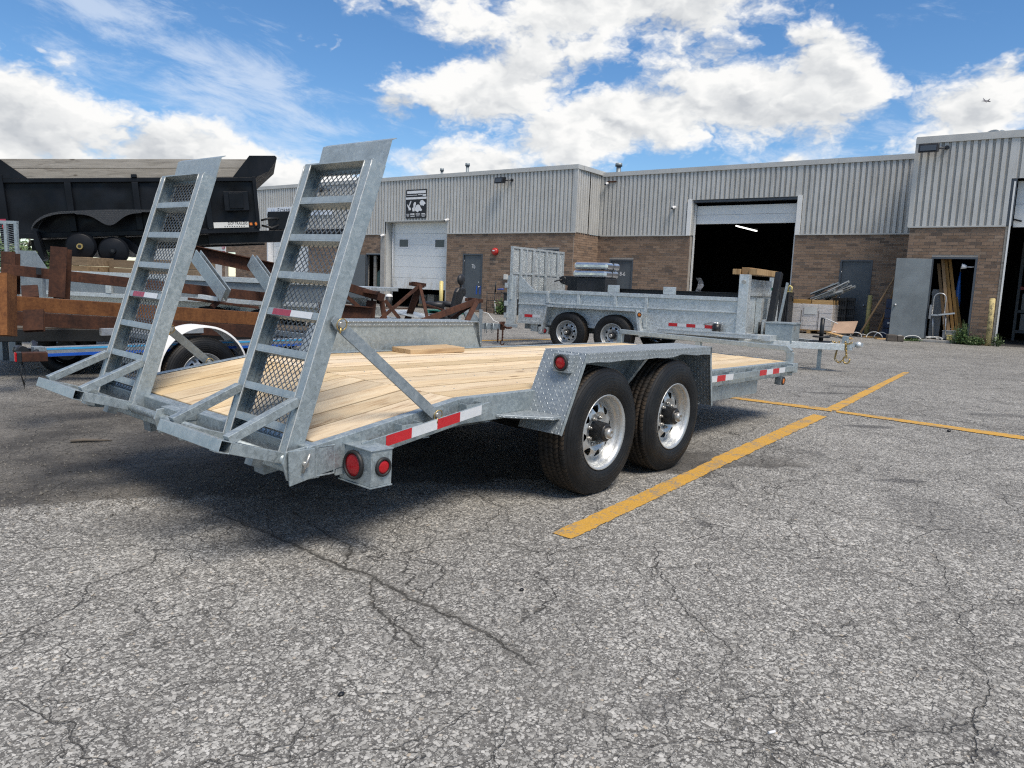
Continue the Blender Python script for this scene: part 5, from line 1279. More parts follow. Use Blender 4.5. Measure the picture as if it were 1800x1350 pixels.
# mesh gate standing across the rear
gx = XA-.16; g_ = MB()
for y in (.14, .66, 1.15, 1.64, 2.16): g_.box((gx-.025, y-.02, .95), (gx+.025, y+.02, 2.0))
for z in (.97, 1.47, 1.98): g_.box((gx-.022, .16, z-.02), (gx+.022, 2.14, z+.02))
gate = g_.build('rear_gate', M['galv_bright'], T2)
mb = MB(); p = .04; Hh = 1.02
k = -int(Hh/p)-1
while k*p < 2.0+Hh:
    for sgn in (1, -1):
        y0 = .15+k*p; y1 = y0+Hh
        a0, a1 = max(y0, .15), min(y1, 2.15)
        if a1 > a0:
            za, zb = .96+(a0-y0), .96+(a1-y0)
            if sgn < 0: za, zb = 1.98-(a0-y0), 1.98-(a1-y0)
            mb.beam((gx+.004*sgn, a0, za), (gx+.004*sgn, a1, zb), .012, .005, (1, 0, 0))
    k += 1
mb.build('gate_mesh', M['galv_bright'], gate, kind='stuff')
mb = MB()
for y in (.42, .90, 1.40, 1.90): mb.box((gx+.025, y-.035, .97), (gx+.05, y+.035, 1.96))
gate2 = mb.build('gate_stiffener', M['galv_bright'], gate, kind='stuff')
mb = MB(); mb.add([(x, y, z) for x in (XA+.0, XA+.02) for y, z in ((YA+1.0, 1.10), (YA+1.0, 1.42), (YA+1.45, 1.42), (YA+1.9, 1.10))], [(0,1,2,3),(7,6,5,4),(0,4,5,1),(1,5,6,2),(2,6,7,3),(3,7,4,0)]); mb.build('rear_panel', GB, T2)
# fender
mb = MB(); F = [(-.56, .33), (-.44, .875), (1.40, .875), (1.52, .40)]
for (p_, q_) in zip(F[:-1], F[1:]):
    d = Vector((q_[0]-p_[0], 0, q_[1]-p_[1])).normalized(); mb.poly_plate([(p_[0], -.02, p_[1]), (q_[0], -.02, q_[1]), (q_[0], YA-.001, q_[1]), (p_[0], YA-.001, p_[1])], (d.z, 0, -d.x), .006)
fe = mb.build('fender', GB, T2); mb = MB(); mb.box((-.45, -.024, .842), (1.42, -.018, .882)); mb.poly_plate([(1.40, -.024, .875), (1.43, -.024, .86), (1.55, -.024, .40), (1.50, -.024, .40)], (0, 1, 0), .006); mb.poly_plate([(-.43, -.024, .875), (-.46, -.024, .875), (-.585, -.024, .33), (-.54, -.024, .33)], (0, 1, 0), .006); mb.build('fender_edge', GB, fe, kind='stuff')
mb = MB(); mb.box((1.46, -.02, .74), (1.52, .04, .84)); o = mb.build('marker_box', GB, T2); lamp_round(o, (1.49, -.021, .79), .032, (0, -1, 0), .01, 'amber')
for x in (0, .949):
    wheel(T2, (x, .0, .376), 0, R_(10+x*40)); wheel(T2, (x, 2.3, .376), math.pi, 0)
    mb = MB(); mb.beam((x, .25, .376), (x, 2.05, .376), .08, .08); mb.build('axle', M['hub'], T2)
for y in (.5, 1.8): tb('main_beam', (XA, y-.05, .36), (XB+.2, y+.05, .479), 'galv_dull')
for x0, x1, m in ((-1.09, -.90, 'redtape'), (-.90, -.72, 'whitetape')): tb('reflective_tape', (x0, YA-.0035, .61), (x1, YA-.001, .665), m, 0)
for i in range(5): tb('reflective_tape', (1.96+.165*i, YA-.0035, .615), (1.96+.165*(i+1)-.002, YA-.001, .672), 'redtape' if i % 2 == 0 else 'whitetape', 0)
tb('bumper', (XA+.28, .24, .33), (XA+.44, .50, .50)); o = tb('lamp_bracket', (XA+.55, .10, .30), (XA+.78, .2, .44)); lamp_round(o, (XA+.69, .099, .37), .042, (0, -1, 0), .01)
# front wall and posts
tb('front_post', (3.17, YA-.05, .52), (3.33, YA+.10, 1.55)); tb('front_post', (3.17, YB-.10, .52), (3.33, YB+.05, 1.55))
tb('front_wall', (3.22, YA+.105, .54), (3.26, YB-.105, 1.48)); tb('front_wall_rail', (3.265, YA+.105, 1.20), (3.30, YB-.105, 1.25)); tb('front_channel', (3.265, .9, .5), (3.36, 1.06, 1.16)); tb('front_channel', (3.265, 1.3, .5), (3.36, 1.44, 1.16))
mb = MB(); mb.cyl((3.25, YA-.052, 1.43), (3.25, YA-.075, 1.43), .03, seg=12); mb.build('bolt', M['chrome'], T2)
# running board, winch pump, tongue, tool box, jack, coupler
tb('ramp_tray', (1.85, -.03, .50), (3.60, YA-.04, .56)); tb('ramp_tray', (3.45, YA-.039, .47), (3.75, YA+.35, .56)); tb('tray_lip', (1.85, -.036, .555), (3.6, -.028, .585))
mb = MB(); mb.cyl((2.86, .1, .56), (2.86, .1, .70), .07, seg=14); mb.build('pump', M['black'], T2); mb = MB(); mb.cyl((2.86, .1, .70), (2.86, .1, .73), .05, seg=12); mb.tube([(2.86, .1, .72), (2.75, .12, .73), (2.62, .15, .68)], .012); mb.build('pump_fitting', M['alu'], T2)
mb = MB(); mb.beam((3.2, .25, .42), (4.75, .93, .42), .07, .11); mb.beam((3.2, 2.05, .42), (4.75, 1.15, .42), .07, .11); mb.beam((4.5, 1.04, .42), (4.86, 1.04, .42), .09, .11); mb.build('tongue', GB, T2, .004, kind='stuff')
tb('winch_plate', (3.42, .78, .52), (3.46, .98, .80)); mb = MB(); mb.cyl((3.4, .88, .55), (3.4, .88, .75), .06, seg=12); mb.build('hoist_foot', M['black'], T2)
o = tb('tool_box', (3.55, .55, .44), (4.0, 1.05, .75), 'galv', .006); tb('lid', (3.535, .535, .7505), (4.015, 1.065, .775), 'galv', .004, o); tb('hasp', (3.98, .62, .66), (4.022, .67, .72), 'chrome', .004, o)
mb = MB(); mb.cyl((4.36, 1.04, .48), (4.36, 1.04, .86), .035, seg=14); mb.cyl((4.36, 1.04, .86), (4.36, 1.04, .88), .03, seg=12); mb.build('jack_body', M['black'], T2)
mb = MB(); mb.tube([(4.36+.13*math.cos(R_(a)), 1.04+.13*math.sin(R_(a)), .56) for a in range(0, 360, 20)], .014, 6, True); mb.build('jack_ring', M['black'], T2)
mb = MB(); mb.beam((4.36, 1.04, .012), (4.36, 1.04, .478), .06, .06, (1, 0, 0)); mb.build('jack_leg', M['galv'], T2); mb = MB(); mb.box((4.25, .94, 0), (4.47, 1.14, .011)); mb.build('jack_foot', M['galv'], T2)
tb('jack_flange', (4.2, .9, .478), (4.52, 1.18, .492), 'black'); mb = MB(); mb.tube([(4.36, 1.04, .875), (4.42, 1.0, .87), (4.62, .92, .80)], .008); mb.build('jack_wire', M['whitecable'], T2)
tb('coupler_plate', (4.70, .975, .36), (4.79, 1.105, .60), 'galv', .008); mb = MB(); mb.box((4.79, 1.0, .42), (4.90, 1.08, .50)); mb.sphere((4.95, 1.04, .465), .055, 12, 8); mb.beam((4.88, 1.04, .47), (5.02, 1.04, .47), .06, .05); mb.build('coupler', M['galv_bright'], T2, kind='stuff')
def chain(parent, p0, p1, n, sag, mat='gold', r=.006, L=.022):
    mb = MB(); p0, p1 = Vector(p0), Vector(p1)
    for i in range(n):
        t = (i+.5)/n; c = p0.lerp(p1, t); c.z -= sag*4*t*(1-t)
        t2 = t+.02; d = p0.lerp(p1, t2); d.z -= sag*4*t2*(1-t2); d = (d-c).normalized(); sd = d.orthogonal().normalized()
        if i % 2: sd = d.cross(sd)
        pts = [c+d*L*1.25*math.cos(a)+sd*L*.7*math.sin(a) for a in [2*math.pi*k/8 for k in range(8)]]
        mb.tube(pts, r, 5, True)
    return mb.build('chain', M[mat], parent, kind='stuff')
chain(T2, (4.66, .96, .50), (4.62, .96, .22), 9, 0); chain(T2, (4.62, .96, .22), (4.74, .96, .20), 4, .05); chain(T2, (4.76, .965, .50), (4.80, .965, .24), 9, 0); chain(T2, (4.56, .97, .50), (4.86, .96, .50), 9, .04)
mb = MB(); mb.tube([(4.80+.05*math.cos(R_(a)), .965, .21+.06*math.sin(R_(a))) for a in range(80, 400, 25)], .013, 6); mb.build('chain_hook', M['gold'], T2)

# loads in and around the dump trailer
def t2thing(name, label, cat, x, y, z, rz=0, group=None): return thing(name, label, cat, t2w(x, y, z), (0, 0, R_(-83.9)+rz), group)
t = t2thing('black_beam', 'long black steel beam lying along the far side of the dump trailer bed', 'beam', -.3, 1.75, 1.08); mb = MB(); mb.ibeam((0, 0, .08), (3.4, 0, .08), .12, .17, .012); mb.build('flanged_bar', M['black'], t)
t = t2thing('crank_winch', 'black tarp roller housing with crank at the left of the wrapped stack', 'winch', -.78, 1.3, 1.0)
mb = MB(); mb.poly_plate([(-.02, 0, 0), (.28, 0, 0), (.28, 0, .46), (-.12, 0, .46), (-.16, 0, .38), (-.12, 0, .30), (.02, 0, .26)], (0, 1, 0), .25); mb.build('housing', M['black'], t, .006)
mb = MB(); mb.cyl((-.10, -.02, .38), (-.10, .27, .38), .075, seg=16); mb.tube([(-.10, -.03, .38), (-.20, -.05, .36), (-.27, -.05, .34)], .014); mb.build('crank', M['black'], t)
t = t2thing('wrapped_crate', 'black crate wrapped in film under two silver packs in the dump trailer', 'crate', -.52, 1.25, 1.0); mb = MB(); mb.box((0, 0, 0), (.66, .55, .44)); mb.build('crate_body', M['blackplastic'], t, .02)
mb = MB(); mb.box((.44, -.012, .0), (.66, -.0005, .43)); mb.build('label_panel', M['black'], t, .004)
for k, (z, lab) in enumerate(((.44, 'lower silver film-wrapped pack on the black crate'), (.60, 'upper silver film-wrapped pack on the black crate'))):
    t = t2thing('wrapped_pack', lab, 'pack', -.60+.02*k, 1.2, 1.0+z+.006); mb = MB(); mb.box((0, 0, 0), (.76, .62, .14)); o = mb.build('sheet_stack', M['silverwrap'], t, .045)
    mb = MB(); mb.box((-.004, .3, -.003), (.764, .33, .144)); mb.build('strap', M['blackplastic'], t, .046)
t = t2thing('lumber_stack', 'pale lumber ends lying across the top of the dump trailer front wall', 'lumber', 3.0, .30, 1.552); mb = None
for k, (x, y, l, h) in enumerate(((0.06, 0, .9, .09), (.20, .05, 1.2, .12), (.34, .0, 1.5, .10))):
    mb = MB(); mb.box((x-.06, y, 0), (x+.07, y+l, h)); mb.build('board', M['cane'] if k == 1 else M['lumber'], t, .004)
t = t2thing('black_post', 'black steel post with a pale sticker leaning on the dump trailer front wall', 'post', 3.50, .95, .50); mb = MB(); mb.beam((0, 0, 0), (.05, .22, 1.12), .15, .10, (1, 0, 0)); mb.build('tube', M['black'], t, .004)
mb = MB(); mb.cbox((.0, .09, .76), (.07, .012, .07)); mb.build('sticker', M['whitetape'], t); mb = MB(); mb.cbox((.0, .10, .83), (.07, .012, .05)); mb.build('sticker', M['greenplastic'], t)
t = t2thing('steel_angle', 'galvanised angle bar standing beside the black post', 'bar', 3.60, 1.10, .50); mb = MB(); mb.beam((0, 0, 0), (.07, .2, .95), .07, .03, (1, 0, 0)); mb.build('angle_bar', M['galv'], t)
for i, (px, dep, h, lab) in enumerate(((1367, 21.2, 1.62, 'black plastic pallet stack behind the galvanised front wall'), (1381, 21.6, 1.50, 'lower black plastic pallet stack nearest the wrapped cartons'))):
    s0, zt = wp(px, 505+8*i, dep); t = on_wall('plastic_pallet_stack', lab, 'pallet', s0, dep, 0, 'black pallet stacks'); mb = MB(); mb.box((-.18, 0, 0), (.18, .6, .14)); mb.build('block', M['blackplastic'], t, .01)
    for k in range(5): mb = MB(); mb.box((-.16+.06*k, -.01, .1405), (-.115+.06*k, .6, zt-.03*(k % 2))); mb.build('upright_pallet', M['blackplastic'], t, .008)
    mb = MB(); mb.tube([(.15, .1, zt*.9), (.22, .1, zt*.9), (.22, .1, zt*.78)], .02); mb.build('hook', M['blackplastic'], t)
s0, zt = wp(1388, 512, 21.8); t = on_wall('yellow_guard', 'small yellow plastic guard on the black pallets before the brick wall', 'guard', s0, 21.8, zt); mb = MB(); mb.tube([(-.06, 0, 0), (-.06, 0, .14), (.0, 0, .18), (.06, 0, .14), (.06, 0, 0)], .03); mb.box((-.08, -.03, -.03), (.08, .03, .0)); mb.build('loop', M['postyellow'], t)
# ------------------------------------------------------------------ left: black dump body standing on another trailer
T3 = thing('dump_body_trailer', 'black dump trailer without tyres, raised high, weathered boards along its top', 'trailer')
T3.rotation_euler = (0, R_(-5), R_(-31)); T3.scale = (.83, 1, 1.19)
T3.location = at(456, 400, 12.5) - (Euler((0, R_(-5), R_(-31))).to_matrix() @ Vector((0, 0, 1.862*1.19)))
LOWF = Matrix.Translation((1.9, 6.86, 0)) @ Matrix.Rotation(R_(-66), 4, 'Z')
def t3w(x, y, z): return LOWF @ Vector((x, y, z))
def bb(name, lo, hi, mat='tarpblack', bevel=.006, parent=None, **k):
    mb = MB(); mb.box(lo, hi); return mb.build(name, M[mat], parent or T3, bevel, **k)
L3 = 4.38
def dented(name, x0, x1, z0, z1, y, amp=.018):
    n, m = 18, 12; vs = []; 
    r = random.Random(int(x0*1000)); bl = [(r.uniform(x0, x1), r.uniform(z0, z1), r.uniform(.05, .22), r.uniform(-amp, amp)) for _ in range(26)]
    for j in range(m+1):
        for i in range(n+1):
            x = x0+(x1-x0)*i/n; z = z0+(z1-z0)*j/m; e = min(i, n-i, j*1.5, (m-j)*1.5)/3.0
            d = sum(a*math.exp(-((x-bx)**2+(z-bz)**2)/(s*s)) for bx, bz, s, a in bl)*min(1, e)
            vs.append((x, y-d, z))
    mb = MB(); mb.add(vs, [(j*(n+1)+i, j*(n+1)+i+1, (j+1)*(n+1)+i+1, (j+1)*(n+1)+i) for j in range(m) for i in range(n)], True)
    return mb.build(name, M['tarpblack'], T3)
ribs = [-4.36, -3.33, -2.19, -.92, -.02]
for a, b in zip(ribs[:-1], ribs[1:]): dented('side_sheet', a, b, 1.86, 2.50, .03)
bb('far_side', (-L3, 1.95, 1.86), (0, 1.98, 2.50)); bb('front_wall', (-.03, .04, 1.86), (0, 1.94, 2.52)); bb('bed_floor', (-L3, .04, 1.84), (0, 1.94, 1.88)); bb('rear_wall', (-L3, .04, 1.9), (-L3+.03, 1.94, 2.5))
bb('top_rail', (-L3, -.03, 2.50), (0.0, .06, 2.555)); bb('top_rail', (-L3, 1.93, 2.5), (0, 2.0, 2.555)); bb('bottom_rail', (-L3, -.02, 1.80), (0, .05, 1.865))
for x in (-3.33, -2.19, -.92): bb('side_rib', (x-.055, -.045, 1.87), (x+.055, .025, 2.499))
bb('rib_cap', (-2.24, -.05, 2.556), (-2.14, .02, 2.60))
bb('rear_post', (-4.52, -.05, 1.74), (-4.36, .12, 2.60)); bb('front_post', (-.05, -.04, 1.85), (.02, .06, 2.56))
for k, (z0, z1) in enumerate(((2.556, 2.676), (2.680, 2.80))): bb('side_board', (-4.36, .0, z0), (-.10, .045, z1), 'oldwood', .004)
bb('side_board', (-4.36, 1.94, 2.556), (-.1, 1.985, 2.80), 'oldwood', .004)
mb = MB(); mb.poly_plate([(-4.50, -.03, 2.83), (-4.42, -.03, 2.83), (-3.97, -.03, 2.556), (-4.50, -.03, 2.556)], (0, 1, 0), .025); mb.build('rear_wing', M['tarpblack'], T3)
mb = MB(); mb.poly_plate([(-.41, -.03, 2.556), (.03, -.03, 2.556), (.28, -.03, 2.63), (.46, -.03, 2.80), (.46, -.03, 2.825), (.43, -.03, 2.845), (-.06, -.03, 2.845)], (0, 1, 0), .025); mb.build('front_wing', M['tarpblack'], T3)
mb = MB(); mb.add([(x, y, z) for y in (-.004, 1.95) for x, z in ((-.03, 2.53), (.0, 2.53), (.455, 2.80), (.43, 2.82))], [(0,1,2,3),(7,6,5,4),(0,4,5,1),(1,5,6,2),(2,6,7,3),(3,7,4,0)]); mb.build('front_hood', M['tarpblack'], T3)
bb('battery_box', (-.62, -.06, 2.10), (-.16, .028, 2.36)); bb('box_door', (-.52, -.085, 2.13), (-.26, -.0605, 2.34))
# chassis
bb('chassis_beam', (-4.2, .45, 1.66), (.1, .57, 1.80)); bb('chassis_beam', (-4.2, 1.40, 1.66), (.1, 1.52, 1.80))
o = bb('tongue', (-1.0, .25, 1.665), (1.9, .45, 1.83)); bb('pump_cabinet', (.2, .30, 1.84), (.85, .9, 2.10))
mb = MB(); mb.tube([(.05, .15, 1.97), (.2, .1, 1.99), (.45, .35, 2.0)], .015); mb.tube([(.05, .2, 1.9), (.25, .15, 1.86), (.48, .4, 1.93)], .015); mb.build('hoses', M['cable'], T3, kind='stuff')
sp = bb('name_plate', (-.86, -.036, 1.868), (-.20, -.0265, 1.945), 'oddwhite', 0); text('lettering', 'DCP TRAILERS', .058, M['ink'], sp, (-.22, -.0375, 1.923), (R_(90), 0, 0), .0005, 'RIGHT')
for k in range(9): bb('print_line', (-.66+.045*k, -.0375, 1.878), (-.64+.045*k, -.0362, 1.890), 'ink', 0, sp)
mb = MB(); mb.box((-.95, -.037, 1.868), (-.885, -.028, 1.945)); mb.build('plate_patch', M['oddwhite'], sp)
lamp_round(T3, (-.06, -.045, 1.912), .026, (0, -1, 0), .006, 'amber'); bb('side_reflector', (-.18, -.042, 1.895), (-.13, -.032, 1.93), 'amber', .002)
lamp_round(T3, (-4.44, -.052, 1.95), .035, (0, -1, 0), .006); bb('side_reflector', (-4.50, -.056, 2.01), (-4.40, -.0505, 2.05), 'fadedred', 0)
# double-arched tread plate fender
mb = MB(); xs = [-3.94+.03*i for i in range(85)]
def arch(x):
    if x < -3.37: return 2.115-.24*(1-math.sqrt(max(0, 1-((-3.37-x)/.58)**2)))
    if x > -1.98: return 2.115-.24*(1-math.sqrt(max(0, 1-((x+1.98)/.58)**2)))
    return 2.115+.012*math.sin((x+3.37)*2.26)
def low(x):
    return arch(x)-.03 if (x < -3.2 or x > -2.1) else 2.085-.15*math.exp(-((x+2.66)/.24)**2)-.01
n = len(xs)
vs = [(x, -.30, arch(x)) for x in xs]+[(x, .03, arch(x)) for x in xs]+[(x, -.30, low(x)) for x in xs]
mb.add(vs, [(i, i+1, n+i+1, n+i) for i in range(n-1)]+[(i, 2*n+i, 2*n+i+1, i+1) for i in range(n-1)]); mb.build('fender', M['blackplate'], T3)
for x in (-3.22, -2.68):
    mb = MB(); mb.beam((x, -.05, 1.60), (x, 2.0, 1.60), .09, .09); mb.build('axle', M['tarpblack'], T3)
    w = MB(); w.revolve([(0, -.10), (.16, -.10), (.172, -.09), (.172, -.05), (.19, -.04), (.19, .02), (.15, .04), (0, .04)], 32, 'Y'); w = w.build('brake_drum', M['tarpblack'], T3, loc=(x, -.10, 1.67 if x < -3 else 1.60)); w.scale = (1.16/.83, 1, 1.16/1.19)
    b = MB(); b.cyl((0, -.10, 0), (0, -.15, 0), .042, .038, 14); b.build('hub_end', M['gold'] if x < -3 else M['tarpblack'], w); b = MB(); b.cyl((0, -.15, 0), (0, -.156, 0), .022, seg=12); b.build('spindle', M['hub'], w)
mb = MB(); mb.beam((-2.95, .1, 1.62), (-2.5, .1, 1.72), .08, .14); mb.beam((-2.6, .12, 1.78), (-2.25, .05, 1.58), .1, .12); mb.build('spring_hanger', M['tarpblack'], T3, kind='stuff')
mb = MB(); mb.poly_plate([(-3.94, -.28, 1.88), (-3.88, -.28, 1.88), (-3.80, -.28, 1.52), (-3.86, -.28, 1.50), (-3.94, -.28, 1.70)], (0, 1, 0), .25); mb.build('mud_flap', M['tarpblack'], T3)
# timber blocks under it
def t3thing(name, label, cat, x, y, z, group=None): return thing(name, label, cat, t3w(x, y, z), (0, 0, R_(-66)), group)
for x, y, w, h, lab in ((-3.6, .15, .55, .26, 'pale timber block under the rear of the black dump trailer'), (-3.0, .5, .5, .24, 'timber block behind the bare brake drum'), (-2.1, .35, .75, .26, 'wide timber block under the middle of the black dump trailer')):
    t = t3thing('timber_block', lab, 'timber', x, y, 1.14, 'timber blocks carrying the black dump trailer')
    for k in range(2): mb = MB(); mb.box((0, 0, k*h/2+.004), (w, .5, (k+1)*h/2)); mb.build('baulk', M['cane_x'], t, .006)
# galvanised trailer underneath
T4 = thing('low_trailer', 'galvanised trailer with framed side panels parked beneath the black dump trailer', 'trailer', (1.9, 6.86, 0), (0, 0, R_(-66)))
def gb(name, lo, hi, mat='galv_bright', bevel=.004): mb = MB(); mb.box(lo, hi); return mb.build(name, M[mat], T4, bevel)
gb('deck', (-4.6, .16, 1.06), (1.1, 2.1, 1.12)); gb('top_rail', (-4.6, .10, 1.12), (1.1, .17, 1.19)); gb('bottom_rail', (-4.6, .10, .82), (1.1, .17, .88)); gb('chassis', (-4.4, .5, .62), (1.1, .62, .82)); gb('chassis', (-4.4, 1.5, .62), (1.1, 1.62, .82))
for i in range(6): gb('side_post', (-4.6+.96*i, .09, .882), (-4.5+.96*i, .18, 1.118))
for i in range(6): gb('side_panel', (-4.498+.96*i, .13, .883), (-3.642+.96*i, .14, 1.117), 'galv_dull', 0)
for x in (-1.0, -.1):
    wheel(T4, (x, .15, .376)); wheel(T4, (x, 2.2, .376), math.pi); gb('axle', (x-.04, .4, .34), (x+.04, 2.0, .42), 'hub')

# ------------------------------------------------------------------ low galvanised rail trailer with blue stripes and a white fender
T5 = thing('boat_trailer', 'low galvanised trailer with blue-striped side rail and round white fender', 'trailer', (-.4596, 3.8715, 0))
mb = MB(); y = .125; x0, x1 = -1.28, 1.75; mb.box((x0+.075, y-.03, .55), (x1, y+.03, .625)); r = mb.build('side_rail', M['alu'], T5, .003)
for z0, z1, mt in ((.603, .6175, 'lightblue'), (.552, .575, 'blue')):
    b = MB(); b.box((x0+.085, y-.0325, z0), (x1-.3, y-.0305, z1)); b.build('stripe', M[mt], r)
mb = MB(); mb.box((x0, y-.036, .545), (x0+.074, y+.036, .63)); mb.build('end_cap', M['galv_dull'], T5, .004)
mb = MB(); mb.box((-.1, 1.9, .55), (x1, 1.96, .625)); mb.build('side_rail', M['alu'], T5, .003)
for x in (.1, 1.6): mb = MB(); mb.box((x, y+.031, .545), (x+.06, 1.899, .60)); mb.build('cross_bar', M['galv_dull'], T5, .003)
mb = MB(); mb.beam((-1.28, y+.05, .585), (-1.36, y+.12, .60), .05, .05); mb.cyl((-1.34, y+.0, .60), (-1.34, y+.13, .60), .035, seg=12); mb.build('roller_bracket', M['black'], T5)

ty = tyre_mesh('tyre', flat=.371)
o = link('wheel', ty, T5, (0, .0, .331)); o.scale = (.885, .885, .885)
link('rim', RM['rim'], o); link('disc', RM['disc'], o, rot=(0, .4, 0))
for i in range(5): a = 2*math.pi*i/5+.5; link('lug_nut', RM['nut'], o, (.07*math.cos(a), .083, .07*math.sin(a)))
mb = MB(); mb.cyl((0, .1, 0), (0, .03, 0), .05, .045, 16); mb.build('hub', M['rust'], o)
mb = MB(); n = 28; pts = []
for i in range(n+1):
    a = R_(-12+204*i/n); pts.append((math.cos(a)*.415, math.sin(a)*.415))
vs = [(x, -.015, .36+z) for x, z in pts]+[(x, .235, .36+z) for x, z in pts]+[(x*.955, -.02, .36+z*.955) for x, z in pts]
N = len(pts)
mb.add(vs, [(i, i+1, N+i+1, N+i) for i in range(N-1)], True); mb.add(vs, [(i, 2*N+i, 2*N+i+1, i+1) for i in range(N-1)], True); mb.build('fender', M['whitepaint'], T5, fix=True)
mb = MB(); mb.beam((0, .18, .331), (0, 1.9, .331), .06, .06); mb.build('axle', M['galv_dull'], T5)
mb = MB(); mb.box((-.5, .20, .36), (.5, .24, .545)); mb.build('spring', M['hub'], T5)
# lamp board at its rear
t = thing('lamp_board', 'red rectangular tail lamp on a rusty bracket with loose wires, left of the striped rail', 'lamp', at(38, 628, 5.4), (0, 0, R_(-14)))
mb = MB(); mb.box((.0, -.05, -.03), (.16, .055, .035)); mb.build('bracket', M['rust'], t, .003); mb = MB(); mb.box((-.03, -.05, -.035), (.0, .04, .04)); lb = mb.build('lamp_housing', M['black'], t, .004); mb = MB(); mb.box((-.045, -.042, -.03), (-.0305, .034, .036)); mb.build('lens', M['redlens'], lb, .004)
mb = MB(); mb.tube([(.1, .06, .0), (.1, .16, .03), (.1, .40, .07)], .022); mb.build('arm', M['black'], t)
mb = MB()
for k in range(3): mb.tube([(.0, -.02+.03*k, -.035), (-.01, -.03+.04*k, -.12), (.01, -.01+.02*k, -.20-.02*k), (.02, .02+.01*k, -.12), (.0, .03, -.03)], .0028, 5)
mb.build('wires', M['cable'], t, kind='stuff')

# ------------------------------------------------------------------ dark flatbed carrying rusty steel
T6 = thing('flatbed_trailer', 'dark low flatbed trailer under the stack of rusty beams', 'trailer', (0, 0, 0))
pA, pB = at(-60, 580, 7.9), at(560, 588, 9.7); pA.z = pB.z = .56
d6 = (pB-pA).normalized(); n6 = Vector((-d6.y, d6.x, 0)); 
T6.location = (pA.x, pA.y, 0); T6.rotation_euler = (0, 0, math.atan2(d6.y, d6.x)); L6 = (pB-pA).length
def fb(name, lo, hi, mat, bevel=.004): mb = MB(); mb.box(lo, hi); return mb.build(name, M[mat], T6, bevel)
for i in range(8): fb('deck_board', (0, .0+.235*i, .52), (L6, .23+.235*i, .56), 'oldwood_d')
fb('side_rail', (0, -.055, .41), (L6, -.003, .545), 'black'); fb('side_rail', (0, 1.89, .41), (L6, 1.95, .545), 'black'); fb('chassis', (.2, .5, .36), (L6, .6, .515), 'black'); fb('chassis', (.2, 1.3, .36), (L6, 1.4, .515), 'black')
for x in (.9, 1.65):
    for y in (.22, 1.45):
        o = link('wheel', ty, T6, (x, y, .28)); o.scale = (.75, .75, .75); link('hub', RM['drum'], o); link('hub', RM['hub'], o)
fb('axle', (.86, .45, .24), (.94, 1.5, .32), 'hub'); fb('axle', (1.61, .45, .24), (1.69, 1.5, .32), 'hub')
mb = MB(); mb.beam((2.6, .3, .0), (2.6, .3, .42), .06, .06, (1, 0, 0)); mb.build('stand', M['black'], T6)
def bar(name, label, cat, p0, p1, w, h, kind='box', mat='rust', group=None, up=(0, 0, 1), t_=.012):
    c = (Vector(p0)+Vector(p1))/2
    t = thing(name, label, cat, c, (0, 0, 0), group); mb = MB(); a, b = Vector(p0)-c, Vector(p1)-c
    if kind == 'box': mb.beam(a, b, w, h, up)
    elif kind == 'tube': mb.tube_sq(a, b, w, h, t_, up)
    elif kind == 'i': mb.ibeam(a, b, w, h, t_, up)
    elif kind == 'c': mb.channel(a, b, w, h, t_, up)
    elif kind == 'c-': mb.channel(a, b, w, h, t_, up, -1)
    mb.build('steel_section', M[mat], t, .003 if kind in ('box', 'tube') else 0); return t
G1 = 'rusty steel sections stacked on the dark flatbed'
bar('steel_beam', 'bright orange rusty tube running full width of the stack', 'beam', at(16, 532.5, 7.6), at(480, 562, 8.9), .12, .15, 'tube', 'rust_bright', group=G1)
bar('steel_beam', 'dark rusty beam lying under the orange tube', 'beam', at(12, 558.5, 7.55), at(470, 584, 8.85), .13, .14, 'box', group=G1)
t = bar('steel_beam', 'long dark rusty tube with two square holes near its end', 'beam', at(5, 473, 8.2), at(475, 523, 9.4), .12, .115, 'box', group=G1)
c = (at(5, 473, 8.2)+at(475, 523, 9.4))/2; dd = (at(475, 523, 9.4)-at(5, 473, 8.2)).normalized()
for px, py in ((27, 474.5), (68, 476.5)):
    q = at(px, py, 8.22)-c; mb = MB(); nrm = (CAM_C-at(px, py, 8.2)).normalized(); mb.beam(q-nrm*.05+Vector((0, 0, 0)), q+nrm*.02, .05, .075, (0, 0, 1)); mb.build('hole_shade_block', M['ink'], t)  # solid black block painted as the shade inside the hole
bar('steel_post', 'tall rusty I-beam standing upright in the stack', 'beam', at(104, 524, 7.95), at(108, 436, 7.95), .16, .16, 'i', group=G1, up=(.6, .8, 0))
bar('steel_post', 'shorter rusty I-beam standing at the back left of the stack', 'beam', at(19, 516, 8.3), at(19, 444, 8.3), .14, .14, 'i', group=G1, up=(.6, .8, 0))
bar('steel_plate', 'wide rusty channel standing at the far left edge', 'beam', at(3, 590, 7.0), at(2, 482, 7.0), .18, .22, 'c', 'rust_bright', group=G1, up=(.6, .8, 0))
bar('steel_offcut', 'short rusty channel offcut leaning on the orange tube', 'beam', at(54, 525, 7.7), at(52, 504, 7.8), .15, .05, 'box', group=G1, up=(.3, .9, .2))
bar('steel_offcut', 'torn rusty channel hanging below the orange tube', 'beam', at(60, 546, 7.45), at(60, 582, 7.4), .18, .06, 'c', group=G1, up=(.5, .8, 0))
bar('steel_beam', 'sloping rusty I-beam whose end rests behind the left ramp', 'beam', at(338, 443, 9.2), at(484, 474, 9.6), .15, .17, 'i', group=G1)
bar('steel_channel', 'grey galvanised channel leaning under the sloping rusty beam, left one', 'channel', at(345, 450, 9.0), at(397, 520, 8.6), .17, .07, 'c', 'galv', 'grey channels leaning in the stack', (.55, .7, .4))
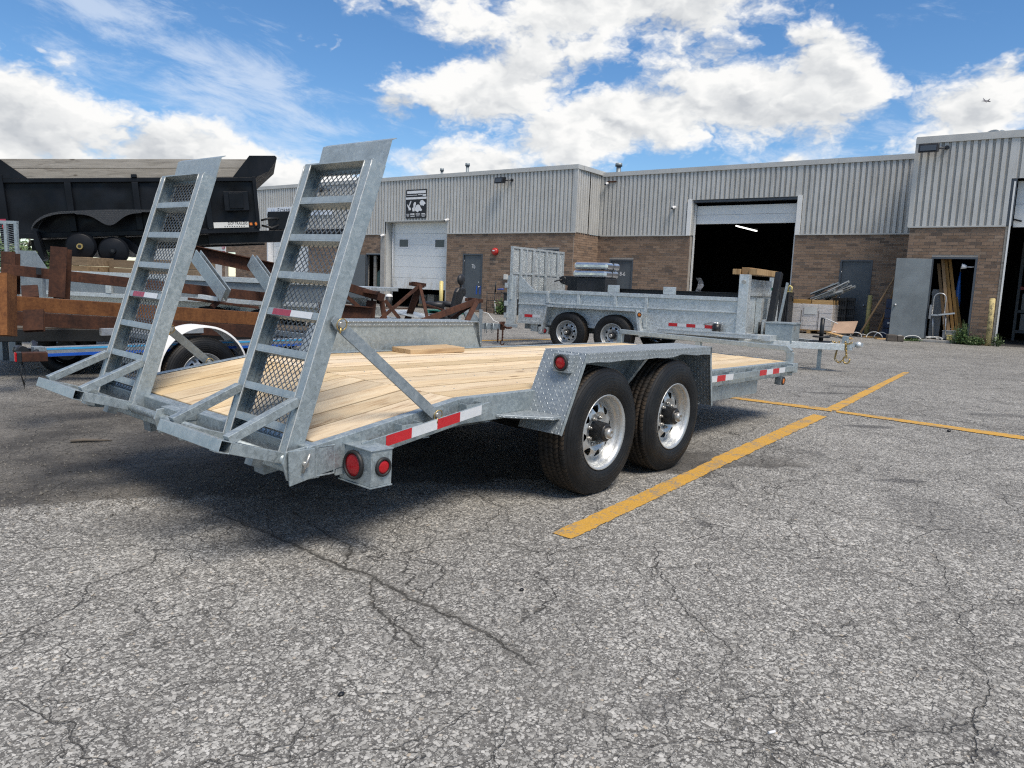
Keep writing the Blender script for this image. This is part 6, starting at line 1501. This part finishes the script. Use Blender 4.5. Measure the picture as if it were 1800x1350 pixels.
bar('steel_channel', 'grey galvanised channel leaning under the sloping rusty beam, right one', 'channel', at(443, 458, 9.3), at(492, 525, 8.9), .17, .07, 'c', 'galv', 'grey channels leaning in the stack', (.55, .7, .4))
bar('steel_channel', 'short pale galvanised plate lying between the rusty tubes', 'plate', at(351, 521, 8.8), at(386, 526, 8.8), .1, .05, 'box', 'galv_bright')
bar('steel_beam', 'thin rusty angle bar lying behind the orange tube', 'beam', at(330, 525, 8.9), at(455, 541, 9.2), .05, .03, 'box', group=G1)
bar('steel_offcut', 'rusty strut propped between the beams behind the left ramp', 'beam', at(372, 540, 8.8), at(395, 520, 8.9), .06, .05, 'box', group=G1)
G2 = 'rusty beams and trestles behind the far fender'
bar('steel_beam', 'rusty tube sloping down to the right behind the right ramp', 'beam', at(596, 500, 10.2), at(674, 524, 10.5), .10, .11, 'tube', group=G2)
bar('steel_plate', 'short rusty plate lying across the sloping rusty tube', 'plate', at(640, 511, 10.3), at(663, 515, 10.3), .18, .045, 'box', group=G2)
bar('steel_beam', 'rusty I-beam lying low behind the far fender', 'beam', at(560, 545, 10.0), at(652, 552, 10.4), .14, .20, 'i', group=G2)
bar('steel_post', 'stubby rusty I-beam standing behind the far fender', 'beam', at(650, 560, 10.5), at(653, 529, 10.5), .13, .14, 'i', group=G2, up=(.6, .8, 0))
bar('steel_post', 'rusty leg slanting down from the sloping tube', 'beam', at(670, 524, 10.6), at(677, 566, 10.6), .07, .07, 'box', group=G2, up=(.6, .8, 0))
bar('steel_post', 'rusty brace slanting right from the sloping tube', 'beam', at(677, 528, 10.7), at(702, 560, 10.7), .05, .05, 'box', group=G2, up=(.6, .8, 0))
bar('steel_post', 'orange rusty brace left of the sloping tube leg', 'beam', at(608, 520, 10.3), at(632, 540, 10.3), .05, .06, 'box', group=G2, up=(.6, .8, 0))
def trestle(label, apex, feet, dep, w):
    A = at(*apex, dep); t = thing('trestle', label, 'trestle', A, (0, 0, 0), 'rusty trestles behind the far fender')
    mb = MB(); a = at(apex[0]-12, apex[1]-1, dep)-A; b = at(apex[0]+8, apex[1]+2, dep+.15)-A; mb.beam(a, b, .10, .05); mb.build('cap', M['rust'], t, .003); mb = MB(); mb.beam(a+Vector((.05, .12, -.01)), b+Vector((.12, .15, -.02)), .06, .05); mb.build('cap', M['rust'], t, .003)
    for (fx, fy, fd, ww) in feet:
        f = at(fx, fy, fd); f2 = f-A; mb = MB(); d = f2.normalized(); s = max(1.0, (A.z-.02)/max(.05, A.z-f.z)); s = min(s, 1.6); mb.beam(Vector((0, 0, -.02)), f2*s, ww, .05, (.6, .8, 0)); mb.build('leg', M['rust'], t, .003)
trestle('rusty trestle standing before the white loading door', (738, 499), [(692, 540, 11.2, .05), (722, 545, 11.6, .10), (750, 553, 11.0, .045), (742, 515, 11.9, .04)], 11.4, .1)
trestle('rusty trestle lying low beside the black seat', (838, 527), [(762, 557, 10.4, .09), (796, 558, 10.8, .05), (822, 561, 10.6, .07), (830, 545, 11.5, .04)], 11.0, .1)
bar('steel_beam', 'flat rusty bar on the ground behind the trestles', 'beam', at(655, 541, 12.5), at(722, 542, 12.5), .06, .02, 'box', group=G2)
bar('steel_beam', 'thin rusty bar sloping towards the black seat', 'beam', at(744, 534, 12.0), at(782, 546, 12.0), .05, .03, 'box', group=G2)
for i, (a, b, w, lab) in enumerate((((690, 545, 12), (752, 558, 11.3), .5, 'bright galvanised sheet lying behind the far fender'), ((655, 552, 11.5), (672, 558, 11.2), .3, 'small galvanised sheet beside the rusty post'))):
    p, q = at(*a), at(*b); c = (p+q)/2; t = thing('steel_sheet', lab, 'sheet', c, (0, 0, 0), 'galvanised sheets behind the far fender'); mb = MB(); mb.beam(p-c, q-c, w, .01); mb.build('sheet', M['galv_bright'], t, .002)
t = thing('white_bench', 'white painted plank seat behind the rusty tubes', 'bench', at(634, 529, 11.5), (0, 0, R_(-50))); mb = MB(); mb.box((-.14, -.12, -.01), (.14, .12, .05)); mb.build('top', M['galv_bright'], t, .004); mb = MB(); mb.box((-.12, -.1, -.85), (.12, .1, -.012)); mb.build('pedestal', M['galv'], t, .004)
# mesh ramp standing at the left edge, sheet, bush
t = thing('mesh_ramp', 'galvanised mesh ramp standing upright at the left edge of the yard', 'ramp', at(14, 470, 9.6), (0, 0, R_(-60))); t.location.z = .9
for x in (-.16, .0, .15): mb = MB(); mb.box((x-.02, -.02, 0), (x+.02, .02, .88)); mb.build('upright', M['galv'], t, .003)
mb = MB(); mb.box((-.18, -.015, .86), (.17, .025, .90)); mb.box((-.18, -.015, -.03), (.17, .025, .0)); mb.build('end_bar', M['galv'], t, .003, kind='stuff')
mb = MB()
for k in range(30): z = .02+.028*k; mb.beam((-.14, .0, z), (-.02, .0, z+.02), .012, .004); mb.beam((.02, .0, z+.02), (.13, .0, z), .012, .004)
mb.build('mesh', M['galv_dull'], t, kind='stuff')
mb = MB(); mb.box((-.15, -.1, -.9), (-.05, 0, -.031)); mb.box((.05, -.1, -.9), (.15, 0, -.031)); mb.build('stand', M['galv_dull'], t, kind='stuff')
t = thing('steel_sheet', 'slanted galvanised sheet standing behind the two rusty posts', 'sheet', at(55, 470, 9.0), (0, 0, R_(-58))); mb = MB(); mb.poly_plate([(-.15, 0, -.05), (.24, 0, -.05), (.06, 0, .2), (-.15, 0, .2)], (0, 1, 0), .01); mb.build('sheet', M['galv_dull'], t); mb = MB(); mb.box((-.12, .02, -.35), (.12, .08, -.051)); mb.build('foot', M['galv_dull'], t)
# ------------------------------------------------------------------ third trailer's tongue in the middle distance
T7 = thing('trailer_tongue', 'galvanised trailer tongue with jack post and hanging rusty chains', 'trailer', at(846, 573, 12.6), (0, 0, R_(-58)))
def tt(name, lo, hi, mat='galv_dull', bevel=.004): mb = MB(); mb.box(lo, hi); return mb.build(name, M[mat], T7, bevel)
z0 = T7.location.z
tt('beam', (-.9, -.045, -.05), (.33, .045, .05)); tt('coupler', (.331, -.03, .0), (.62, .03, .055)); tt('jack_post', (-.03, -.085, -z0+.01), (.025, -.046, .28)); tt('jack_foot', (-.09, -.13, -z0), (.08, -.01, -z0+.01))
for x in (.09, .2): mb = MB(); mb.tube([(x-.015, -.055, -.11), (x-.015, -.055, .06), (x+.015, -.055, .06), (x+.015, -.055, -.11)], .007); mb.build('u_bolt', M['galv'], T7)
mb = MB(); mb.add([(x, y, z) for y in (-.05, -.046) for x, z in ((-.16, -.06), (-.3, .22), (-.12, .22), (-.0, .08), (-.0, -.06))], [(0,1,2,3,4),(9,8,7,6,5)]+[(i, (i+1) % 5, (i+1) % 5+5, i+5) for i in range(5)]); mb.build('gusset', M['galv'], T7)
mb = MB(); mb.tube([(.02, -.05, .24), (.12, -.06, .22), (.22, -.05, .10), (.34, -.04, .06)], .008); mb.build('cable', M['whitecable'], T7)
chain(T7, (.30, -.06, -.04), (.30, -.06, -.25), 8, 0, 'rust', .006, .02); chain(T7, (.38, -.06, .0), (.38, -.06, -.22), 8, 0, 'rust', .006, .02); chain(T7, (.33, -.06, .08), (.52, -.06, .0), 7, .04, 'rust', .008, .022); tt('latch', (.34, -.05, -.05), (.40, .05, .09), 'rust')
mb = MB(); mb.tube([(.38+.03*math.cos(R_(a)), -.06, -.26+.04*math.sin(R_(a))) for a in range(80, 380, 25)], .009, 6); mb.build('chain_hook', M['rust'], T7)
for (x, y) in ((-1.6, .45), (-1.6, -.45)): mb = MB(); mb.beam((-.86, 0, 0), (x, y, .0), .08, .09); mb.build('drawbar', M['galv_dull'], T7)
mb = MB(); mb.box((-2.9, -.5, -.05), (-1.6, .5, .06)); mb.build('bed', M['galv_dull'], T7, .004)
# operator seat on its stand, hose spool, pallet, bollard, bins
t = thing('operator_seat', 'black vinyl operator seat with headrest and armrests standing in the yard', 'seat', at(774, 540, 13.6), (0, 0, R_(200))); t.location.z = .55
mb = MB(); mb.box((-.24, -.24, -.02), (.24, .26, .10)); mb.build('cushion', M['seat'], t, .04); mb = MB(); mb.poly_plate([(-.22, .24, .06), (.22, .24, .06), (.20, .34, .52), (.14, .36, .60), (-.14, .36, .60), (-.20, .34, .52)], (0, 1, 0), .09); mb.build('backrest', M['seat'], t, .03)
mb = MB(); mb.sphere((0, .40, .74), .12, 14, 8, (1, .5, .85)); mb.build('headrest', M['seat'], t); mb = MB(); mb.cyl((0, .39, .58), (0, .40, .68), .02, seg=8); mb.build('headrest_stem', M['black'], t)
for s_ in (-1, 1): mb = MB(); mb.cyl((s_*.29, -.2, .28), (s_*.29, .2, .27), .05, .06, 12); mb.build('armrest', M['seat'], t); mb = MB(); mb.beam((s_*.26, .2, .02), (s_*.28, .16, .25), .04, .04); mb.build('arm_support', M['black'], t)
mb = MB(); mb.box((-.2, -.2, -.55), (.2, .2, -.45)); mb.box((-.1, -.1, -.449), (.1, .1, -.021)); mb.build('pedestal', M['black'], t, .01, kind='stuff')
P = at(812, 531, 13.6); t = thing('hose_reel', 'grey hose reel with bright blue band beside the black seat', 'reel', P, (0, 0, R_(-20))); mb = MB(); mb.revolve([(.0, -.06), (.10, -.06), (.11, -.045), (.08, -.04), (.08, .04), (.11, .045), (.10, .06), (0, .06)], 24, 'Y'); mb.build('drum', M['grey'], t); mb = MB(); mb.revolve([(.082, -.038), (.10, -.03), (.10, .03), (.082, .038)], 24, 'Y'); mb.build('hose', M['lightblue'], t)
mb = MB(); mb.beam((-.1, .0, -P.z), (-.02, .0, -.02), .05, .05, (0, 1, 0)); mb.beam((.35, .0, -P.z+.1), (.02, .0, -.02), .10, .05, (0, 1, 0)); mb.build('stand', M['galv'], t, kind='stuff')
P = onz(775, 552); t = thing('plastic_pallet', 'green plastic pallet on the ground before the white loading door', 'pallet', P, (0, 0, R_(-85))); mb = MB(); mb.box((-.75, 0, .10), (.55, .9, .145)); mb.build('deck', M['greenplastic'], t, .006)
for x in (-.75, -.15, .43): mb = MB(); mb.box((x, 0, .0), (x+.12, .9, .099)); mb.build('runner', M['greenplastic'], t, .006)
s_, z_ = wp(776, 495, 20.6); t = on_wall('bollard', 'pale yellow steel post at the right edge of the white loading door', 'bollard', s_, 20.6, 0); mb = MB(); mb.cyl((0, 0, 0), (0.0, 0, z_), .085, seg=14); mb.sphere((0, 0, z_), .085, 14, 6, (1, 1, .4)); mb.build('post', M['postyellow'], t)
s_, z_ = wp(684, 517, 21.4); t = on_wall('waste_bin', 'black bin with white lid beside the white loading door jamb', 'bin', s_, 21.4, 0); mb = MB(); mb.cyl((0, 0, 0), (0, 0, z_-.12), .14, .16, 16); mb.build('body', M['blackplastic'], t); mb = MB(); mb.revolve([(.17, z_-.12), (.17, z_-.08), (.10, z_-.0), (0, z_+.02)], 16, 'Z'); mb.build('lid', M['white'], t)
for i, (px, lab) in enumerate(((742, 'left of two pale cartons under the raised loading door'), (757, 'right of two pale cartons under the raised loading door'))):
    s_, z_ = wp(px, 520, 22.9); t = on_wall('carton', lab, 'box', s_, 22.9, .06); mb = MB(); mb.box((-.2, 0, .12), (.2, .5, z_)); mb.build('box_body', M['oldwood'], t, .008); mb = MB(); mb.box((-.24, -.02, 0), (.24, .5, .119)); mb.build('skid', M['lumberx'], t)
# rubbish along the wall left of the dump trailer gate
s_, z_ = wp(872, 495, 21.4); t = on_wall('wire_cart', 'dark wire cart with blue handle against the brick wall', 'cart', s_, 21.4, 0); mb = MB()
for x in (-.45, -.05, .3): mb.tube([(x, 0, .0), (x, .0, z_-.4 if x else z_)], .018, 6)
for z in (.25, .55, .85): mb.tube([(-.45, 0, z), (.35, 0, z)], .012, 6); mb.tube([(-.45, .4, z), (.35, .4, z)], .012, 6)
for k in range(9): mb.tube([(-.45+.1*k, .0, .25), (-.45+.1*k, .0, .85)], .005, 5)
mb.tube([(-.02, 0, z_), (-.02, 0, .9)], .03, 6); mb.build('frame', M['black'], t, kind='stuff'); mb = MB(); mb.tube([(.12, -.03, z_-.32), (.42, -.03, z_-.30)], .026, 8); mb.build('handle_grip', M['blue'], t)
mb = MB(); mb.beam((.0, -.05, .55), (.12, -.12, .05), .035, .03, (0, 1, 0)); mb.build('prop', M['oddwhite'], t)
s_, z_ = wp(897, 515, 21.3); t = on_wall('waste_bin', 'dark bin half hidden by weeds and the mesh gate', 'bin', s_, 21.3, 0); mb = MB(); mb.box((-.2, -.2, 0), (.25, .3, z_-.04)); mb.build('body', M['blackplastic'], t, .02); mb = MB(); mb.box((-.23, -.23, z_-.039), (.28, .33, z_+.02)); mb.build('lid', M['blackplastic'], t, .02)

def plant(name, label, cat, P, n, rad, h, seed, leafsz=.06, spread=1.0, group=None):
    rr = random.Random(seed); t = thing(name, label, cat, P, (0, 0, 0), group); mb = MB(); st = MB()
    for k in range(n//9):
        a = rr.uniform(0, 6.28); r = rad*math.sqrt(rr.random())*spread; bx, by = r*math.cos(a)*.8, r*math.sin(a)*.8
        tx, ty_, tz = bx+rr.uniform(-.3, .3)*rad, by+rr.uniform(-.3, .3)*rad, h*rr.uniform(.35, 1.0)*(1-.45*(r/rad))
        st.tube([(bx*.6, by*.6, 0), ((bx+tx)/2, (by+ty_)/2, tz*.55), (tx, ty_, tz)], [.006, .005, .002], 4)
        for _ in range(9):
            f = rr.uniform(.12, 1.0); c = Vector((bx+(tx-bx)*f+rr.uniform(-.06, .06), by+(ty_-by)*f+rr.uniform(-.06, .06), tz*f))
            d = Vector((rr.uniform(-1, 1), rr.uniform(-1, 1), rr.uniform(-.3, .8))).normalized(); s = d.orthogonal().normalized(); s.rotate(Matrix.Rotation(rr.uniform(0, 6.28), 3, d)); l = leafsz*rr.uniform(.6, 1.4); w = l*.32
            mb.add([c, c+d*l*.5+s*w, c+d*l, c+d*l*.5-s*w], [(0, 1, 2, 3)])
    mb.build('leaves', M['leaf'], t, kind='stuff', fix=False); st.build('stems', M['leaf'], t, kind='stuff'); return t
q = bw(*wp(882, 530, 21.2)[:1], 21.2, 0); plant('weeds', 'dark green weeds against the brick wall beside the wire cart', 'weeds', q, 420, .32, 1.0, 3, .09)
q = bw(wp(1688, 590, 21.75)[0], 21.75, .0); plant('weeds', 'tall green weeds at the doorway corner left of the yellow bollard', 'weeds', q, 520, .24, .95, 5, .06)
q = bw(wp(1708, 600, 21.72)[0], 21.72, .0); plant('weeds', 'low spreading weeds at the foot of the brick pier', 'weeds', q, 700, .42, .40, 6, .055)
q = bw(wp(1752, 600, 21.8)[0], 21.8, .0); plant('weeds', 'thin weeds along the white door jamb right of the bollard', 'weeds', q, 160, .14, .55, 8, .05)
q = bw(wp(1600, 600, 21.8)[0], 21.75, .0); plant('weeds', 'short weeds under the open grey door', 'weeds', q, 320, .42, .14, 9, .05)
# bollard at the right bay
s_, z_ = wp(1743, 524, 21.72); sb_, _ = wp(1735, 606, 21.72); t = on_wall('bollard', 'chipped yellow bollard leaning beside the right bay door', 'bollard', sb_+.02, 21.72, 0); mb = MB(); mb.cyl((0, 0, 0), (s_-sb_-.02+.03, .0, z_-.03), .072, seg=18); mb.sphere((s_-sb_+.01, 0, z_-.03), .072, 18, 6, (1, 1, .45)); mb.build('post', M['bollard'], t)
# wrapped pallet and the heap on it
DP = 22.3; sl_, _ = wp(1383, 590, DP); sr_, _ = wp(1459, 590, DP); _, zt = wp(1430, 527, DP)
t = on_wall('wrapped_pallet', 'pallet of pale cartons in torn clear wrap before the brick wall', 'pallet', sl_, DP, 0); w = sr_-sl_
for k in range(3): b = MB(); x = k*(w-.12)/2; b.box((x, 0, 0), (x+.12, 1.0, .10)); b.build('pallet_block', M['lumberx'], t)
b = MB(); b.box((0, 0, .101), (w, 1.0, .125)); b.build('pallet_deck', M['lumberx'], t)
nl = 6; hl = (zt-.13-.14)/nl
for k in range(nl):
    for j in range(3): b = MB(); b.box((w/3*j+.004+random.uniform(-.006, .006), random.uniform(0, .015), .128+k*hl), (w/3*(j+1)-.004, .95, .128+(k+1)*hl-.006)); b.build('carton', M['cream'], t, .006)
for j in range(2): b = MB(); b.box((w/2*j+.01, .02, .13+nl*hl), (w/2*(j+1)-.02, .9, .13+nl*hl+.14)); b.build('carton', M['lumberx'], t, .006)
b = MB(); b.box((-.012, -.014, .12), (w+.012, .97, .128+nl*hl+.004)); b.build('stretch_wrap', M['wrap'], t, .02)
b = MB(); b.box((w*.36, -.02, .128+nl*hl-.34), (w*.66, -.016, .128+nl*hl-.10)); b.build('paper_label', M['oddwhite'], t)
for x in (.3, .7): b = MB(); b.box((w*x-.008, -.019, .12), (w*x+.008, -.016, .128+nl*hl*.75)); b.build('strap', M['blackplastic'], t)
zt2 = .13+nl*hl+.15
t = on_wall('steel_studs', 'bundle of galvanised studs sticking out over the wrapped pallet', 'studs', sr_-.35, DP+.3, zt2)
for k in range(12):
    b = MB(); dy = random.uniform(-.2, .3); dz = random.uniform(-.02, .22); a = R_(random.uniform(16, 34)); x0 = random.uniform(-.5, .1); L_ = random.uniform(.7, 1.0)
    b.channel((x0, dy, dz), (x0+L_*math.cos(a), dy-.1, dz+L_*math.sin(a)), .10, .05, .004, (0, -.5, 1)); b.build('stud', M['galv_bright'] if k % 3 else M['galv_dull'], t)
t = on_wall('rubber_sheet', 'black rubber sheet bent over the studs on the wrapped pallet', 'sheet', sl_+.45, DP+.35, zt2); b = MB(); pts = [(0, 0), (.3, .16), (.62, .30), (.78, .30), (.84, .22)]
b.add([(x, y, z) for y in (0, .45) for x, z in pts], [(i, i+1, 6+i, 5+i) for i in range(4)]); o = b.build('sheet', M['blackplastic'], t); sm = o.modifiers.new('s', 'SOLIDIFY'); sm.thickness = .02
for i, (px, zz, lab) in enumerate(((1477, .0, 'black plastic pallet on edge beside the wrapped cartons'), (1494, .0, 'second black plastic pallet on edge against the grey door'))):
    s0, zt = wp(px-12, 523, 23.2); s1, _ = wp(px+(12 if i == 0 else 8), 523, 23.2); t = on_wall('plastic_pallet', lab, 'pallet', s0, 23.2+.2*i, 0, 'black plastic pallets on edge'); w2, h2 = s1-s0, zt
    b = MB(); b.box((0, .03, 0), (w2, .06, h2))
    t_ = b.build('panel', M['ink'], t)
    for k in range(6): b = MB(); b.box((k*(w2-.05)/5, .0, 0), (k*(w2-.05)/5+.05, .029, h2)); b.build('slat', M['blackplastic'], t, .004)
    for k in range(5): b = MB(); b.box((0, -.04, k*(h2-.10)/4), (w2, -.001, k*(h2-.10)/4+.10)); b.build('slat', M['blackplastic'], t, .006)
def piece(name, label, cat, px0, py0, px1, py1, D, mat, kind='slab', t_=.03, dep=.4, group=None):
    s0, z0 = wp(px0, py1, D); s1, z1 = wp(px1, py0, D); z0 = max(z0, .006)
    t = on_wall(name, label, cat, s0, D, z0, group); b = MB()
    if kind == 'slab': b.poly_plate([(0, 0, 0), (s1-s0, 0, (z1-z0)*.1), (s1-s0+.04, dep, z1-z0), (.02, dep, (z1-z0)*.85)], (0, -.4, 1), t_)
    b.build('sheet', M[mat], t, .004); return t
piece('cardboard_sheet', 'flattened brown cardboard leaning on the black pallets', 'cardboard', 1460, 566, 1502, 587, 21.7, 'cardboard', dep=.35)
a, b_ = onz(1456, 590), onz(1494, 597); bar('plank', 'pale plank lying on the ground before the wrapped pallet', 'plank', a+Vector((0, 0, .10)), b_+Vector((0, 0, .03)), .18, .035, 'box', 'lumberx')
s0, z0 = wp(1529, 519, 22.9); s1, _ = wp(1523, 585, 22.9); t = on_wall('timber_post', 'greenish treated round post leaning beside the grey door', 'post', s1, 22.9, 0); b = MB(); b.cyl((0, 0, 0), (s0-s1, .1, z0), .075, .07, 16); b.build('log', M['treated'], t)
for (x0, y0, x1, y1, D0, D1, r_, lab) in ((1510, 589, 1598, 447, 21.9, 23.2, .035, 'longer brown pole leaning right against the brick wall'), (1543, 583, 1581, 485, 22.3, 23.4, .030, 'shorter brown pole leaning behind the open door')):
    s0, z0 = wp(x0, y0, D0); s1, z1 = wp(x1, y1, D1); t = on_wall('wooden_pole', lab, 'pole', s0, D0, 0, 'brown poles leaning on the wall'); b = MB(); b.cyl((0, 0, max(z0, 0)), (s1-s0, D1-D0, z1), r_, r_*.85, 10); b.build('shaft', M['cane'], t)
s0, zt = wp(1567, 530, 22.6); t = on_wall('folded_crates', 'dark blue folded crates stacked behind the open door', 'crates', s0, 22.6, 0)
for k in range(4): b = MB(); b.box((-.2+.02*k, -.02*k, .32*k), (.14, .3, .32*k+.30)); b.build('crate', M['navy'], t, .02)
b = MB(); b.box((-.05, -.06, .45), (.03, -.05, .52)); b.build('sticker', M['oddwhite'], t)
P = onz(1573, 600); t = thing('wood_block', 'dark brown timber chunk on the ground by the open grey door', 'timber', P, (0, 0, R_(-70))); b = MB(); b.box((-.24, -.16, 0), (.03, .14, .2)); b.build('chunk', M['oldwood_d'], t, .02); b = MB(); b.box((.04, -.12, 0), (.22, .14, .18)); b.build('chunk', M['oldwood_d'], t, .02)
t = on_wall('white_hoses', 'loose white hoses and scraps along the foot of the wall', 'hoses', wp(1520, 590, 21.9)[0], 21.9, .01); b = MB(); rr = random.Random(4)
for k in range(9):
    x = -.8+.24*k+rr.uniform(-.1, .1); w_ = rr.uniform(.12, .26); h_ = rr.uniform(.03, .22); y_ = rr.uniform(-.25, .2)
    b.tube([(x+w_*math.cos(R_(q))+.02*k, y_+.06*math.sin(R_(q*2+40*k)), .018+h_*max(0, math.sin(R_(q)))) for q in range(-20, 205, 15)], .014, 6)
b.build('hose', M['whitecable'], t, kind='stuff')
for i, (px, py, w_, d_, h_, m, lab) in enumerate(((1497, 591, .30, .2, .12, 'black', 'black box on the ground left of the brown poles'), (1532, 594, .5, .12, .05, 'lumberx', 'short pale board on the ground below the brown poles'), (1553, 597, .45, .14, .04, 'lumberx', 'pale offcut on the ground left of the dark timber chunk'), (1478, 594, .12, .1, .08, 'oddwhite', 'white scrap on the ground beside the plank'))):
    P = onz(px, py); t = thing('scrap_piece', lab, 'scrap', P, (0, 0, R_(-80+20*i))); b = MB(); b.box((-w_/2, 0, 0), (w_/2, d_, h_)); b.build('offcut', M[m], t, .006)
# far bush behind the yard on the left, distant trees
def tree(label, P, h, rad, seed, n=2600, lf=.16):
    rr = random.Random(seed); t = thing('tree', label, 'tree', P, (0, 0, 0), 'trees beyond the yard'); mb = MB()
    mb.tube([(0, 0, 0), (rr.uniform(-.1, .1), 0, h*.4), (rr.uniform(-.2, .2), 0, h*.85)], [.16, .11, .03], 8)
    for k in range(7): a = k*.9; mb.tube([(0, 0, h*(.3+.07*k)), (rad*.4*math.cos(a), rad*.4*math.sin(a), h*(.42+.07*k)), (rad*.75*math.cos(a), rad*.75*math.sin(a), h*(.5+.06*k))], [.06, .04, .015], 6)
    mb.build('trunk', M['oldwood_d'], t); mb = MB(); cl = [(rr.uniform(-.7, .7)*rad, rr.uniform(-.7, .7)*rad, h*rr.uniform(.25, .92), rad*rr.uniform(.25, .5)) for _ in range(22)]
    for _ in range(n):
        x, y, z, r = rr.choice(cl); d = Vector((rr.gauss(0, 1), rr.gauss(0, 1), rr.gauss(0, .8))).normalized()*r*rr.random()**.4; c = Vector((x, y, z))+d; e = Vector((rr.uniform(-1, 1), rr.uniform(-1, 1), rr.uniform(-.5, .5))).normalized(); s = e.orthogonal().normalized(); l = lf*rr.uniform(.6, 1.4)
        mb.add([c, c+e*l*.5+s*l*.35, c+e*l, c+e*l*.5-s*l*.35], [(0, 1, 2, 3)])
    mb.build('crown', M['leaf'], t, kind='stuff', fix=False)
def gpt(px, depth): p = at(px, 480, depth); return Vector((p.x, p.y, 0))
tree('bushy green tree far beyond the mesh ramp at the left', gpt(52, 34), 3.0, 1.6, 21); tree('green tree far beyond the yard at the left edge', gpt(5, 38), 2.8, 2.0, 22); tree('green tree far beyond the black brake drum', gpt(78, 40), 2.2, 1.6, 23)

# ------------------------------------------------------------------ small things on the ground
P = onz(1357, 1290); t = tag(MB().cyl((-.011, 0, .0042), (.011, .004, .0042), .004, seg=12).build('cigarette_butt', M['white'], None, loc=P, rot=(0, 0, R_(-40))), 'white cigarette butt on the asphalt in the foreground', 'cigarette butt')
P = onz(152, 778); t = thing('wood_splinter', 'dark splintered stick on the dirty asphalt below the left ramp', 'stick', P, (0, 0, R_(-35))); b = MB(); b.tube([(-.10, 0, .012), (-.02, .012, .016), (.08, .006, .014), (.16, .02, .01)], [.012, .014, .010, .004], 6); b.build('stick', M['oldwood_d'], t)
for i, (px, py, s_, lab) in enumerate(((917, 1038, .010, 'single dark pebble on the pale asphalt, centre foreground'), (600, 1222, .010, 'dark pebble low in the foreground left of centre'), (1668, 759, .022, 'black lump beside the yellow cross line'), (1240, 690, .0, ''))):
    if not s_: continue
    P = onz(px, py); mb = MB(); mb.sphere((0, 0, s_*.4), s_, 7, 5, (1.2, .9, .6)); tag(mb.build('pebble', M['black'], None, loc=P), lab, 'pebble')
def gravel():
    rr = random.Random(11); mb = MB(); base = [(1, 0, 0), (-1, 0, 0), (0, 1, 0), (0, -1, 0), (0, 0, 1), (0, 0, -1)]; fs = [(0, 2, 4), (2, 1, 4), (1, 3, 4), (3, 0, 4), (2, 0, 5), (1, 2, 5), (3, 1, 5), (0, 3, 5)]
    def st(P, r):
        q = Euler((rr.uniform(0, 6), rr.uniform(0, 6), rr.uniform(0, 6))).to_matrix(); sc = (r*rr.uniform(.7, 1.3), r*rr.uniform(.7, 1.3), r*rr.uniform(.5, .8))
        mb.add([P+q@Vector((b[0]*sc[0], b[1]*sc[1], b[2]*sc[2]))+Vector((0, 0, r*.35)) for b in base], fs)
    for _ in range(2600):
        px, py = rr.uniform(-60, 560), 640+250*rr.random()**.8
        st(onz(px, py), rr.uniform(.002, .0075)*(1.0 if rr.random() < .95 else 1.8))
    for _ in range(1500):
        px, py = rr.uniform(0, 1800), rr.uniform(880, 1360); st(onz(px, py), rr.uniform(.0012, .0035))
    for _ in range(240):
        px = rr.uniform(0, 420); py = 893-.05*px+rr.gauss(0, 14); st(onz(px, py), rr.uniform(.003, .010))
    return mb
m_ = simple('loose_stone', (.16, .15, .135), .9, 0, .4, 30); gravel().build('gravel', m_, kind='stuff', fix=False)
# aeroplane
D_ = 2600; P = at(1735, 177.5, D_); t = thing('aeroplane', 'small airliner flying in front of the white cloud', 'aeroplane', P, (R_(6), R_(-3), math.atan2(RT.y, RT.x)+R_(196)))
b = MB(); b.revolve([(0, -17), (.9, -16), (1.8, -13), (2.0, -4), (2.0, 8), (1.2, 14), (.3, 18), (0, 18)], 16, 'X'); b.build('fuselage', M['plane'], t)
for s_ in (-1, 1):
    b = MB(); b.poly_plate([(-4, s_*1.5, -.6), (2, s_*1.5, -.6), (7, s_*17, 1.2), (4.8, s_*17, 1.2)], (0, 0, 1), .5); b.build('wing', M['plane'], t); b = MB(); b.poly_plate([(12, s_*.5, .8), (16, s_*.5, .8), (18, s_*6, 1.2), (16.5, s_*6, 1.2)], (0, 0, 1), .3); b.build('tailplane', M['plane'], t); b = MB(); b.cyl((-5, s_*5.5, -1.6), (-.5, s_*5.5, -1.6), 1.0, .8, 12); b.build('engine', M['plane'], t)
b = MB(); b.poly_plate([(11, 0, 1.5), (16, 0, 1.5), (19, 0, 7.5), (16.5, 0, 7.5)], (0, 1, 0), .4); b.build('tail_fin', M['plane'], t)
